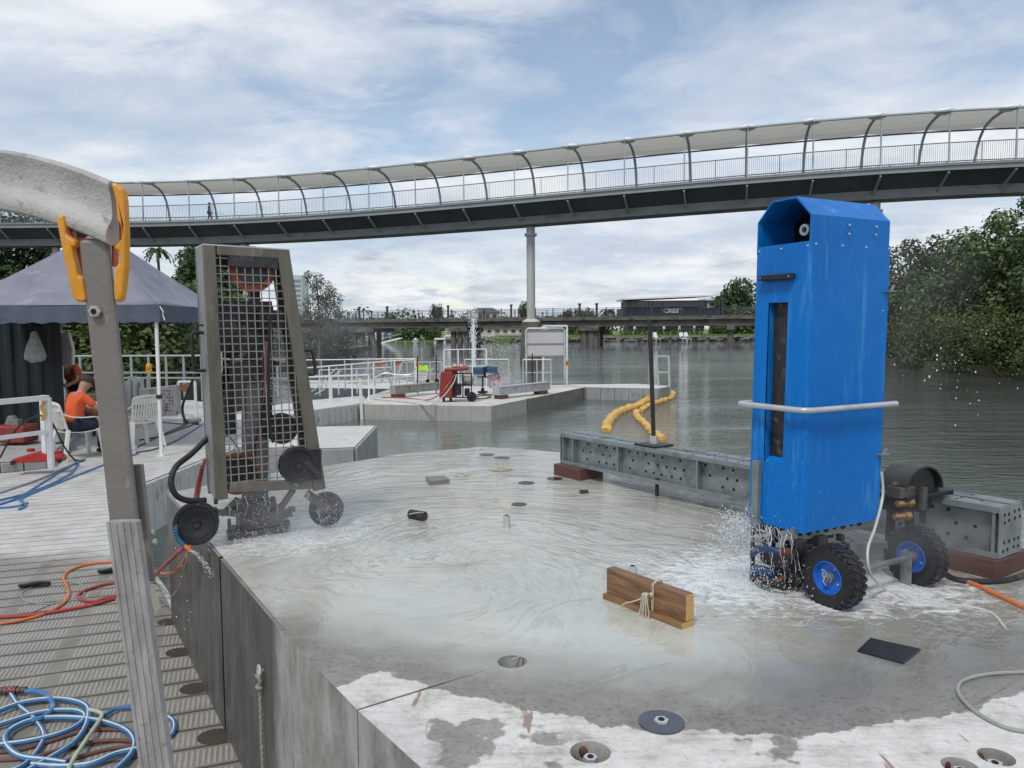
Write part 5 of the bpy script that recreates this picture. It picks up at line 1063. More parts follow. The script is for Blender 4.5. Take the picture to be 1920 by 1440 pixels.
# threaded rod with plate
rt = None
xr = min((k_*.005 for k_ in range(600)), key=lambda k_: abs(((ga+gd*k_+gn*.1-CAM).dot(CR)/(ga+gd*k_+gn*.1-CAM).dot(CF))*FPX+960-1226)); rp_ = ga+gd*xr+gn*.1
e = thing('threaded_rod', 'tall dark threaded rod passing through a plate on the long girder', 'rod', (rp_.x, rp_.y, ZS))
topz = PD(1219, 600, rp_.y-.03); b = MB(); b.cyl(Vector((rp_.x, rp_.y, zb+gH)), Vector((topz.x, rp_.y-.02, topz.z)), .0145, n=10)
b.cyl(Vector((rp_.x, rp_.y-.12, ZS-.0)), Vector((rp_.x, rp_.y-.12, zb+.03)), .0125, n=10); b.build('rod', M('rod_steel', (.045, .04, .04), .45, .5, .2, 30, .5, 300), e, True)
b = MB(); b.box(Vector((rp_.x, rp_.y, zb+gH+.007)), (.19, .17, .010), axg); b.build('bearing_plate', m_blackm, e); b = MB(); b.cyl(Vector((rp_.x, rp_.y, zb+gH+.013)), Vector((rp_.x, rp_.y, zb+gH+.065)), .026, n=6); b.build('nut', m_galvl, e)
def fargirder(a, b_, H, W, mat, label, seed):
    e = thing('steel_girder', label, 'girder', tuple(Vector(a)), 'girders on the far pontoon'); girder(e, a, b_, H, W, mat, False, (.01, .33, .66, .99), .05, seed=seed)
    d = (Vector(b_)-Vector(a)).normalized(); n = Vector((-d.y, d.x, 0)); ax = (d, n, Vector((0, 0, 1))); return ax
fa, fb2 = P(937, 741.5, ZF+.12), P(1031, 731, ZF+.12); ax = fargirder(fa, fb2, .27, .28, m_galvl, 'shorter galvanised girder resting near the edge of the far pontoon, right of the generator', 3)
block(fa+ax[0]*.2+ax[1]*.1-Vector((0, 0, .062)), ax, (.34, .3, .118), m_redb, 'red-brown timber block under the left end of the short far girder')
block(fb2-ax[0]*.35+ax[1]*.12-Vector((0, 0, .062)), ax, (.4, .3, .118), m_redb, 'red-brown timber block under the right end of the short far girder')
fa, fb2 = P(742, 739.5, ZF+.12), P(824, 731.5, ZF+.12); ax = fargirder(fa, fb2, .27, .26, M('beige_steel', (.36, .35, .31), .6, .3, .2, 5), 'beige weathered girder left of the red generator on the far pontoon', 4)
block(fa+ax[0]*.2+ax[1]*.1-Vector((0, 0, .062)), ax, (.36, .3, .118), m_redb, 'red-brown timber block under the left end of the beige far girder')
for px, y0, y1, yb, lb in ((818, 664, 716, 738, 'thin dark rod standing behind the beige far girder'), (783, 668, 716, 738, 'thin dark rod carrying an orange flag near the hi-vis vest'), (998, 663, 714, 735, 'thin rod on the short far girder beside the white sign legs')):
    p = P(px, yb, ZF); t_ = PD(px, y0, p.y); b = MB(); b.cyl(p, t_, .02, n=6); tag(b.build('steel_rod', m_blackm), lb, 'rod', 'rods on the far pontoon')
# ================================================================== BLUE SAW GUARD MACHINE
dc = 2.95; Cc = PD(1502, 1002, dc); O = Vector((PD(1512, 730, dc).x, dc, 0)); Lq = PD(1410, 730, dc*1.083); Rq = PD(1658, 730, dc*1.073)
ex = Vector((Lq.x-O.x, Lq.y-O.y, 0)); BL_ = ex.length; ex.normalize(); ey = Vector((-ex.y, ex.x, 0)); ey = ey if ey.x > 0 else -ey; BW = Vector((Rq.x-O.x, Rq.y-O.y, 0)).dot(ey)
Zb, Zt, Zs, Zh = 1.799, 2.929, 3.029, 3.106
lean = Vector((.018, 0, 0))
def B(x, y, z): return O + ex*x + ey*y + Vector((0, 0, z)) + lean*((z-2.3)/1.1)
BM = thing('wall_saw', 'tall blue guarded saw machine on two pneumatic wheels standing in the slurry', 'saw machine', (O.x+.15, O.y+.25, ZS))
def slabq(b, p0, p1, p2, p3, nrm, t=.008):
    nrm = Vector(nrm).normalized()*t; q_ = [Vector(p) for p in (p0, p1, p2, p3)]; b.add(q_+[p+nrm for p in q_], [(0, 1, 2, 3), (7, 6, 5, 4), (0, 4, 5, 1), (1, 5, 6, 2), (2, 6, 7, 3), (3, 7, 4, 0)])
sx0, sx1, sz0, sz1 = BL_*.37, BL_*.73, 2.055, 2.70
b = MB(); cr = .012
def shell(b, a0, a1, z0_, z1_): b.face([B(*a0, z0_), B(*a1, z0_), B(*a1, z1_), B(*a0, z1_)])
for x0_, x1_, z0_, z1_ in ((cr, sx0, Zb, Zt), (sx1, BL_-cr, Zb, Zt), (sx0, sx1, sz1, Zt), (sx0, sx1, Zb, sz0)): shell(b, (x0_, 0), (x1_, 0), z0_, z1_)
arc = [(cr-cr*math.sin(t*PI/8), cr-cr*math.cos(t*PI/8)) for t in range(5)]
for i in range(4): shell(b, arc[i], arc[i+1], Zb, Zt)
shell(b, (0, cr), (0, BW), Zb, Zt); arc2 = [(BL_-x_, y_) for x_, y_ in arc]
for i in range(4): shell(b, arc2[i], arc2[i+1], Zb, Zt)
shell(b, (BL_, cr), (BL_, BW), Zb, Zt)
o = b.build('guard_body', m_blue, BM)
bm = bmesh.new(); bm.from_mesh(o.data); bmesh.ops.remove_doubles(bm, verts=bm.verts, dist=1e-5); bmesh.ops.recalc_face_normals(bm, faces=bm.faces); bm.to_mesh(o.data); bm.free()
sm = o.modifiers.new('sheet', 'SOLIDIFY'); sm.thickness = .004; sm.offset = 0
b = MB()
slabq(b, B(sx1, .009, sz0), B(sx1, .009, sz1), B(sx1, .034, sz1), B(sx1, .034, sz0+.02), ex, .004); slabq(b, B(sx0, .009, sz0), B(sx0, .009, sz1), B(sx0, .034, sz1), B(sx0, .034, sz0), -ex, .004)
slabq(b, B(sx0, .009, sz0), B(sx1, .009, sz0), B(sx1, .034, sz0+.02), B(sx0, .034, sz0+.02), (0, 0, -1), .004); b.build('slot_lining', m_blue, BM)
b = MB(); slabq(b, B(.009, BW, Zb+.05), B(BL_-.009, BW, Zb+.05), B(BL_-.009, BW, Zt), B(.009, BW, Zt), -ey); b.build('rear_panel', m_blue, BM)
prof = [(.004, Zt-.03), (.004, Zs), (BL_*.28, Zh), (BL_*.72, Zh), (BL_-.004, Zs), (BL_-.004, Zt-.03)]
b = MB(); cxm = BL_/2
for i in range(5):
    (xa, za), (xb, zb_) = prof[i], prof[i+1]; nn = (ex*(cxm-(xa+xb)/2)+Vector((0, 0, 2.9-(za+zb_)/2))) if i != 0 and i != 4 else ex*(1 if i == 0 else -1)
    slabq(b, B(xa, -.002, za), B(xa, BW, za), B(xb, BW, zb_), B(xb, -.002, zb_), nn, .006)
b.build('hood', m_blue, BM)
b = MB(); b.face([B(x_, BW*.45, z_) for x_, z_ in [(BL_/2+(x_-BL_/2)*.95, z_-.008) for x_, z_ in prof]]); b.face([B(x_, BW-.004, z_) for x_, z_ in prof]); b.build('hood_back', m_blackm, BM)  # front sheet is added partway in, black to stand for the hood's shade
b = MB(); b.box(B(BL_*.5, BW*.5, 2.38), (BL_*.93, BW*.85, 1.06), (ex, ey, Vector((0, 0, 1)))); b.box(B(BL_*.5, BW*.65, 2.97), (BL_*.8, .02, .14), (ex, ey, Vector((0, 0, 1)))); b.build('inner_mast', m_dark, BM)  # mast widened to a dark fill that stands for shade behind the slot
b = MB(); c_ = B(BL_*.36, .08, 2.985); b.lathe([(.012, -.008), (.023, -.008), (.023, .010), (.012, .010)], c_, -ey, 20, True); b.build('idler_pulley', m_galvl, BM, True)
b = MB(); b.cyl(B(BL_*.33, .115, 2.985), B(BL_*.05, .13, 2.98), .024, n=12); b.cyl(c_+ey*.01, c_+ey*.2, .018, n=10); b.build('pulley_arm', m_blackm, BM, True)
b = MB(); b.beam(B(BL_*.25, -.018, 2.80), B(BL_*.84, -.018, 2.80), .022, .030, ey); b.build('black_handle', m_black, BM, False, .003)
b = MB()
for y_ in (0.02, .17, .31, .45): b.sph(B(-.002, y_*BW/.46, Zt-.012), .0048, 7, 5)
for x_ in (.06, .52, .93): b.sph(B(BL_*x_, -.003, Zt-.018), .0048, 7, 5)
for y_, z_ in ((.45, Zs-.03), (.45, Zs-.065), (.80, Zs-.028), (.80, Zs-.06)): b.sph(B(-.002, BW*y_, z_), .0048, 7, 5)
for x_ in (.28, .8): b.sph(B(BL_*x_, -.031, 2.80), .004, 6, 4)
b.build('rivets', m_galvl, BM, True)
zl = 2.285; lp = [(-.035, BW+.035), (-.035, BW*.5), (-.036, .03), (-.030, -.015), (0, -.040), (BL_*.5, -.040), (BL_+.01, -.040), (BL_+.036, -.015), (BL_+.036, .05), (BL_+.03, .12)]
pts = [B(x_, y_, zl) for x_, y_ in lp]; b = MB(); b.tube(smooth_path(pts, 6), .0115, 10); b.build('bump_rail', m_alu, BM, True)
b = MB(); b.beam(B(BL_*.80, -.016, 1.775), B(BL_*.80, -.016, 2.055), .034, .022, ey); b.build('galvanised_bar', m_galv, BM, False, .002)
for z_ in (2.745, 2.075):
    b = MB(); b.box(B(-.010, BW-.005, z_), (.03, .055, .005), (ex, ey, Vector((0, 0, 1)))); b.beam(B(-.014, BW+.0, z_), B(-.012, BW+.018, z_+.025), .012, .004); b.build('latch', m_galv, BM)
# undercarriage
b = MB(); b.beam(B(.03, -.02, 1.79), B(.03, BW*1.05, 1.79), .012, .055); b.beam(B(BL_*.8, 0, 1.77), B(BL_*.8, BW, 1.77), .02, .05); b.beam(B(.03, .05, 1.72), B(.03, BW*1.4, 1.66), .03, .03); b.build('chassis_bar', m_galv, BM)
b = MB()
for i in range(8): p = B(.022, .02+i*.05, 1.79); b.cyl(p-ex*.0015, p+ex*.002, .014 if i % 2 else .009, n=12)
b.build('chassis_holes', m_hole, BM)
b = MB(); b.beam(B(BL_*.85, -.01, 1.54), B(BL_*.85, -.01, 1.8), .012, .03); b.beam(B(BL_*.85, .03, 1.56), B(.1, .05, 1.56), .06, .03); b.box(B(BL_*.45, .12, 1.62), (.14, .14, .12), (ex, ey, Vector((0, 0, 1)))); b.cyl(B(BL_*.7, .02, 1.66), B(BL_*.15, .02, 1.66), .035, n=14)
for i in range(46): b.box(B(BL_*random.uniform(.0, .92), random.uniform(-.01, .34), random.uniform(1.56, 1.78)), (random.uniform(.02, .06), random.uniform(.02, .05), random.uniform(.015, .05)), (ex, ey, Vector((0, 0, 1))))
b.build('saw_carriage', m_dark, BM, False, .003)
b = MB(); b.tube(smooth_path([B(BL_*.8, -.03, 1.66), B(BL_*.6, -.05, 1.70), B(BL_*.35, -.05, 1.72), B(BL_*.12, -.02, 1.70)], 5), .012, 10); b.cyl(B(BL_*.75, -.02, 1.60), B(BL_*.45, -.02, 1.605), .024, n=10); b.build('drive_motor', M('dark_blue_paint', (.02, .07, .17), .45, .2, .3, 14, dirt=(.05, .045, .04), dscale=16, dlo=.52), BM, True)
b = MB(); b.tube(smooth_path([B(BL_*.7, -.04, 1.575), B(BL_*.4, -.045, 1.585), B(BL_*.15, -.03, 1.62)], 5), .008, 8); b.cyl(B(BL_*.22, -.03, 1.715), B(BL_*.05, -.03, 1.72), .02, n=10); b.build('rusty_linkage', m_rust, BM, True)
def tyre_wheel(c, ax, R, W, parent, rimmat=None, spokes=True):
    c = Vector(c); ax = Vector(ax).normalized(); b = MB(); h = W/2; r = R
    b.lathe([(r*.50, -h*.80), (r*.62, -h*.95), (r*.80, -h), (r*.92, -h*.85), (r*.975, -h*.5), (r*.985, 0), (r*.975, h*.5), (r*.92, h*.85), (r*.80, h), (r*.62, h*.95), (r*.50, h*.80)], c, ax, 48)
    x, y, d = frame_of(ax); n = 26
    for i in range(n):
        for sg in (-1, 1):
            a = 2*PI*(i+(.5 if sg > 0 else 0))/n; rad = x*math.cos(a)+y*math.sin(a); tn = -x*math.sin(a)+y*math.cos(a)
            b.box(c+rad*r*.965+ax*sg*h*.45, (r*.075, r*.13, h*.72), (rad, (tn+ax*sg*.5).normalized(), (ax-tn*sg*.5).normalized()))
            b.box(c+rad*r*.90+ax*sg*h*.93, (r*.11, r*.10, h*.12), (rad, tn, ax))
    w_ = b.build('wheel', m_black, parent, True)
    b = MB(); b.lathe([(r*.52, -h*.82), (r*.49, -h*.86), (r*.45, -h*.55), (r*.42, -h*.35), (r*.18, -h*.30), (r*.16, -h*.30), (r*.16, h*.3), (r*.42, h*.35), (r*.45, h*.55), (r*.49, h*.86), (r*.52, h*.82)], c, ax, 36); b.build('rim', m_rim, w_, True)
    b = MB(); b.lathe([(0, -h*.80), (r*.05, -h*.80), (r*.05, -h*1.05), (r*.09, -h*1.05), (r*.10, -h*.72), (r*.155, -h*.70), (r*.16, -h*.5), (r*.16, h*.6), (r*.11, h*.9), (0, h*.92)], c, ax, 20); b.build('hub', m_galv, w_, True)
    b = MB()
    for i in range(4): a = 2*PI*i/4+.5; rad = x*math.cos(a)+y*math.sin(a); b.cyl(c+rad*r*.32-ax*h*.42, c+rad*r*.32-ax*h*.28, r*.035, n=6)
    b.build('wheel_bolts', m_galvl, w_); return w_
w1 = P(1562, 1081, ZS+.114); w2 = P(1717, 1042, ZS+.114); wax = (w2-w1).normalized()
tyre_wheel(w1, wax, .124, .086, BM); tyre_wheel(w2, wax, .124, .086, BM)
b = MB(); b.cyl(w1+wax*.05, w2-wax*.05, .012, n=10); b.build('axle', m_galv, BM)
b = MB(); p = w2-wax*.065; b.box(p+Vector((0, 0, -.05)), (.008, .05, .16), (wax, Vector((-wax.y, wax.x, 0)), Vector((0, 0, 1)))); b.box(p+wax*.03-Vector((0, 0, .128)), (.09, .06, .006), (wax, Vector((-wax.y, wax.x, 0)), Vector((0, 0, 1)))); b.build('wheel_bracket', m_galv, BM, False, .003)
b = MB(); h = w1-wax*.05; xx, yy, dd = frame_of(wax)
b.tube([h+Vector((0, 0, .0)), h+Vector((-.008, 0, .018)), h+Vector((.0, 0, .033)), h+Vector((.008, 0, .018)), h, h+Vector((-.006, 0, -.012)), h+Vector((.004, 0, -.02))], .0018, 5); b.build('split_pin', m_galvl, BM, True)
# engine with curved belt guard behind the box
eo = PD(1700, 915, 3.35); e_ax = (ey, ex, Vector((0, 0, 1)))
def EP(x, y, z): return eo + ey*x + ex*y + Vector((0, 0, z))
b = MB(); N = 14; pr = []
for i in range(N+1): a = PI*(i/N); pr.append((math.cos(a)*.135, math.sin(a)*.11))
for y0_, y1_ in ((-.065, .065),):
    vs = [EP(.03+x_, y0_, z_-.005) for x_, z_ in pr]+[EP(.03+x_, y1_, z_-.005) for x_, z_ in pr]+[EP(.03+x_*.93, y0_, z_*.93-.005) for x_, z_ in pr]+[EP(.03+x_*.93, y1_, z_*.93-.005) for x_, z_ in pr]
    M_ = N+1; fs = [(i, i+1, M_+i+1, M_+i) for i in range(N)]+[(2*M_+i, 3*M_+i, 3*M_+i+1, 2*M_+i+1) for i in range(N)]+[(i, 2*M_+i, 2*M_+i+1, i+1) for i in range(N)]+[(M_+i, M_+i+1, 3*M_+i+1, 3*M_+i) for i in range(N)]; b.add(vs, fs)
b.build('belt_guard', M('guard_sheet', (.07, .068, .065), .4, .5, .3, 10), BM, True)
b = MB(); b.cyl(EP(.03, -.045, .0), EP(.03, .045, 0), .10, n=28); b.build('drum', m_blackm, BM, True)
b = MB(); b.box(EP(.06, 0, -.028), (.33, .15, .022), e_ax); b.box(EP(.0, 0, -.065), (.20, .11, .055), e_ax); b.box(EP(.17, -.02, -.015), (.03, .02, .06), e_ax); b.build('motor_tray', m_blackm, BM, False, .003)
b = MB(); b.box(EP(-.085, -.03, -.0), (.10, .07, .045), e_ax); b.box(EP(-.01, -.085, -.03), (.03, .02, .10), e_ax); b.cyl(EP(-.13, -.02, .03), EP(-.02, -.02, .03), .012, n=8); b.build('manifold', M('manifold_metal', (.12, .115, .10), .45, .5, .3, 20), BM, False, .003)
for dx, dz_ in ((-.105, -.045), (-.12, -.10)):
    b = MB(); b.cyl(EP(dx-.03, -.05, dz_), EP(dx+.02, -.06, dz_), .015, n=6); b.cyl(EP(dx+.02, -.06, dz_), EP(dx+.05, -.065, dz_), .02, n=6); b.build('brass_fitting', m_brass, BM, False, .002)
b = MB(); b.beam(EP(.02, 0, -.09), Vector((EP(.03, 0, 0).x, EP(.03, 0, 0).y, 1.70)), .028, .028); b.beam(EP(.12, 0, -.09), Vector((EP(.12, 0, 0).x, EP(.12, 0, 0).y, 1.72)), .02, .02); b.beam(EP(-.1, 0, -.08), EP(-.11, 0, -.26), .03, .02); b.build('support_leg', m_blackm, BM)
pp = [PD(1653, 885, 3.05), PD(1655, 930, 3.05), PD(1642, 985, 2.98), PD(1627, 1030, 2.92), PD(1632, 1075, 2.9), P(1660, 1105, ZS+.012), P(1700, 1124, ZS+.006), P(1760, 1132, ZS+.006), P(1820, 1138, ZS+.006), P(1862, 1152, ZS+.006), P(1886, 1180, ZS+.006)]
b = MB(); b.tube(smooth_path(pp, 6), .0055, 7); tag(b.build('water_hose', M('pale_tube', (.50, .50, .46), .4), None, True), 'thin pale hose hanging from the blue machine and trailing over the slab', 'hose')
# ================================================================== WIRE SAW WITH MESH GUARD
cBL, cBR, cTL, cTR = PD(406, 938, 3.75), PD(611, 914, 4.05), PD(381, 459, 3.77), PD(543, 469, 4.0)
fx = Vector((cBR.x-cBL.x, cBR.y-cBL.y, 0)).normalized(); fn = Vector((-fx.y, fx.x, 0))
GDX = 0
WS = thing('wire_saw', 'grey wire saw with a tapered square-mesh guard at the left edge of the slab', 'wire saw', (cBL.x+.3, cBL.y+.2, ZS)); GD = .21
def G(u, v_, w_=0):
    return cBL.lerp(cBR, u).lerp(cTL.lerp(cTR, u), v_) + fn*w_
def bar(b, p0, p1, wi, dep, inward):
    """flat bar from p0 to p1, wide towards inward, deep towards fn"""
    d = (p1-p0).normalized(); i_ = (inward - d*inward.dot(d)).normalized(); b.box((p0+p1)/2+i_*wi/2+fn*dep/2, ((p1-p0).length, wi, dep), (d, i_, fn))
b = MB(); bar(b, G(0, 0), G(0, 1), .056, .03, fx); b.build('left_upright', m_frame, WS, False, .004)
b = MB(); bar(b, G(1, -.005), G(1, 1.0), .064, .03, -fx); b.build('right_upright', m_frame, WS, False, .004)
up_ = Vector((0, 0, 1))
b = MB(); bar(b, G(.0, 1)+fx*.063, G(1, 1)-fx*.0, .045, .034, -up_); b.build('top_bar', m_frame, WS, False, .004)
b = MB(); bar(b, G(0, .0)+fx*.063+up_*.03, G(1, .0)-fx*.073+up_*.0, .05, .028, up_); b.build('bottom_bar', m_frame, WS, False, .004)
b = MB(); slabq(b, G(0, 0, .031), G(0, 1, .031), G(0, 1, GD), G(0, .02, GD), fx, .004); b.build('side_sheet', M('guard_side_sheet', (.27, .285, .28), .5, .3, .2, 5, dirt=(.17, .17, .15), dscale=6), WS)
b = MB(); slabq(b, G(1, 0, .031), G(1, 1, .031), G(1, 1, GD), G(1, .02, GD), -fx, .004); b.build('side_sheet', M('guard_inner_sheet', (.11, .11, .10), .6, .2, .2, 5), WS)
b = MB(); slabq(b, G(0, 1, .0), G(1, 1, .0), G(1, 1, GD), G(0, 1, GD), up_, .006); b.build('top_sheet', m_galvl, WS)
b = MB(); bar(b, G(0, 0, GD-.03), G(0, 1, GD-.03), .035, .02, fx); bar(b, G(1, 0, GD-.03), G(1, 1, GD-.03), .05, .02, -fx); bar(b, G(0, .99, GD-.03)+fx*.036, G(1, .99, GD-.03)-fx*.06, .09, .02, -up_); b.build('rear_frame', m_frame, WS)
b = MB(); sp_ = .0385
Wb, Wt, Hh_ = (cBR-cBL).length, (cTR-cTL).length, (cTL-cBL).length
nx = int(Wb/sp_)
for i in range(1, nx):
    x_ = i*sp_; u0 = x_/Wb; ut = x_/Wt
    if ut <= .97: p0, p1 = G(u0, .03, .012), G(ut, .975, .012)
    else:
        lo, hi = 0.0, 1.0
        for _ in range(24):
            md = (lo+hi)/2; wd_ = Wb+(Wt-Wb)*md
            if x_ < wd_*.985: lo = md
            else: hi = md
        if lo < .05: continue
        p0 = G(u0, .03, .012); p1 = G(x_/(Wb+(Wt-Wb)*lo), lo, .012)
    b.beam(p0, p1, .0050, .0042, fn)
ny = int(Hh_/sp_)
for j in range(1, ny+1):
    v_ = j*sp_/Hh_
    if v_ < .985: b.beam(G(.06, v_, .0165), G(.96, v_, .0165), .0050, .0042, fn)
b.build('mesh_panel', m_wire, WS)
b = MB(); h0, h1 = G(1, .585), G(1, .485); b.tube(smooth_path([h0, h0+fx*.03+fn*-.0, h0+fx*.042-up_*.02, h1+fx*.036+up_*.02, h1+fx*.025, h1], 4), .009, 8); b.build('guard_handle', m_black, WS, True)
b = MB(); h0, h1 = G(0, .66, .1), G(0, .51, .1); b.tube(smooth_path([h0, h0-fx*.045, h0-fx*.055-up_*.02, h1-fx*.055+up_*.02, h1-fx*.045, h1], 4), .008, 8); b.tube([G(0, .69, .1), G(0, .69, .1)-fx*.03, G(0, .675, .1)-fx*.035], .006, 6); b.build('guard_handle', m_black, WS, True)
iw = .14
def I(px, py, dd=4.02): return PD(px, py, dd)
b = MB(); b.beam(I(478, 700), I(478, 1000), .115, .10, fn); b.build('column', M('column_grey', (.20, .205, .21), .5, .35, .25, 6, dirt=(.33, .34, .34), dscale=7), WS, False, .004)
b = MB(); b.beam(I(475, 480), I(478, 702), .05, .06, fn); b.box(I(455, 612), (.28, .12, .26), (fx, fn, up_)); b.box(I(505, 600), (.13, .10, .10), (fx, fn, up_)); b.cyl(I(430, 640, 3.95), I(430, 640, 4.1), .06, n=16); b.box(I(478, 690), (.18, .12, .08), (fx, fn, up_))
for i in range(12): b.box(I(random.uniform(410, 520), random.uniform(560, 690), random.uniform(3.94, 4.05)), (random.uniform(.02, .05), .03, random.uniform(.02, .05)), (fx, fn, up_))
b.build('gearbox', M('gearbox_dark', (.045, .045, .05), .5, .3, .4, 14, dirt=(.15, .14, .12), dscale=16, dlo=.55), WS, False, .004)
def ring(b, c, R, r0, W, n=36): b.lathe([(r0, -W/2), (R, -W/2), (R, W/2), (r0, W/2)], c, fn, n, True)
b = MB(); b.box(I(474, 484, 3.915), (.25, .03, .10), (fx, fn, up_)); b.build('top_cover', bpy.data.materials['gearbox_dark'], WS, False, .006)
b = MB(); b.box(I(455, 700, 3.97), (.16, .10, .10), (fx, fn, up_)); b.box(I(430, 760, 3.98), (.05, .05, .30), (fx, fn, up_)); b.box(I(500, 780, 4.0), (.05, .05, .22), (fx, fn, up_)); b.build('upper_housing', bpy.data.materials['gearbox_dark'], WS, False, .006)
b = MB(); ring(b, I(472, 505, 3.96), .116, .082, .035); b.build('upper_pulley_guard', m_orange, WS, True)
b = MB(); b.cyl(I(472, 505, 3.97), I(472, 505, 3.97)+fn*.02, .086, n=30); b.build('upper_pulley', M('pulley_dull', (.12, .125, .115), .6), WS)
def pulley(c, R, ax_=None, name='pulley', parent=None):
    b = MB(); ax_ = ax_ or fn; b.lathe([(.0, -.012), (R*.18, -.018), (R*.22, -.010), (R*.50, -.010), (R*.55, -.014), (R*.80, -.014), (R*.84, -.022), (R, -.022), (R*.95, 0), (R, .022), (R*.84, .022), (R*.8, .014), (0, .012)], c, ax_, 40); return b.build(name, m_black, parent or WS, True)
pulley(I(528, 803, 3.98), .080); pulley(I(557, 871, 3.98), .094)
b = MB(); b.beam(I(545, 838, 4.0), I(600, 893, 4.0), .03, .02, fn); b.box(I(575, 872, 4.01), (.14, .03, .16), (fx, fn, up_)); b.build('pulley_arm', m_blackm, WS)
oc = I(446, 888, 3.92); b = MB(); b.box(oc+fn*.05, (.20, .09, .19), (fx, fn, up_)); ring(b, oc, .108, .088, .04); b.build('lower_pulley_guard', m_orange, WS, False, .006)
pulley(oc-fn*.0+fn*.0-fx*.0+Vector((0, 0, 0)), .086, None, 'drive_pulley')
b = MB(); b.tube(smooth_path([I(420, 835, 3.9), I(424, 815, 3.9), I(445, 838, 3.9), I(450, 850, 3.9)], 4), .005, 5); b.build('spring', m_galvl, WS, True)
# hoses inside
for pts, mt, r_ in (([(422, 925), (408, 850), (418, 760), (432, 690), (440, 640)], m_brhose, .011), ([(405, 945), (403, 850), (412, 760), (422, 690)], m_black, .010), ([(494, 670), (492, 760), (476, 860), (486, 900)], m_black, .008), ([(506, 590), (504, 700), (505, 790), (512, 830)], m_black, .007), ([(500, 640), (497, 720), (488, 780), (482, 840)], m_brhose, .008)):
    b = MB(); b.tube(smooth_path([I(x_, y_, 3.92) for x_, y_ in pts], 6), r_, 7); b.build('inner_hose', mt, WS, True)
# feet and arms
b = MB(); sA, sB = P(428, 1003, ZS+.02), P(535, 988, ZS+.02)
b.beam(sA, sB, .10, .035); b.beam(sA+Vector((.02, .12, 0)), sB+Vector((-.02, .12, 0)), .06, .03); b.box((sA+sB)/2+Vector((0, .03, .06)), (.20, .16, .07), (fx, fn, up_)); b.box((sA+sB)/2+Vector((-.02, .0, .12)), (.13, .12, .10), (fx, fn, up_))
for i in range(16): b.box((sA+sB)/2+fx*random.uniform(-.17, .17)+Vector((0, random.uniform(-.03, .08), random.uniform(.02, .14))), (random.uniform(.02, .06), random.uniform(.02, .05), random.uniform(.02, .05)), (fx, fn, up_))
for dx in (-.13, -.05, .13): b.cyl((sA+sB)/2+fx*dx-Vector((0, .03, .02)), (sA+sB)/2+fx*dx+Vector((0, -.03, .09)), .010, n=6)
b.build('base_carriage', M('carriage_grey', (.09, .09, .09), .5, .4, .35, 20, dirt=(.26, .26, .25), dscale=14), WS, False, .003)
b = MB(); b.beam(I(500, 990, 4.0), I(550, 918, 4.0), .028, .02, fn); b.beam(I(415, 965, 3.9), I(445, 935, 3.9), .02, .02, fn); b.beam(I(405, 960, 3.85), I(470, 965, 3.95), .03, .02, fn); b.build('brace', m_frame, WS)
wl = PD(368, 981, 3.72); wr = PD(612, 954, 4.12)
pulley(wl, .105, (fn+Vector((.25, 0, 0))).normalized(), 'guide_wheel'); pulley(wr, .091, (fn+Vector((.45, 0, 0))).normalized(), 'guide_wheel')
b = MB(); b.beam(wl+fn*.03, PD(408, 955, 3.8), .03, .03); b.build('wheel_arm', m_blackm, WS); b = MB(); b.beam(wr-fn*.03, PD(575, 925, 4.03), .045, .02, fn); b.build('wheel_arm', M('arm_rust', (.16, .12, .09), .7, .2, .4, 12), WS)
# supply hoses of the wire saw
b = MB(); b.tube(smooth_path([PD(398, 812, 3.9), PD(360, 850, 3.8), PD(330, 875, 3.7), PD(321, 902, 3.66), PD(328, 926, 3.66), PD(350, 938, 3.7), PD(385, 938, 3.78)], 7), .0145, 10); tag(b.build('hose', m_black, None, True), 'thick black hose looping out of the left side of the mesh guard', 'hose')
b = MB(); b.tube(smooth_path([PD(380, 875, 3.85), PD(372, 905, 3.9), PD(363, 950, 3.92), PD(350, 1015, 3.92), PD(330, 1040, 4.0), PD(300, 1068, 4.4), P(285, 1085, ZD+.03), P(255, 1105, ZD+.02), P(228, 1120, ZD+.02)], 6), .011, 8); tag(b.build('hose', m_redhose, None, True), 'red hose running from the mesh guard down over the slab edge to the deck', 'hose')
b = MB(); b.tube(smooth_path([PD(384, 860, 3.9), PD(376, 900, 3.93), PD(360, 1015, 3.90), PD(348, 1044, 3.92), PD(335, 1064, 4.1), PD(318, 1075, 4.4), P(298, 1073, ZD+.02), P(262, 1060, ZD+.02)], 6), .008, 8); tag(b.build('hose', m_orhose, None, True), 'orange hose running beside the red one from the guard down to the deck', 'hose')
b = MB(); b.tube(smooth_path([PD(352, 1035, 3.66), PD(347, 1060, 3.7), PD(338, 1095, 3.9), PD(322, 1118, 4.2), P(300, 1125, ZD+.01), P(270, 1126, ZD+.01)], 6), .004, 6); tag(b.build('cable', m_greyc, None, True), 'thin grey cable hanging down the slab wall below the left guide wheel', 'cable')
e = thing('hose_coupling', 'blue segmented cooling hose with an orange nozzle under the left guide wheel', 'nozzle', tuple(PD(340, 1000, 3.68))); b = MB()
pts = smooth_path([PD(330, 985, 3.68), PD(330, 1000, 3.66), PD(336, 1014, 3.65), PD(347, 1024, 3.64)], 3)
for i in range(len(pts)-1): b.cyl(pts[i], pts[i].lerp(pts[i+1], .75), .013, .010, 10)
b.build('blue_segments', M('blue_nozzle', (.03, .12, .22), .4), e, True); b = MB(); b.cyl(PD(347, 1024, 3.64), PD(358, 1033, 3.63), .011, .006, 10); b.build('orange_nozzle', m_orhose, e, True)
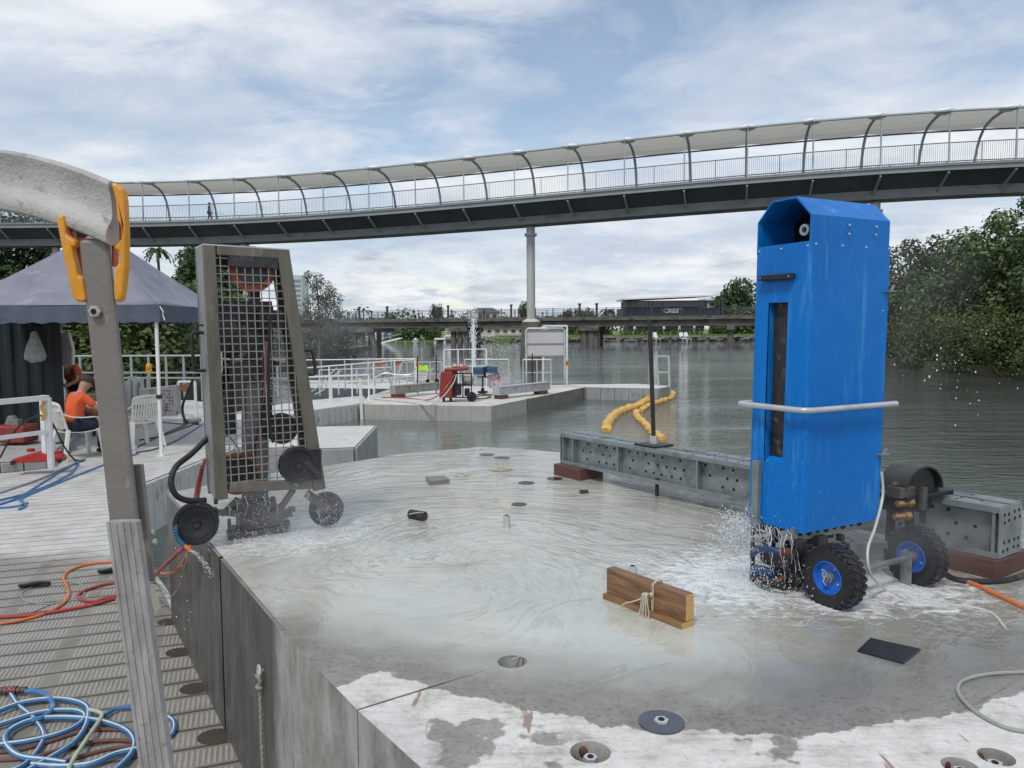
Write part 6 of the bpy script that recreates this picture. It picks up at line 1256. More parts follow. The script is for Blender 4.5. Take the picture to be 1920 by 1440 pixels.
# ================================================================== SPLASHES AND JETS
s = NT('splash_water'); s.set('Base Color', (0.86, 0.89, 0.92)); s.set('Roughness', 0.12); s.set('Transmission Weight', 0.55); s.set('IOR', 1.33); m_splash = s.m
s = NT('drop_water'); s.set('Base Color', (0.92, 0.94, 0.96)); s.set('Roughness', 0.15); m_drop = s.m
def drops(b, c, sd3, n, r0, r1, seed):
    rnd = random.Random(seed)
    for _ in range(n): b.sph(Vector(c)+Vector((rnd.gauss(0, sd3[0]), rnd.gauss(0, sd3[1]), rnd.gauss(0, sd3[2]))), rnd.uniform(r0, r1)*rnd.choice((1, 1, .6, .5)), 5, 4, (1, 1, rnd.uniform(.8, 1.7)))
def zclamp(b, z):
    for q_ in b.v:
        if q_.z < z: q_.z = z+(z-q_.z)*.3
def rope_splash(b, p, d, L, r_, seed, k_=7):
    rnd = random.Random(seed); pts = []; q_ = Vector(p); v_ = Vector(d)
    for i in range(k_): pts.append(q_.copy()); q_ = q_+v_*(L/k_)+Vector((rnd.gauss(0, .006), rnd.gauss(0, .006), rnd.gauss(0, .006))); v_ = v_+Vector((0, 0, -.22))
    pts = smooth_path(pts, 3); b.tube(pts, [r_*(1-.75*i/len(pts))*rnd.uniform(.6, 1.3) for i in range(len(pts))], 5)
b = MB(); c0 = B(BL_*.95, -.05, 1.80)
for i in range(36): rope_splash(b, c0+Vector((random.gauss(-.02, .035), random.gauss(0, .03), random.gauss(-.03, .04))), (random.uniform(-.9, .3), random.uniform(-.5, .3), random.uniform(-.9, .5)), random.uniform(.015, .05), random.uniform(.0015, .0045), i, 4)
for i in range(22): rope_splash(b, B(BL_*random.uniform(0, .95), random.uniform(-.05, .02), 1.80), (random.uniform(-.3, .3), random.uniform(-.4, .1), -1.2), random.uniform(.04, .14), random.uniform(.0012, .003), 100+i)
drops(b, B(BL_*.95, -.06, 1.76), (.05, .04, .04), 1300, .001, .0034, 55); drops(b, B(BL_*.9, -.05, 1.70), (.085, .06, .07), 1500, .0008, .003, 5); drops(b, B(BL_*.5, -.1, 1.60), (.13, .08, .05), 1100, .0008, .003, 6); zclamp(b, ZS+.002)
tag(b.build('water_splash', m_splash, None, True), 'white water splashing out below the left corner of the blue guard', 'water splash', kind='stuff')
b = MB()
for i in range(240):
    a = random.uniform(0, 2*PI); q_ = abs(random.gauss(0, .26)); p = P(1420, 1085, ZS)+Vector((math.cos(a)*q_*1.1, math.sin(a)*q_*.7, 0)); rope_splash(b, p, (random.uniform(-.5, .5), random.uniform(-.5, .3), random.uniform(.1, .9)), random.uniform(.01, .035), random.uniform(.001, .0026), 300+i, 4)
zclamp(b, ZS+.001); tag(b.build('water_splash', m_splash, None, True), 'low churned white water around the front tyre of the blue machine', 'water splash', kind='stuff')
b = MB(); drops(b, PD(500, 960, 3.85), (.12, .08, .08), 650, .0007, .0024, 7); drops(b, wr+Vector((.02, -.03, -.02)), (.07, .04, .07), 700, .0008, .0032, 8); drops(b, P(560, 1010, ZS+.02), (.22, .10, .03), 1200, .0008, .0028, 10)
for i in range(160):
    p = P(540, 1010, ZS)+Vector((random.gauss(0, .2), random.gauss(0, .10), 0)); rope_splash(b, p, (random.uniform(-.5, .5), random.uniform(-.5, .3), random.uniform(.1, .9)), random.uniform(.01, .035), random.uniform(.001, .003), 1300+i, 4)
for i in range(16): rope_splash(b, wr+Vector((random.gauss(0, .05), -.04, random.gauss(0, .05))), (random.uniform(-.6, .8), -.3, random.uniform(-.6, .8)), random.uniform(.03, .09), random.uniform(.001, .003), 600+i)
for i in range(10): rope_splash(b, G(random.uniform(.05, .9), 0, .02), (random.gauss(0, .2), -.1, -1), random.uniform(.05, .12), random.uniform(.001, .0025), 700+i)
zclamp(b, ZS+.002); tag(b.build('water_splash', m_splash, None, True), 'spray and drips of water under the mesh guard and around its right wheel', 'water splash', kind='stuff')
b = MB(); drops(b, PD(1765, 700, 3.2), (.14, .2, .11), 44, .0012, .0036, 9); drops(b, PD(1750, 640, 3.2), (.12, .2, .13), 16, .0012, .003, 12); tag(b.build('flying_drops', m_drop, None, True), 'bright water drops flying right of the blue guard in front of the trees', 'water drops', kind='stuff')
b = MB(); drops(b, P(340, 1180, 1.0)+Vector((0, 0, .3)), (.25, .2, .3), 70, .0012, .003, 14); rr_ = random.Random(77)
for i in range(240):
    t = rr_.random(); p = PD(358+40*t, 1033+14*t+36*t*t, 3.62-.1*t)+Vector((rr_.gauss(0, .003+.006*t), rr_.gauss(0, .004), rr_.gauss(0, .003+.006*t))); b.sph(p, rr_.uniform(.0006, .0019), 5, 4)
tag(b.build('water_trickle', m_drop, None, True), 'small trickle and drops falling along the slab wall below the left guide wheel', 'water drops', kind='stuff')
def mist(c, r, dens, label):
    me_ = bpy.data.meshes.new('spray_mist'); bm = bmesh.new(); bmesh.ops.create_icosphere(bm, subdivisions=3, radius=1.0); bm.to_mesh(me_); bm.free(); o = bpy.data.objects.new('spray_mist', me_); C.objects.link(o); o.location = c; o.scale = r
    m_ = bpy.data.materials.new('spray_mist'); m_.use_nodes = True; t = m_.node_tree; t.nodes.clear(); out = t.nodes.new('ShaderNodeOutputMaterial'); vv = t.nodes.new('ShaderNodeVolumePrincipled'); vv.inputs['Color'].default_value = (.95, .97, 1, 1); vv.inputs['Anisotropy'].default_value = .2
    tcx_ = t.nodes.new('ShaderNodeTexCoord'); ln_ = t.nodes.new('ShaderNodeVectorMath'); ln_.operation = 'LENGTH'; t.links.new(tcx_.outputs['Object'], ln_.inputs[0]); mr = t.nodes.new('ShaderNodeMapRange'); mr.inputs[1].default_value = 1.0; mr.inputs[2].default_value = 0.15; mr.inputs[3].default_value = 0; mr.inputs[4].default_value = dens
    nz_ = t.nodes.new('ShaderNodeTexNoise'); nz_.inputs['Scale'].default_value = 2.2; nz_.inputs['Detail'].default_value = 3; t.links.new(tcx_.outputs['Object'], nz_.inputs['Vector']); m3 = t.nodes.new('ShaderNodeMapRange'); m3.inputs[1].default_value = .35; m3.inputs[2].default_value = .65; t.links.new(nz_.outputs['Fac'], m3.inputs[0])
    t.links.new(ln_.outputs['Value'], mr.inputs[0]); m2 = t.nodes.new('ShaderNodeMath'); m2.operation = 'MULTIPLY'; t.links.new(mr.outputs[0], m2.inputs[0]); t.links.new(m3.outputs[0], m2.inputs[1]); t.links.new(m2.outputs[0], vv.inputs['Density']); t.links.new(vv.outputs[0], out.inputs['Volume']); me_.materials.append(m_)
    tag(o, label, 'mist', kind='stuff')
MIST = True
if MIST:
    mist(PD(520, 960, 3.95), (.72, .38, .34), 2.3, 'fine white mist drifting round the foot of the mesh-guarded saw')
    mist(PD(1650, 1030, 3.1)+Vector((0, .1, 0)), (.55, .42, .28), 1.5, 'fine white mist drifting between the wheels of the blue machine')
    mist(PD(610, 640, 6.0), (.7, .6, .55), .35, 'thin mist hanging in the air right of the mesh guard')
    mist(PD(1710, 560, 4.4), (.40, .5, .75), .25, 'thin mist blowing past the right side of the blue guard')
# vertical jet by the generator
jt = P(889, 740, ZF); b = MB(); rnd = random.Random(2)
topz = PD(889, 480, jt.y).z; z0 = ZF+.9
b.tube([Vector((jt.x+rnd.gauss(0, .01), jt.y, z0+(1.6)*i/14)) for i in range(15)], [.014+.014*i/14*rnd.uniform(.5, 1.4) for i in range(15)], 7)
for i in range(1700):
    h = rnd.random()**1.7; z_ = z0+h*(topz-z0); w_ = .02+.13*h; b.sph((jt.x+rnd.gauss(0, w_), jt.y+rnd.gauss(0, w_), z_), rnd.uniform(.005, .013)*(1-.3*h), 4, 3, (1, 1, 2.2))
for i in range(900):
    h = rnd.random(); b.sph((jt.x+rnd.gauss(.45, .38), jt.y+rnd.gauss(0, .3), ZF+.25+h*1.9), rnd.uniform(.004, .011), 4, 3)
tag(b.build('water_jet', m_drop, None, True), 'tall thin white water jet shooting up between the red generator and blue unit', 'water jet', kind='stuff')
SCENE_PART_3 = True
# ================================================================== FAR PONTOON EQUIPMENT
up_ = Vector((0, 0, 1)); XA = Vector((1, 0, 0)); YA = Vector((0, 1, 0))
def fp(px, py, Y): return PD(px, py, Y)
gY = P(850, 754, ZF).y; e = thing('generator', 'red generator on wheels with pale hoses on the far concrete pontoon', 'generator', tuple(P(852, 754, ZF)))
b = MB(); A_ = [fp(826, 697, gY), fp(849, 697, gY), fp(848, 746, gY), fp(823, 746, gY)]
b.add(A_+[p+Vector((.12, .55, 0)) for p in A_], [(0, 1, 2, 3), (7, 6, 5, 4), (0, 4, 5, 1), (1, 5, 6, 2), (2, 6, 7, 3), (3, 7, 4, 0)]); b.build('red_housing', m_redm, e, False, .02)
b = MB(); c_ = fp(856, 692, gY+.3); b.box(c_, (.72, .5, .10), (Vector((1, 0, .06)).normalized(), YA, up_)); b.box(c_+Vector((.1, 0, .06)), (.45, .4, .06)); b.build('fuel_tank', m_redm, e, False, .03)
b = MB(); b.cyl(c_+Vector((-.05, 0, .08)), c_+Vector((-.05, 0, .15)), .05, n=12); b.cyl(c_+Vector((.15, 0, .08)), c_+Vector((.15, 0, .14)), .05, n=12); b.build('caps', m_white, e)
b = MB()
for x_ in (850, 868, 884):
    for dy in (0, .5): b.beam(fp(x_, 700, gY+dy), fp(x_, 746, gY+dy), .035, .035)
for y_ in (700, 722, 745):
    for dy in (0, .5): b.beam(fp(849, y_, gY+dy), fp(885, y_, gY+dy), .035, .035)
b.build('frame', m_blackm, e)
b = MB(); b.box(fp(858, 730, gY+.25), (.22, .35, .34)); b.box(fp(872, 715, gY+.3), (.16, .3, .2)); b.box(fp(876, 735, gY+.28), (.15, .3, .22)); b.build('motor', m_dark, e, False, .02)
b = MB(); b.cyl(fp(868, 709, gY+.22), fp(888, 712, gY+.22), .17, n=18); b.build('alternator', M('cream_metal', (.42, .40, .34), .5, .2, .15, 8), e, True)
for x_ in (884.5,):
    b = MB(); c_ = fp(x_, 744, gY+.1); b.lathe([(.0, -.05), (.11, -.05), (.15, -.03), (.15, .03), (.11, .05), (0, .05)], c_, YA, 20); b.build('wheel', m_black, e, True)
for x_ in (832, 845):
    b = MB(); b.beam(fp(x_, 745, gY+.1), P(x_, 753, ZF), .08, .10); b.build('foot', m_blackm, e)
def hose3(pts, r_, mat, label, cat='hose', name='hose'):
    b = MB(); b.tube(smooth_path(pts, 6), r_, 6); return tag(b.build(name, mat, None, True), label, cat)
hose3([fp(856, 702, gY-.1), fp(848, 722, gY-.15), fp(828, 746, gY-.3), P(805, 760, ZF+.02), P(778, 756, ZF+.02), P(745, 752, ZF+.02), P(700, 748, ZF+.02)], .02, M('pale_hose', (.5, .48, .44), .6), 'pale hose hanging from the red generator over the far pontoon edge')
hose3([fp(852, 702, gY-.12), fp(842, 718, gY-.15), fp(826, 738, gY-.2), P(800, 750, ZF+.02), P(760, 746, ZF+.02), P(715, 745, ZF+.02)], .018, m_redhose, 'dull red hose lying left of the red generator')
hose3([P(893, 741, ZF+.03), P(905, 738, ZF+.06), P(920, 743, ZF+.03), P(908, 747, ZF+.03), P(890, 746, ZF+.05), P(905, 741, ZF+.1), P(925, 740, ZF+.03)], .02, m_brhose, 'pile of brown hoses on the far pontoon right of the generator')
uY = P(905, 742, ZF).y; e = thing('pump_unit', 'blue pump unit with a red and white splashed side beside the water jet', 'pump', tuple(P(908, 742, ZF)))
b = MB(); b.box(fp(897, 695, uY), (.34, .2, .24)); b.box(fp(921, 693, uY+.1), (.42, .2, .22), (Vector((1, 0, -.08)).normalized(), YA, Vector((.08, 0, 1)).normalized())); b.build('blue_cover', m_bluem, e, False, .02)
b = MB(); b.box(fp(909, 698, uY-.02), (.09, .24, .34)); b.beam(fp(905, 705, uY-.1), fp(905, 735, uY-.1), .05, .05); b.beam(fp(895, 707, uY-.1), fp(915, 707, uY-.1), .04, .04); b.box(fp(905, 735, uY-.05), (.32, .2, .06)); b.cyl(fp(905, 737, uY-.1), fp(905, 728, uY-.1), .06, n=8); b.build('stem', m_blackm, e)
b = MB(); T_ = [fp(915, 704, uY+.15), fp(936, 698, uY+.15), fp(943, 716, uY+.15), fp(938, 726, uY+.15), fp(917, 728, uY+.15)]; b.add(T_+[p+Vector((0, .15, 0)) for p in T_], [(0, 1, 2, 3, 4), (9, 8, 7, 6, 5)]+[(i, (i+1) % 5, 5+(i+1) % 5, 5+i) for i in range(5)])
b.build('splashed_side', M('red_white_splash', (.55, .50, .52), .5, 0, .2, 9, dirt=(.42, .07, .08), dscale=7, dlo=.50), e)
# railings ------------------------------------------------------------------------------------
def rail(name, label, base, H, mat, mids=(0.5,), r_=.024, posts=None, group='railings on the pontoons', feet=0.0, box=False):
    base = [Vector(p) for p in base]; e = thing(name, label, 'railing', tuple(base[0]), group); hs = H if isinstance(H, (list, tuple)) else [H]*len(base)
    b = MB()
    for i in range(len(base)-1):
        (b.beam(base[i]+up_*hs[i], base[i+1]+up_*hs[i+1], r_*2.2, r_*2.2) if box else b.cyl(base[i]+up_*hs[i], base[i+1]+up_*hs[i+1], r_*1.1, n=8))
    b.build('top_rail', mat, e)
    for mfrac in mids:
        b = MB()
        for i in range(len(base)-1): b.beam(base[i]+up_*hs[i]*mfrac, base[i+1]+up_*hs[i+1]*mfrac, r_*1.7, r_*1.7)
        b.build('mid_rail', mat, e)
    for i, p in enumerate(base):
        b = MB(); b.beam(p-up_*feet, p+up_*hs[i], r_*2, r_*2); b.build('post', mat, e)
    return e
def along(pts, n):
    out = []
    for i in range(len(pts)-1):
        for k_ in range(n): out.append(Vector(pts[i]).lerp(Vector(pts[i+1]), k_/n))
    return out+[Vector(pts[-1])]
yg = 19.2
m_gal2 = M('dull_galvanised', (.38, .42, .44), .5, .3, .15, 4)
rail('railing', 'long grey mesh-like railing behind the gazebo pole along the back of the deck', along([PD(60, 748, 19.8), PD(380, 750, 19.0)], 10), 1.10, m_gal2, (.5, .62), .022)
rail('railing', 'grey railing seen through the mesh guard along the back deck', along([PD(392, 750, 19.2), PD(560, 742, 21.5)], 4), 1.02, m_gal2, (.5,), .022)
rail('railing', 'far grey railing along the back of the float walkways, above the white gangway rails', along([PD(560, 733, 27.0), PD(779, 730, 27.0)], 5), 1.08, m_alu, (.5, .25), .019)
rail('railing', 'white sloping gangway railing right of the mesh guard', along([PD(575, 757, 23.6), PD(779, 735, 25.6)], 5), [1.1]*5+[1.07], m_wpaint, (.5,), .020)
rail('railing', 'nearest white railing right of the mesh guard, ending in a post standing in the water', [P(560, 757, ZF), P(622, 754, ZF), P(692, 750, ZF)], .78, m_wpaint, (), .024)
rail('railing', 'low white railing between the sloping gangway rail and the dark sided pontoon', along([P(600, 742, ZF), P(735, 734, ZF)], 4), .85, m_wpaint, (.5,), .017)
rail('railing', 'thin grey railing at the back of the far pontoon behind the yellow vest', along([P(742, 727, ZF), P(828, 725, ZF)], 4), .95, m_alu, (.5,), .016)
b = MB(); p = P(678, 757, ZF); b.beam(PD(675, 709, p.y-.15), PD(679, 796, p.y-.15), .085, .05); tag(b.build('mooring_post', m_wpaint), 'broad white post running down into the water at the corner of the far pontoon', 'post')
rail('railing', 'white two-bay railing frame behind the red generator', along([P(833, 727, ZF), P(912, 724, ZF)], 3), 1.42, m_wpaint, (.55,), .019)
rail('railing', 'pale railing frame behind the blue pump unit', along([P(872, 722, ZF), P(954, 722, ZF)], 2), [1.0]*3, m_alu, (.3,), .019)
e = rail('railing', 'pale railing frame at the legs of the white sign board', along([P(981, 728, ZF), P(1033, 728, ZF)], 2), [1.05]*3, m_alu, (.55,), .019)
# sign board
sY = P(1020, 722, ZF).y+1; e = thing('sign_board', 'large pale blank-backed sign board on two legs on the far pontoon', 'sign', tuple(P(1020, 722, ZF)))
b = MB(); A_, B_ = PD(988, 669, sY), PD(1057, 618, sY); b.box((A_+B_)/2, (B_.x-A_.x, .03, B_.z-A_.z)); b.build('panel', M('sign_back', (.50, .49, .50), .5, .1, .08, 2), e)
b = MB(); zt_, zb2 = B_.z+.05, A_.z-.05
b.tube([(A_.x-.03, sY-.04, zb2), (A_.x-.03, sY-.04, zt_-.08), (A_.x+.05, sY-.04, zt_), (B_.x-.05, sY-.04, zt_), (B_.x+.03, sY-.04, zt_-.08), (B_.x+.03, sY-.04, zb2)], .04, 7); b.build('frame', m_alu, e, True)
for z_ in (A_.z+.03, (A_.z+B_.z)/2-.02, B_.z-.04):
    b = MB(); b.beam((A_.x, sY-.035, z_), (B_.x, sY-.035, z_), .03, .03); b.build('batten', M('batten_grey', (.20, .20, .21), .5) if 'batten_grey' not in bpy.data.materials else bpy.data.materials['batten_grey'], e)
for x_ in (A_.x-.03, B_.x+.03):
    b = MB(); b.beam((x_, sY-.04, ZF), (x_, sY-.04, zb2+.05), .07, .07); b.build('leg', m_alu, e)
pf = thing('portal_frame', 'plain white frame standing just behind the sign board', 'frame', tuple(PD(1040, 722, sY+2)))
for (xa, ya), (xb, yb), nm_ in (((1018, 611), (1064, 611), 'top_bar'), ((1063, 611), (1063, 722), 'leg'), ((1018, 611), (1018, 722), 'leg')):
    b = MB(); b.beam(PD(xa, ya, sY+2), PD(xb, yb, sY+2), .08, .08); b.build(nm_, m_wpaint, pf)
# ladder
lY = P(1243, 724, ZF).y; e = thing('ladder', 'pale aluminium ladder rising from the end of the far float finger', 'ladder', tuple(PD(1243, 745, lY)))
for xa, xb in ((1231, 1236), (1253.5, 1256)):
    b = MB(); b.beam(PD(xa, 667, lY), PD(xb, 752, lY), .075, .055); b.build('side_rail', m_alu, e)
for i, y_ in enumerate((668, 698)):
    b = MB(); b.beam(PD(1231, y_, lY), PD(1254, y_, lY), .06, .045, YA); b.build('rung', m_alu, e)
e = thing('life_light', 'orange warning lamp with a white bottle on the post right of the sign board', 'warning lamp', tuple(P(1063, 720, ZF)))
def lamp_(name_px, Y, label):
    e = thing('warning_lamp', label, 'warning lamp', tuple(PD(name_px[0], name_px[1]+10, Y)), 'orange warning lamps'); b = MB(); c_ = PD(*name_px, Y)
    b.lathe([(0, .09), (.04, .085), (.065, .04), (.07, -.02), (.06, -.05)], c_, up_, 14); b.build('lens', m_orp if Y > 30 else m_yel, e, True); b = MB(); b.box(c_-up_*.10, (.12, .09, .10)); b.build('lamp_base', m_yel, e, False, .01); return e
bpy.data.objects.remove(e)
lamp_((1063, 680), sY+1.6, 'orange warning lamp on the white post right of the sign board')
lamp_((279, 688), 18.8, 'orange warning lamp hanging on the back railing left of the gazebo pole')
lamp_((440, 690), 18.8, 'orange warning lamp seen through the mesh guard')
# hi-vis vest, notice board, flag, clutter
vY = P(795, 724, ZF).y+1
b = MB(); c_ = PD(792, 691, vY)
g_ = [(-.30, .10), (-.12, .14), (0, .08), (.13, .14), (.22, .12), (.24, -.12), (.05, -.10), (-.02, -.02), (-.16, -.13), (-.30, -.10)]
b.add([c_+Vector((x_, .02*math.sin(9*x_), z_)) for x_, z_ in g_]+[c_+Vector((x_, .05+.02*math.sin(9*x_), z_)) for x_, z_ in g_], [tuple(range(10)), tuple(range(10, 20))[::-1]]+[(i, (i+1) % 10, 10+(i+1) % 10, 10+i) for i in range(10)])
tag(b.build('hi_vis_vest', m_lime), 'bright yellow-green hi-vis vest hung over the notice board', 'vest')
e = thing('notice_board', 'white notice board with faded pink lines under the yellow vest', 'notice board', tuple(PD(790, 720, vY))); b = MB(); b.box(PD(790, 706, vY-.05), (.47, .02, .33)); b.build('board', m_white, e)
b = MB()
for i, w_ in enumerate((.30, .34, .28)): b.box(PD(791, 700+i*4, vY-.062), (w_, .004, .025))
b.build('faded_lines', M('faded_pink', (.55, .35, .42), .6), e)
b = MB(); b.box(PD(783, 713, vY-.062), (.12, .004, .05)); b.build('green_mark', M('faded_green', (.3, .5, .38), .6), e)
for x_ in (777, 803):
    b = MB(); b.beam(PD(x_, 695, vY), PD(x_, 724, vY), .03, .03); b.build('leg', m_alu, e)
b = MB(); c_ = PD(782, 681, vY-1); b.add([c_+Vector(q_) for q_ in ((0, 0, .12), (.1, .02, .05), (.06, .0, -.16), (-.05, .02, -.12), (-.08, 0, .02))]+[c_+Vector(q_)+Vector((0, .03, 0)) for q_ in ((0, 0, .12), (.1, .02, .05), (.06, .0, -.16), (-.05, .02, -.12), (-.08, 0, .02))], [(0, 1, 2, 3, 4), (9, 8, 7, 6, 5)]+[(i, (i+1) % 5, 5+(i+1) % 5, 5+i) for i in range(5)])
tag(b.build('flag', m_vest), 'small orange rag tied to the thin rod by the yellow vest', 'flag')
for px, py, Y, lb, w_ in ((713, 681, 27.1, 'left orange rag hanging on the far gangway railing', .35), (748, 680, 27.1, 'right orange rag hanging on the far gangway railing', .30)):
    b = MB(); c_ = PD(px, py, Y); vs = []; n_ = 8
    for k_ in range(n_):
        x_ = -w_/2+w_*k_/(n_-1); vs += [c_+Vector((x_, -.04+.02*math.sin(k_*2), .06)), c_+Vector((x_, -.05+.02*math.sin(k_*2+1), -.07-.03*math.sin(k_)))]
    b.add(vs+[v_+Vector((0, .02, 0)) for v_ in vs], [(2*k_, 2*k_+1, 2*k_+3, 2*k_+2) for k_ in range(n_-1)]+[(2*n_+2*k_+2, 2*n_+2*k_+3, 2*n_+2*k_+1, 2*n_+2*k_) for k_ in range(n_-1)]); tag(b.build('rag', m_vestr), lb, 'rag')
e = thing('wheeled_frame', 'pale machine with grey hoses on the pontoon between the notice board and red generator', 'machine', tuple(P(812, 722, ZF))); b = MB(); c_ = PD(812, 705, vY); b.box(c_, (.28, .3, .3)); b.cyl(c_+Vector((-.15, 0, .1)), c_+Vector((.05, 0, .28)), .09, n=12); b.cyl(c_+Vector((.12, 0, .12)), c_+Vector((.2, 0, .28)), .06, n=12); b.build('machine_body', M('pale_machine', (.38, .38, .38), .5, .2, .3, 8, dirt=(.15, .14, .13), dscale=8), e, False, .02)
b = MB(); b.cyl(c_+Vector((-.2, -.1, -.2)), c_+Vector((-.2, .1, -.2)), .09, n=14); b.cyl(c_+Vector((.15, -.1, -.2)), c_+Vector((.15, .1, -.2)), .09, n=14); b.build('wheels', m_black, e, True)
for i, (pts, lb) in enumerate((([(694, 714), (720, 700), (745, 703), (770, 702), (779, 690)], 'pale hose slung along the far gangway railing towards the vest'), ([(590, 740), (610, 728), (616, 712), (640, 695)], 'thin pale hose drooping from the gangway railing beside the mesh guard'), ([(584, 735), (600, 722), (612, 708), (632, 690)], 'second thin pale hose drooping beside the mesh guard'), ([(749, 722), (747, 705), (752, 690), (756, 676)], 'pale hose rising by the end of the beige girder'))):
    hose3([PD(x_, y_, 24.5) for x_, y_ in pts], .022, m_alu, lb)
e = thing('tripod_stand', 'pale tripod stands and clutter on the pontoon behind the white railing', 'stand', tuple(P(700, 722, ZF)))
for i, (xa, ya, xb, yb) in enumerate(((682, 712, 693, 680), (704, 722, 697, 700), (716, 716, 724, 682), (733, 722, 727, 700), (742, 716, 752, 682))):
    b = MB(); b.beam(PD(xa, ya, 26), PD(xb, yb, 26), .045, .045); b.build('strut', m_alu, e)
b = MB(); b.box(PD(718, 700, 26), (.55, .3, .22)); b.box(PD(690, 707, 26), (.3, .3, .18)); b.build('tray', m_fside, e)
b = MB(); b.beam(P(655, 718, ZF+.03), P(690, 720, ZF+.03), .2, .05); tag(b.build('timber_plank', M('yellow_timber', (.55, .40, .22), .7)), 'yellowish plank lying on the dark sided pontoon behind the white railing', 'plank')
# oil boom
def boom(pts, r_, seed, name_, parent):
    rnd = random.Random(seed); sp = smooth_path([P(x_, y_, .02) for x_, y_ in pts], 9); b = MB(); rs = [r_*(.75+.3*abs(math.sin(i*.55))+rnd.uniform(-.06, .06)) for i in range(len(sp))]
    b.tube([p+Vector((rnd.gauss(0, .012), rnd.gauss(0, .012), rnd.gauss(0, .01))) for p in sp], rs, 12)
    for i in range(2, len(sp)-1, 4):
        if rnd.random() < .0:
            p = sp[i]; b.add([p+Vector((0, 0, r_)), p+Vector((rnd.uniform(-.1, .1), 0, r_*1.9)), p+Vector((.09, .04, r_*.9)), p+Vector((.05, .06, r_*.8))], [(0, 1, 2), (0, 3, 1), (1, 3, 2), (0, 2, 3)])
    for i in range(len(b.v)): b.v[i] += Vector((rnd.gauss(0, .005), rnd.gauss(0, .005), rnd.gauss(0, .005)))
    return b.build(name_, m_boom, parent, True)
e = thing('containment_boom', 'crumpled yellow floating boom lying on the water behind the long girder', 'boom', tuple(P(1200, 770, 0)))
boom([(1137, 808), (1140, 793), (1152, 779), (1170, 770), (1195, 762), (1215, 750), (1235, 742), (1262, 738)], .145, 1, 'boom_tube', e); boom([(1262, 738), (1258, 746), (1235, 754), (1214, 762), (1200, 772)], .10, 2, 'boom_tube', e); boom([(1193, 770), (1196, 782), (1210, 795), (1218, 806), (1230, 815), (1243, 824)], .10, 3, 'boom_tube', e)
# ================================================================== GAZEBO, CONTAINER, CHAIRS, WORKERS
pc_ = P(303, 855, ZD); GH = 2.33; GS = 3.0; ang = math.radians(3); gxv = Vector((math.cos(ang), math.sin(ang), 0)); gyv = Vector((-math.sin(ang), math.cos(ang), 0))
GZ = thing('gazebo', 'grey pop-up gazebo with white legs over the left part of the deck', 'gazebo', tuple(pc_-gxv*1.5+gyv*1.5))
def gz(x_, y_, z_): return pc_ - gxv*(GS*x_) + gyv*(GS*y_) + up_*z_
b = MB(); N = 12; apex = GH+1.32; crn = [(-.03, -.03), (1.03, -.03), (1.03, 1.03), (-.03, 1.03)]
for q_ in range(4):
    A0, A1 = Vector(crn[q_]), Vector(crn[(q_+1) % 4]); rows = []
    for i in range(N+1):
        t = i/N; hh_ = GH+.02+(apex-GH)*t**1.08; row_ = []
        for j in range(N+1):
            p_ = A0.lerp(A1, j/N).lerp(Vector((.5, .5)), t); sg_ = .13*math.sin(PI*j/N)*math.sin(PI*min(1, (1-t)))**.8 if 0 < t < 1 else 0
            row_.append(gz(p_.x, p_.y, hh_-sg_))
        rows.append(row_)
    b.add([p for r__ in rows for p in r__], [(i*(N+1)+j, i*(N+1)+j+1, (i+1)*(N+1)+j+1, (i+1)*(N+1)+j) for i in range(N) for j in range(N)])
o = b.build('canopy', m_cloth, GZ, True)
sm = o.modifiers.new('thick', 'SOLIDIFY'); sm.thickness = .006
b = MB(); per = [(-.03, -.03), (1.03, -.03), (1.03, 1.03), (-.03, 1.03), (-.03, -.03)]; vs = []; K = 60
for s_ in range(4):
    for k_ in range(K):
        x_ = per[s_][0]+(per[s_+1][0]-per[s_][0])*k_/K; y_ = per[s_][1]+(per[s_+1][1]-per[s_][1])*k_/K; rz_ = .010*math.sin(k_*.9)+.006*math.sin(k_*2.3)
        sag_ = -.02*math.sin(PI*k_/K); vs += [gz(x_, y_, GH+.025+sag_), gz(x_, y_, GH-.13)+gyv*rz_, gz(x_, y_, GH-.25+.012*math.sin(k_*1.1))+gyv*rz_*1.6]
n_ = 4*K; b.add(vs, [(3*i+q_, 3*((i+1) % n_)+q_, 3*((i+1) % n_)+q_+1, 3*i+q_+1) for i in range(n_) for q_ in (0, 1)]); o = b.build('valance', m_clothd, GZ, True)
for x_, y_ in ((0, 0), (1, 0), (0, 1), (1, 1)):
    b = MB(); b.beam(gz(x_, y_, 0), gz(x_, y_, GH-.02), .042, .042); b.box(gz(x_, y_, .01), (.11, .11, .02)); lg = b.build('leg', m_wpaint, GZ); b = MB(); b.box(gz(x_, y_, .93), (.07, .07, .06)); b.build('leg_clamp', m_black, lg)
b = MB()
for (xa, ya), (xb, yb) in (((0, 0), (1, 0)), ((0, 0), (0, 1)), ((1, 0), (1, 1)), ((0, 1), (1, 1))):
    for k_ in range(2):
        for z0_, z1_ in ((GH-.22, GH-.02), (GH-.02, GH-.22)): b.beam(gz(xa+(xb-xa)*k_/2, ya+(yb-ya)*k_/2, z0_+.0), gz(xa+(xb-xa)*(k_+1)/2, ya+(yb-ya)*(k_+1)/2, z1_), .02, .012)
b.build('truss', m_gal2, GZ)
b = MB(); p = gz(-.035, -.035, GH-.05); b.tube([p+up_*.04, p+Vector((.06, -.03, -.04)), p+Vector((.05, -.02, -.10)), p+Vector((.08, -.03, -.17))], .008, 5); b.build('tie_cord', m_wpaint, GZ)
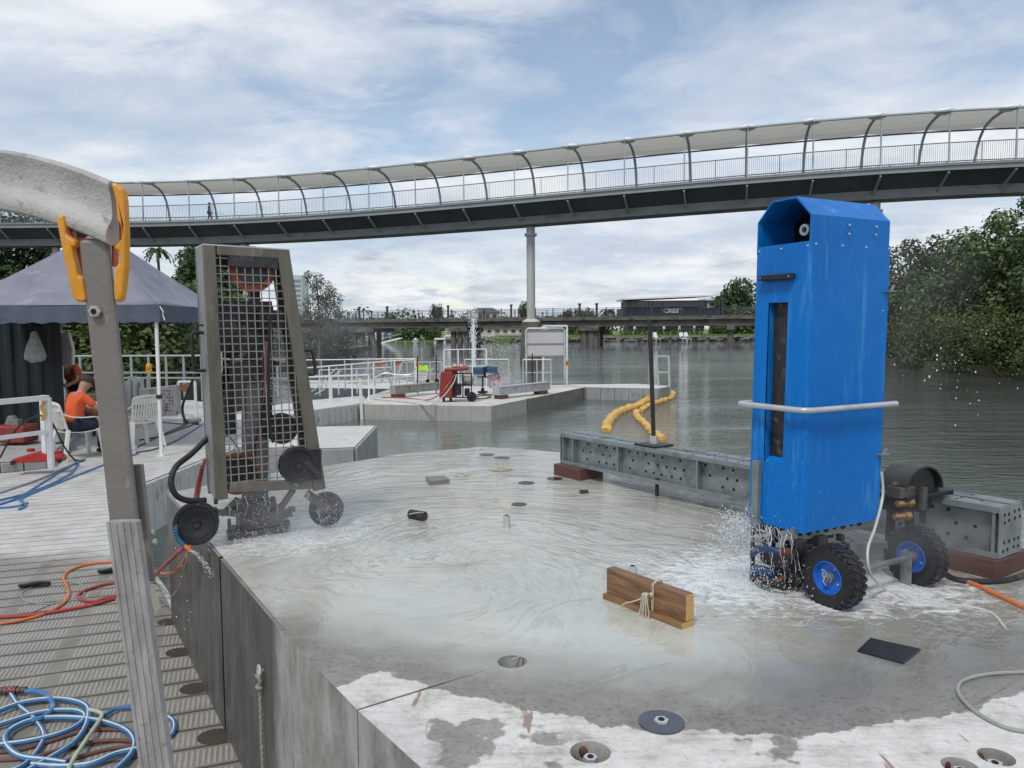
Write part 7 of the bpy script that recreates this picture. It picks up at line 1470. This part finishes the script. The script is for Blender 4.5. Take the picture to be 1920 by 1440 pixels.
# container
cc0 = PD(118, 700, 13.9); ca = math.radians(31); cu = Vector((-math.cos(ca), -math.sin(ca), 0)); cn = Vector((-math.sin(ca), math.cos(ca), 0)); L_ = 4.6
def K_(x_, y_, z_): return Vector((cc0.x, cc0.y, 0))+cu*x_+cn*y_+Vector((0, 0, z_))
kax = (cu, cn, Vector((0, 0, 1)))
e = thing('shipping_container', 'dark green corrugated container under the gazebo at the left border', 'container', tuple(K_(L_/2, 1.2, .82))); b = MB(); n_ = 20; vs = []
for k_ in range(n_*4+1):
    x_ = .12+(L_-.24)*k_/(n_*4); dpt = 0 if k_ % 4 in (0, 1) else .04; vs += [K_(x_, dpt, .92), K_(x_, dpt, 3.22)]
b.add(vs, [(2*k_, 2*k_+1, 2*k_+3, 2*k_+2) for k_ in range(n_*4)]); b.build('corrugated_wall', m_cont, e)
for nm_, c_, sz_ in (('roof', (L_/2, 1.2, 3.28), (L_, 2.44, .10)), ('base_rail', (L_/2, 1.2, .885), (L_, 2.44, .12)), ('corner_post', (.06, .05, 2.08), (.12, .14, 2.28)), ('end_wall', (.03, 1.3, 2.08), (.05, 2.2, 2.28)), ('rear_wall', (L_/2, 2.38, 2.08), (L_-.1, .05, 2.28))):
    b = MB(); b.box(K_(*c_), sz_, kax); b.build(nm_, m_cont, e)
e = thing('hanging_bag', 'grey cloth bag hanging on the dark container wall', 'bag', tuple(PD(65, 676, 13.45))); b = MB(); c_ = PD(65, 652, 13.42)
b.lathe([(0, .30), (.05, .27), (.08, .18), (.15, .02), (.19, -.12), (.18, -.20), (.10, -.25), (0, -.255)], c_, up_, 18)
for i in range(len(b.v)): q_ = b.v[i]; b.v[i] = Vector((c_.x+(q_.x-c_.x)*1.0+.012*math.sin(q_.z*40), c_.y+(q_.y-c_.y)*.5, q_.z+.015*math.sin((q_.x-c_.x)*25)))
b.build('bag_body', m_bag, e, True); b = MB(); b.tube([c_+up_*.26, c_+up_*.36+Vector((.02, .05, 0)), c_+up_*.40+Vector((0, .15, 0))], .012, 6); b.tube([c_+up_*.28+Vector((-.02, 0, 0)), c_+up_*.40+Vector((-.05, .05, 0)), c_+up_*.36+Vector((.08, .1, 0))], .025, 6); b.build('dark_strap', m_black, e)
b = MB(); c_ = PD(124, 655, 14.6); b.add([c_+Vector(q_) for q_ in ((-.12, 0, .30), (.05, 0, .32), (.12, 0, .0), (.10, 0, -.30), (-.12, 0, -.32), (-.12, .1, .30), (.05, .1, .32), (.12, .1, .0), (.10, .1, -.3), (-.12, .1, -.32))], [(0, 1, 2, 3, 4), (9, 8, 7, 6, 5)]+[(i, (i+1) % 5, 5+(i+1) % 5, 5+i) for i in range(5)])
tag(b.build('hanging_cloth', m_white, None, False, .02), 'off-white cloth hanging at the right corner of the dark container', 'cloth')
# plastic chairs
def chair_proto():
    e = thing('plastic_chair', 'x', 'chair'); b = MB(); n_ = 10; vs = []
    for i in range(n_+1):
        y_ = .24-.46*i/n_; z_ = .44-.02*math.sin(PI*i/n_)+(.015 if i == 0 else 0)
        for j in range(7): x_ = (-.235+.47*j/6)*(1-.08*i/n_); vs.append((x_, y_, z_-.012*math.sin(PI*j/6)))
    top = [Vector(v_) for v_ in vs]; N_ = len(top); b.add(top+[v_-Vector((0, 0, .012)) for v_ in top], [(i*7+j, i*7+j+1, (i+1)*7+j+1, (i+1)*7+j) for i in range(n_) for j in range(6)]+[(N_+i*7+j, N_+(i+1)*7+j, N_+(i+1)*7+j+1, N_+i*7+j+1) for i in range(n_) for j in range(6)]
          +[(j, N_+j, N_+j+1, j+1) for j in range(6)]+[(n_*7+j, n_*7+j+1, N_+n_*7+j+1, N_+n_*7+j) for j in range(6)]+[(i*7, (i+1)*7, N_+(i+1)*7, N_+i*7) for i in range(n_)]+[(i*7+6, N_+i*7+6, N_+(i+1)*7+6, (i+1)*7+6) for i in range(n_)]); b.build('seat', m_white, e, True)
    def bp_(x_, z_): t_ = (z_-.44)/.42; return Vector((x_, -.21-.13*t_-.045*math.cos(x_*5)+.03, z_))
    b = MB()
    path = [bp_(-.20, .42), bp_(-.215, .60), bp_(-.23, .78), bp_(-.20, .86), bp_(0, .885), bp_(.20, .86), bp_(.23, .78), bp_(.215, .60), bp_(.20, .42)]
    b.sweep(smooth_path(path, 5), [(-.018, -.01), (.018, -.01), (.018, .01), (-.018, .01)], YA); b.beam(bp_(-.205, .50), bp_(.205, .50), .012, .035); b.beam(bp_(-.22, .80), bp_(.22, .80), .012, .10)
    b.beam(bp_(-.215, .64), bp_(.215, .64), .010, .03)
    for i in range(9): x_ = -.17+.34*i/8; b.beam(bp_(x_, .48), bp_(x_*1.05, .79), .026, .008, YA)
    b.build('backrest', m_white, e)
    for sg in (-1, 1):
        b = MB(); b.sweep(smooth_path([bp_(sg*.225, .72), Vector((sg*.27, -.16, .665)), Vector((sg*.295, .0, .645)), Vector((sg*.285, .17, .64)), Vector((sg*.255, .245, .60)), Vector((sg*.245, .25, .46))], 5), [(-.026, -.008), (.026, -.008), (.026, .008), (-.026, .008)], YA if False else up_); b.build('armrest', m_white, e)
        for yy, zt_, dy in ((.235, .45, .05), (-.20, .46, -.09)):
            b = MB(); b.sweep([Vector((sg*.20, yy, zt_)), Vector((sg*.245, yy+dy*.6, .22)), Vector((sg*.27, yy+dy, 0))], [(-.034, -.02), (.034, -.02), (.034, .02), (-.034, .02)], YA); b.build('leg', m_white, e)
    return e
ch = chair_proto(); ch.location = P(146, 858, ZD); ch.rotation_euler = (0, 0, math.radians(-38)); tag(ch, 'white plastic chair with its back to the camera, worker in orange sitting on it', 'chair', 'white plastic chairs')
c2 = copy_tree(ch); c2.location = P(262, 838, ZD); c2.rotation_euler = (0, 0, math.radians(52)); tag(c2, 'empty white plastic chair beside the gazebo pole', 'chair')
cb_ = P(146, 858, ZD)
sit = dict(pelvis=(0, -.05, .53), waist=(0, -.03, .68), chest=(0, .05, .88), neck=(0, .10, 1.02), head0=(0, .13, 1.08), head1=(0, .18, 1.15), head2=(0, .2, 1.21), ls=(-.18, .05, .95), rs=(.18, .05, .95),
           le=(-.26, .22, .74), re=(.25, .24, .74), lw=(-.15, .42, .72), rw=(.14, .44, .70), lh=(-.10, .48, .71), rh=(.09, .5, .69), lhp=(-.1, .02, .52), rhp=(.1, .02, .52), lk=(-.13, .42, .5), rk=(.14, .42, .5), la=(-.13, .40, .08), ra=(.14, .46, .08), lt=(-.13, .52, .04), rt=(.14, .58, .04))
figure('person', 'worker in bright orange shirt and navy trousers sitting on the white plastic chair', cb_, math.radians(-38), sit, m_vest, m_navy, m_cap)
bend = dict(stand); bend.update(pelvis=(0, -.15, .85), waist=(0, -.05, 1.0), chest=(0, .18, 1.2), neck=(0, .32, 1.28), head0=(0, .37, 1.31), head1=(0, .44, 1.34), head2=(0, .48, 1.42), ls=(-.20, .2, 1.24), rs=(.20, .2, 1.24), le=(-.30, .28, .98), re=(.30, .28, .98), lw=(-.17, .48, .86), rw=(.17, .48, .86), lh=(-.10, .54, .84), rh=(.10, .54, .84), lhp=(-.1, -.15, .82), rhp=(.1, -.15, .82), lk=(-.13, .06, .46), rk=(.13, .06, .46), la=(-.13, -.1, .08), ra=(.13, -.1, .08), lt=(-.13, .04, .04), rt=(.13, .04, .04))
figure('person', 'worker in faded red-orange shirt and dark cap bending forward beside the container', P(148, 800, ZD)+Vector((0, -.1, 0)), math.radians(170), bend, m_vestr, m_navy, m_cap)
b = MB(); p = P(158, 815, ZD); b.box(p+up_*.35, (.7, .5, .05)); e = thing('work_bench', 'dark low bench between the two workers', 'bench', tuple(p)); b.build('bench_top', m_dark, e, False, .01)
for dx in (-.3, .3):
    for dy in (-.2, .2): b = MB(); b.box(p+Vector((dx, dy, .165)), (.05, .05, .33)); b.build('leg', m_dark, e)
b = MB(); b.box(p+Vector((.12, 0, .42)), (.3, .3, .10)); tag(b.build('tool_case', m_orange, None, False, .02), 'orange-brown tool case on the dark bench by the seated worker', 'case')
# stacked grey panels, frame and bits behind the deck
e = thing('formwork_panels', 'stack of grey perforated steel panels standing behind the empty plastic chair', 'steel panels', tuple(PD(290, 775, 16.5)))
for i, (xa, xb, ya, yb, Y) in enumerate(((262, 331, 722, 778, 16.4), (236, 262, 708, 775, 17.0), (238, 330, 730, 782, 17.6))):
    b = MB(); A_, B_ = PD(xa, yb, Y), PD(xb, ya, Y); b.add([A_, Vector((B_.x, Y, A_.z)), B_, Vector((A_.x, Y, B_.z-.08)), A_+YA*.2, Vector((B_.x, Y+.2, A_.z)), B_+YA*.2, Vector((A_.x, Y+.2, B_.z-.08))], [(0, 1, 2, 3), (7, 6, 5, 4), (0, 4, 5, 1), (1, 5, 6, 2), (2, 6, 7, 3), (3, 7, 4, 0)]); b.build('panel', m_fside if i != 1 else m_gal2, e, False, .01)
b = MB()
for i in range(9):
    for j in range(7):
        if random.random() < .8: p = PD(282+i*5+random.random(), 732+j*6.2, 16.39); b.cyl(p, p-YA*.006, .013, n=6)
b.build('holes', m_hole, e)
for x_ in (243, 253, 278):
    b = MB(); b.beam(PD(x_, 706, 16.9), PD(x_, 770, 16.9), .07, .05); b.build('upright', m_gal2, e)
rail('railing', 'small white railing frame at the back of the deck touching the mesh guard', [P(337, 782, ZD), P(368, 782, ZD)], .80, m_wpaint, (.45, .12), .025)
b = MB(); b.box(PD(346, 727, 14.7), (.17, .1, .14)); tag(b.build('orange_box', M('salmon', (.55, .25, .16), .6), None, False, .02), 'salmon coloured box hanging on the small white railing frame', 'box')
hose3([PD(362, 712, 14.6), PD(352, 735, 14.5), PD(342, 765, 14.4), P(350, 792, ZD+.02), P(372, 795, ZD+.02)], .025, m_black, 'black cable looping down from the small white railing frame', 'cable')
b = MB(); b.beam(P(348, 790, ZD+.05), P(372, 786, ZD+.05), .2, .09); tag(b.build('sand_bag', m_bag, None, False, .03), 'pale sack lying at the foot of the small white railing frame', 'sack')
b = MB(); b.beam(P(240, 800, ZD+.03), P(280, 792, ZD+.03), .12, .05); tag(b.build('timber_plank', bpy.data.materials['yellow_timber']), 'short pale plank on the deck behind the empty chair', 'plank')
# front-left white rail with yellow rope
zpl = .82; e = rail('railing', 'near white box-section railing at the left border with a yellow rope on it', [P(-60, 905, zpl), P(96, 877, zpl)], .93, m_wpaint, (.52,), .030, box=True)
b = MB(); p0 = P(96, 877, zpl); p1 = PD(80, 760, p0.y+.4); b.beam(Vector((p1.x, p1.y, zpl)), Vector((p1.x, p1.y, zpl+.93)), .055, .055); b.build('post', m_wpaint, e); b = MB(); b.tube(smooth_path([PD(82, 752, p0.y-.05), PD(78, 765, p0.y-.06), PD(83, 775, p0.y-.06), PD(79, 788, p0.y-.05)], 4), .022, 7); tag(b.build('rope', m_boom, None, True), 'yellow rope knotted round the near white railing', 'rope')
e = thing('red_machine', 'dark red machine with grey top behind the near white railing at the left border', 'machine', tuple(P(15, 835, .82))); b = MB(); p = P(14, 838, .82)
b.box(p+Vector((-.05, .3, .18)), (.5, .4, .28)); b.build('machine_body', m_redm, e, False, .03); b = MB(); b.cyl(p+Vector((-.1, .3, .32)), p+Vector((-.1, .3, .46)), .11, .06, 12); b.box(p+Vector((-.02, .25, .36)), (.16, .12, .10)); b.build('machine_top', M('machine_grey', (.18, .19, .18), .6), e, False, .01)
b = MB(); b.box(p+Vector((.5, .4, .12)), (.35, .3, .2)); tag(b.build('storage_box', m_bag, None, False, .03), 'pale grey box beside the dark red machine behind the near railing', 'box')
e = thing('trolley_jack', 'bright red trolley jack lying on the platform under the near railing', 'jack', tuple(P(65, 873, .82))); p = P(70, 868, .82); d_ = Vector((.97, .25, 0)).normalized()*.72; n2 = Vector((-.25, .97, 0))
b = MB(); pr_ = [(-.42, .02), (-.40, .07), (-.15, .12), (.05, .16), (.2, .12), (.45, .10), (.5, .04), (.45, .02)]; vs = []
for s_ in (-.09, .09): vs += [p+d_*x_+n2*s_+up_*z_ for x_, z_ in pr_]
b.add(vs, [tuple(range(8)), tuple(range(8, 16))[::-1]]+[(i, (i+1) % 8, 8+(i+1) % 8, 8+i) for i in range(8)]); b.build('jack_body', m_redp, e, False, .012)
b = MB(); b.cyl(p+d_*.0+up_*.12, p+d_*.45+up_*.15, .02, n=8); b.cyl(p-d_*.1+up_*.16, p-d_*.1+up_*.20, .05, n=12); b.build('jack_handle', m_redp, e, True)
for x_, s_ in ((-.36, -.1), (-.36, .1), (.42, -.1), (.42, .1)): b = MB(); b.cyl(p+d_*x_+n2*(s_-.02)+up_*.03, p+d_*x_+n2*(s_+.02)+up_*.03, .03, n=12); b.build('wheel', m_blackm, e, True)
hose3([P(0, 858, .84), PD(30, 806, 10.6), PD(60, 783, 10.3), PD(80, 780, 10.1), PD(95, 788, 10.2), PD(108, 812, 10.5), PD(122, 840, 10.8), P(140, 862, ZD+.02), P(155, 864, ZD+.02)], .013, m_black, 'black hose arching over the near white railing down to the blue hoses')
# hoses on the deck, middle distance
G_ = 'hoses lying across the pale part of the deck'
for pts, mt, lb in (([(-20, 950), (30, 935), (80, 905), (120, 880), (150, 865), (160, 862)], m_blhose, 'upper blue hose of three running from the left border to the occupied chair'),
                    ([(-20, 930), (30, 914), (80, 896), (120, 878), (145, 866)], M('slate_hose', (.24, .28, .33), .5), 'grey hose on the far side of the blue hoses at left'),
                    ([(-20, 942), (40, 928), (70, 918), (105, 903), (135, 886), (147, 868)], m_blhose, 'blue hose running beside the grey one, the middle of the three'),
                    ([(35, 955), (48, 948), (42, 940), (38, 936), (60, 925), (110, 905), (160, 885), (220, 862), (260, 850)], m_blhose, 'blue hose with a small loop near the left border'),
                    ([(-20, 953), (15, 951), (35, 948), (52, 943)], m_blhose, 'short blue hose end at the left border'),
                    ([(255, 848), (290, 842), (330, 826), (365, 805), (380, 795)], M('dark_blue_hose', (.04, .07, .16), .5), 'dark blue hose passing the foot of the gazebo pole'),
                    ([(262, 825), (300, 818), (340, 804), (365, 795), (372, 790)], m_black, 'black cable running behind the gazebo pole'),
                    ([(258, 838), (290, 822), (320, 808), (350, 796)], m_black, 'second black cable running behind the gazebo pole'),
                    ([(230, 795), (262, 796), (300, 792), (345, 795)], m_blhose, 'short blue hose lying behind the empty chair')):
    hose('hose', pts, ZD, .013, mt, lb, 'hose' if 'cable' not in lb else 'cable', G_)
# near hoses, lower left
hose('hose', [(-20, 1172), (40, 1163), (90, 1148), (120, 1130), (129, 1115), (124, 1095), (119, 1083), (130, 1070), (165, 1058), (215, 1053), (240, 1053)], ZD, .011, m_orhose, 'orange hose bending across the deck beside the red hose')
hose('hose', [(-20, 1158), (60, 1153), (120, 1144), (180, 1132), (225, 1119), (250, 1112)], ZD, .013, m_redhose, 'long red hose crossing the deck from the left border')
hose('hose', [(240, 1090), (200, 1095), (165, 1105), (147, 1115), (152, 1124), (175, 1127), (215, 1118), (250, 1108)], ZD, .012, m_redhose, 'red hose making a loop beside the foreground post')
hose('cable', [(60, 1148), (110, 1128), (150, 1120), (158, 1108), (150, 1095), (120, 1091), (80, 1095), (50, 1105), (40, 1115), (50, 1127), (90, 1132), (150, 1124), (230, 1125)], ZD, .005, m_greyc, 'thin grey cable forming a wide loop on the deck beside the red hose', 'cable')
def shackle(px, py, label):
    p = P(px, py, ZD); e = thing('cleat', label, 'cleat', tuple(p), 'black cleats on the deck'); b = MB()
    b.box(p+up_*.012, (.20, .05, .022), (Vector((.95, .2, 0)).normalized(), Vector((-.2, .95, 0)).normalized(), up_)); b.build('cleat_base', m_black, e, False, .005)
    b = MB(); b.tube(smooth_path([p+Vector((-.10, -.03, .02)), p+Vector((-.05, -.05, .03)), p+Vector((.03, -.02, .035)), p+Vector((.10, .03, .02))], 4), .012, 7); b.build('cleat_bar', m_black, e, True)
shackle(66, 1100, 'black cleat on the deck beside the looped grey cable'); shackle(212, 1073, 'black cleat on the deck just left of the foreground post')
# blue hose coil at lower left
coil = [([(-30, 1345), (40, 1318), (110, 1310), (160, 1322), (165, 1348), (150, 1380), (120, 1405), (60, 1440), (20, 1465)], 'blue striped hose, outermost turn of the coil at the lower left'),
        ([(-30, 1368), (20, 1352), (80, 1335), (140, 1332), (160, 1345), (130, 1368), (60, 1388), (-30, 1400)], 'blue striped hose, flat middle turn of the coil at the lower left'),
        ([(125, 1430), (90, 1425), (40, 1418), (15, 1400), (10, 1380), (30, 1362), (70, 1348), (130, 1345), (190, 1352), (235, 1368), (252, 1390), (245, 1415), (215, 1445)], 'blue striped hose with the widest turn reaching towards the ribbed post'),
        ([(60, 1433), (110, 1437), (170, 1432), (220, 1412), (270, 1402)], 'blue striped hose leaving the coil under the ribbed post')]
for pts, lb in coil: hose('hose', pts, ZD+.012, .0142, m_blhose, lb, 'hose', 'coiled blue hoses at the lower left', stripe=m_blstripe)
hose('hose', [(165, 1330), (188, 1336), (190, 1345), (170, 1375), (140, 1420), (125, 1450)], ZD+.03, .010, M('pale_green_hose', (.42, .48, .36), .5), 'pale greenish hose crossing over the blue coil', 'hose')
hose('hose', [(195, 1342), (215, 1330), (240, 1326), (262, 1326)], ZD+.01, .011, m_blhose, 'plain blue hose end joined to the coil near the ribbed post')
hose('hose', [(48, 1296), (75, 1298), (95, 1312), (98, 1330), (80, 1345), (60, 1350)], ZD+.02, .013, m_blhose, 'plain blue hose coming out of the brown coupling')
hose('hose', [(20, 1300), (35, 1322), (62, 1345), (82, 1375), (75, 1400), (50, 1430), (20, 1445)], ZD+.005, .012, m_blhose, 'blue hose passing down through the middle of the coil', stripe=m_blstripe)
hose('hose', [(312, 1342), (325, 1352), (327, 1368), (318, 1382)], ZD, .0125, m_blhose, 'short bend of striped blue hose right of the ribbed post', stripe=m_blstripe)
for pts, lb in (([(-20, 1412), (40, 1405), (100, 1388), (160, 1370), (225, 1368)], 'thin brown hose under the blue coil, upper one'), ([(-20, 1425), (60, 1420), (130, 1400), (200, 1388), (270, 1392)], 'thin brown hose under the blue coil, middle one'), ([(60, 1445), (130, 1425), (200, 1405), (268, 1396)], 'thin brown hose under the blue coil, lower one')):
    hose('hose', pts, ZD, .010, m_brhose, lb, 'hose', 'brown hoses under the blue coil')
e = thing('hose_coupling', 'brown ribbed hose coupling with a red cross mark at the left border', 'coupling', tuple(P(20, 1295, ZD))); p0, p1 = P(-8, 1295, ZD+.03), P(50, 1294, ZD+.03); b = MB()
for i in range(7): q0, q1 = p0.lerp(p1, i/7), p0.lerp(p1, (i+.8)/7); b.cyl(q0, q1, .023 if i in (2, 3, 4) else .019, n=14)
b.cyl(p0, p1, .016, n=12); b.build('coupling_body', M('coupling_brown', (.10, .06, .05), .5, .1, .3, 20), e, False, .002); b = MB(); q0 = p0.lerp(p1, .42); q1 = p0.lerp(p1, .60); d_ = (q1-q0); up2 = Vector((0, -.7, .7)).normalized()
sd_ = d_.cross(up2).normalized(); b.beam(q0+up2*.0225-sd_*.012, q1+up2*.0225+sd_*.012, .006, .004, up2); b.beam(q0+up2*.0225+sd_*.012, q1+up2*.0225-sd_*.012, .006, .004, up2); b.build('red_mark', m_redp, e)
# eye bolt and rope on the slab wall
wp = P(520, 1175, ZS); w2_ = P(411, 1045, ZS); fr_ = .235; ep = wp.lerp(w2_, fr_); wd = (w2_-wp).normalized(); wn_ = Vector((-wd.y, wd.x, 0)); wn_ = wn_ if wn_.x < 0 else -wn_
t_ = ep+wn_*.03; et = PD(486, 1258, t_.y+.0); e = thing('eye_bolt', 'pale eye bolt in the slab wall with a rope knotted to it', 'eye bolt', tuple(et)); b = MB()
rg = [et+wd*math.cos(a)*.020+up_*math.sin(a)*.020 for a in [2*PI*i/20 for i in range(20)]]; b.tube(rg, .0055, 8, True); b.cyl(et-wn_*.012, et-wn_*.05, .007, n=8); b.build('eye', m_galvl, e, True)
b = MB(); kn = et-up_*.035; b.tube(smooth_path([kn+wd*.014, kn+up_*.02+wn_*.01, kn-wd*.014, kn-up_*.02-wn_*.004, kn+wd*.013-up_*.025, kn+wn_*.01-up_*.03, kn-wd*.012-up_*.03, kn-up_*.045], 4), .0075, 8)
rp2 = smooth_path([kn-up_*.03, kn-up_*.2+wd*-.004, kn-up_*.42+wd*-.012, kn-up_*.7+wd*-.02], 12); b.tube(rp2, .006, 8)
for i in range(len(rp2)*2): p = rp2[min(i//2, len(rp2)-1)].lerp(rp2[min(i//2+1, len(rp2)-1)], (i % 2)*.5); b.sph(p+wn_*.003*math.cos(i*2.1)+wd*.004*math.sin(i*2.1), .0052, 6, 4, (1, 1, 1.4))
tag(b.build('rope', m_ropeg, None, True), 'twisted grey rope hanging from the eye bolt down the slab wall', 'rope')
# ================================================================== FOREGROUND HANDRAIL
HR = thing('handrail', 'close curved grey handrail with a leaning post and yellow clamp at the left', 'handrail', tuple(PD(300, 1500, 1.0)))
def midz(px, y0, y1, Y): return PD(px, (y0+y1)/2, Y)
rpts = smooth_path([midz(-240, 268, 378, 1.17), midz(-110, 272, 384, 1.14), midz(0, 281, 396, 1.11), midz(70, 291, 410, 1.095), midz(125, 304, 428, 1.08), midz(170, 322, 442, 1.07), midz(218, 346, 458, 1.06)], 6)
h_ = .043; prf = [(-.004, -h_), (.014, -h_), (.019, -h_+.003), (.021, -h_+.010), (.019, -h_+.020), (.014, -h_+.027), (.0095, -h_+.034), (.0075, -.002), (.0075, .008), (.009, h_-.018), (.012, h_-.010), (.013, h_-.005), (.011, h_-.001), (.006, h_), (-.002, h_), (-.004, h_-.003), (-.004, -h_+.004)]
b = MB(); vs = []; n_ = len(prf)
for i, p in enumerate(rpts):
    t = rpts[min(i+1, len(rpts)-1)]-rpts[max(i-1, 0)]; t.z = 0; t.normalize(); sd_ = Vector((t.y, -t.x, 0))
    for a, c_ in prf: vs.append(p+sd_*a+Vector((0, 0, c_)))
b.add(vs, [(i*n_+k_, i*n_+(k_+1) % n_, (i+1)*n_+(k_+1) % n_, (i+1)*n_+k_) for i in range(len(rpts)-1) for k_ in range(n_)]+[tuple(range(n_))[::-1], tuple(range((len(rpts)-1)*n_, len(rpts)*n_))])
o = b.build('rail', m_rail, HR, True)
b = MB(); pA, pB = PD(177, 448, 1.06), PD(235, 990, 1.06); b.beam(pA, pB, .0405, .010, YA); b.build('post', m_post, HR, False, .005)
b = MB(); q0 = PD(236, 975, 1.03); q1 = PD(299, 1440, 1.0); dd_ = (q1-q0); k_ = (ZD-q0.z)/dd_.z; qe = q0+dd_*k_; d_ = dd_.normalized(); sx_ = YA.cross(d_).normalized()
nr = 9; prf2 = []
wS = .0205
for i in range(nr): a0 = -wS+2*wS*i/nr; a1 = a0+2*wS/nr; dp2 = .0016 if i % 2 else 0; prf2 += [(a0, -.012+dp2), (a1-.0006, -.012+dp2)]
prf2 += [(wS, .0), (wS-.004, .004), (-wS+.004, .004), (-wS, .0)]
vs = []
for p in (q0, q0.lerp(qe, .5), qe):
    for a, c_ in prf2: vs.append(p+Vector((1, 0, .0))*a+YA*c_)
n_ = len(prf2); b.add(vs, [(i*n_+k2, i*n_+(k2+1) % n_, (i+1)*n_+(k2+1) % n_, (i+1)*n_+k2) for i in range(2) for k2 in range(n_)]+[tuple(range(n_))[::-1], tuple(range(2*n_, 3*n_))]); b.build('ribbed_sleeve', m_tread, HR)
b = MB(); b.beam(PD(258, 870, 1.075), PD(281, 1090, 1.075), .016, .006, YA); b.build('side_strip', m_post, HR, False, .002)
b = MB(); b.beam(PD(276, 1100, 1.07), PD(291, 1145, 1.07), .008, .02, YA); b.build('yellow_wedge', M('cream_wedge', (.55, .48, .33), .6), HR)
for x_, y_ in ((284, 998), (288, 1016)): b = MB(); p = PD(x_, y_, 1.08); b.cyl(p-XA*.003, p+XA*.004, .0045, n=8); b.build('strip_bolt', m_rail, HR, True)
b = MB(); p = PD(180, 584, 1.053); b.cyl(p, p-YA*.006, .0085, n=6); b.build('bolt', m_rail, HR, False, .001); b = MB(); b.cyl(p-YA*.0055, p-YA*.0072, .004, n=6); b.build('bolt_socket', m_hole, HR)
def pxprism(poly, Y0, Y1):
    b = MB(); n_ = len(poly); A_ = [PD(x_, y_, Y0) for x_, y_ in poly]; vs = A_+[Vector((p.x, Y1, p.z)) for p in A_]
    b.add(vs, [tuple(range(n_))[::-1], tuple(range(n_, 2*n_))]+[(i, (i+1) % n_, n_+(i+1) % n_, n_+i) for i in range(n_)]); return b
CLP = thing('rail_clamp', 'yellow and orange plastic clamp straddling the curved handrail and its post', 'clamp', tuple(PD(170, 560, 1.06)))
pxprism([(105, 405), (118, 402), (124, 440), (141, 452), (142, 462), (134, 464), (146, 517), (154, 520), (160, 560), (157, 567), (140, 565), (134, 553), (118, 480), (108, 430)], 1.052, 1.066).build('clamp_arm', m_yel, CLP, False, .004)
pxprism([(206, 341), (217, 344), (229, 354), (233, 375), (236, 440), (235, 500), (229, 552), (225, 566), (214, 565), (212, 545), (212, 530), (215, 500), (222, 494), (222, 472), (211, 465), (226, 448), (227, 425), (219, 412), (216, 375)], 1.045, 1.06).build('clamp_arm', m_yel, CLP, False, .004)
pxprism([(117, 405), (130, 418), (136, 445), (196, 448), (218, 440), (221, 412), (226, 425), (227, 450), (213, 466), (215, 500), (209, 500), (207, 452), (150, 452), (153, 520), (145, 516), (135, 464), (123, 455)], 1.067, 1.08).build('clamp_pad', m_orp, CLP, False, .002)
# marks on the rail are part of its own wear
print('objects', len(bpy.data.objects), 'polys', sum(len(o.data.polygons) for o in bpy.data.objects if o.type == 'MESH'))
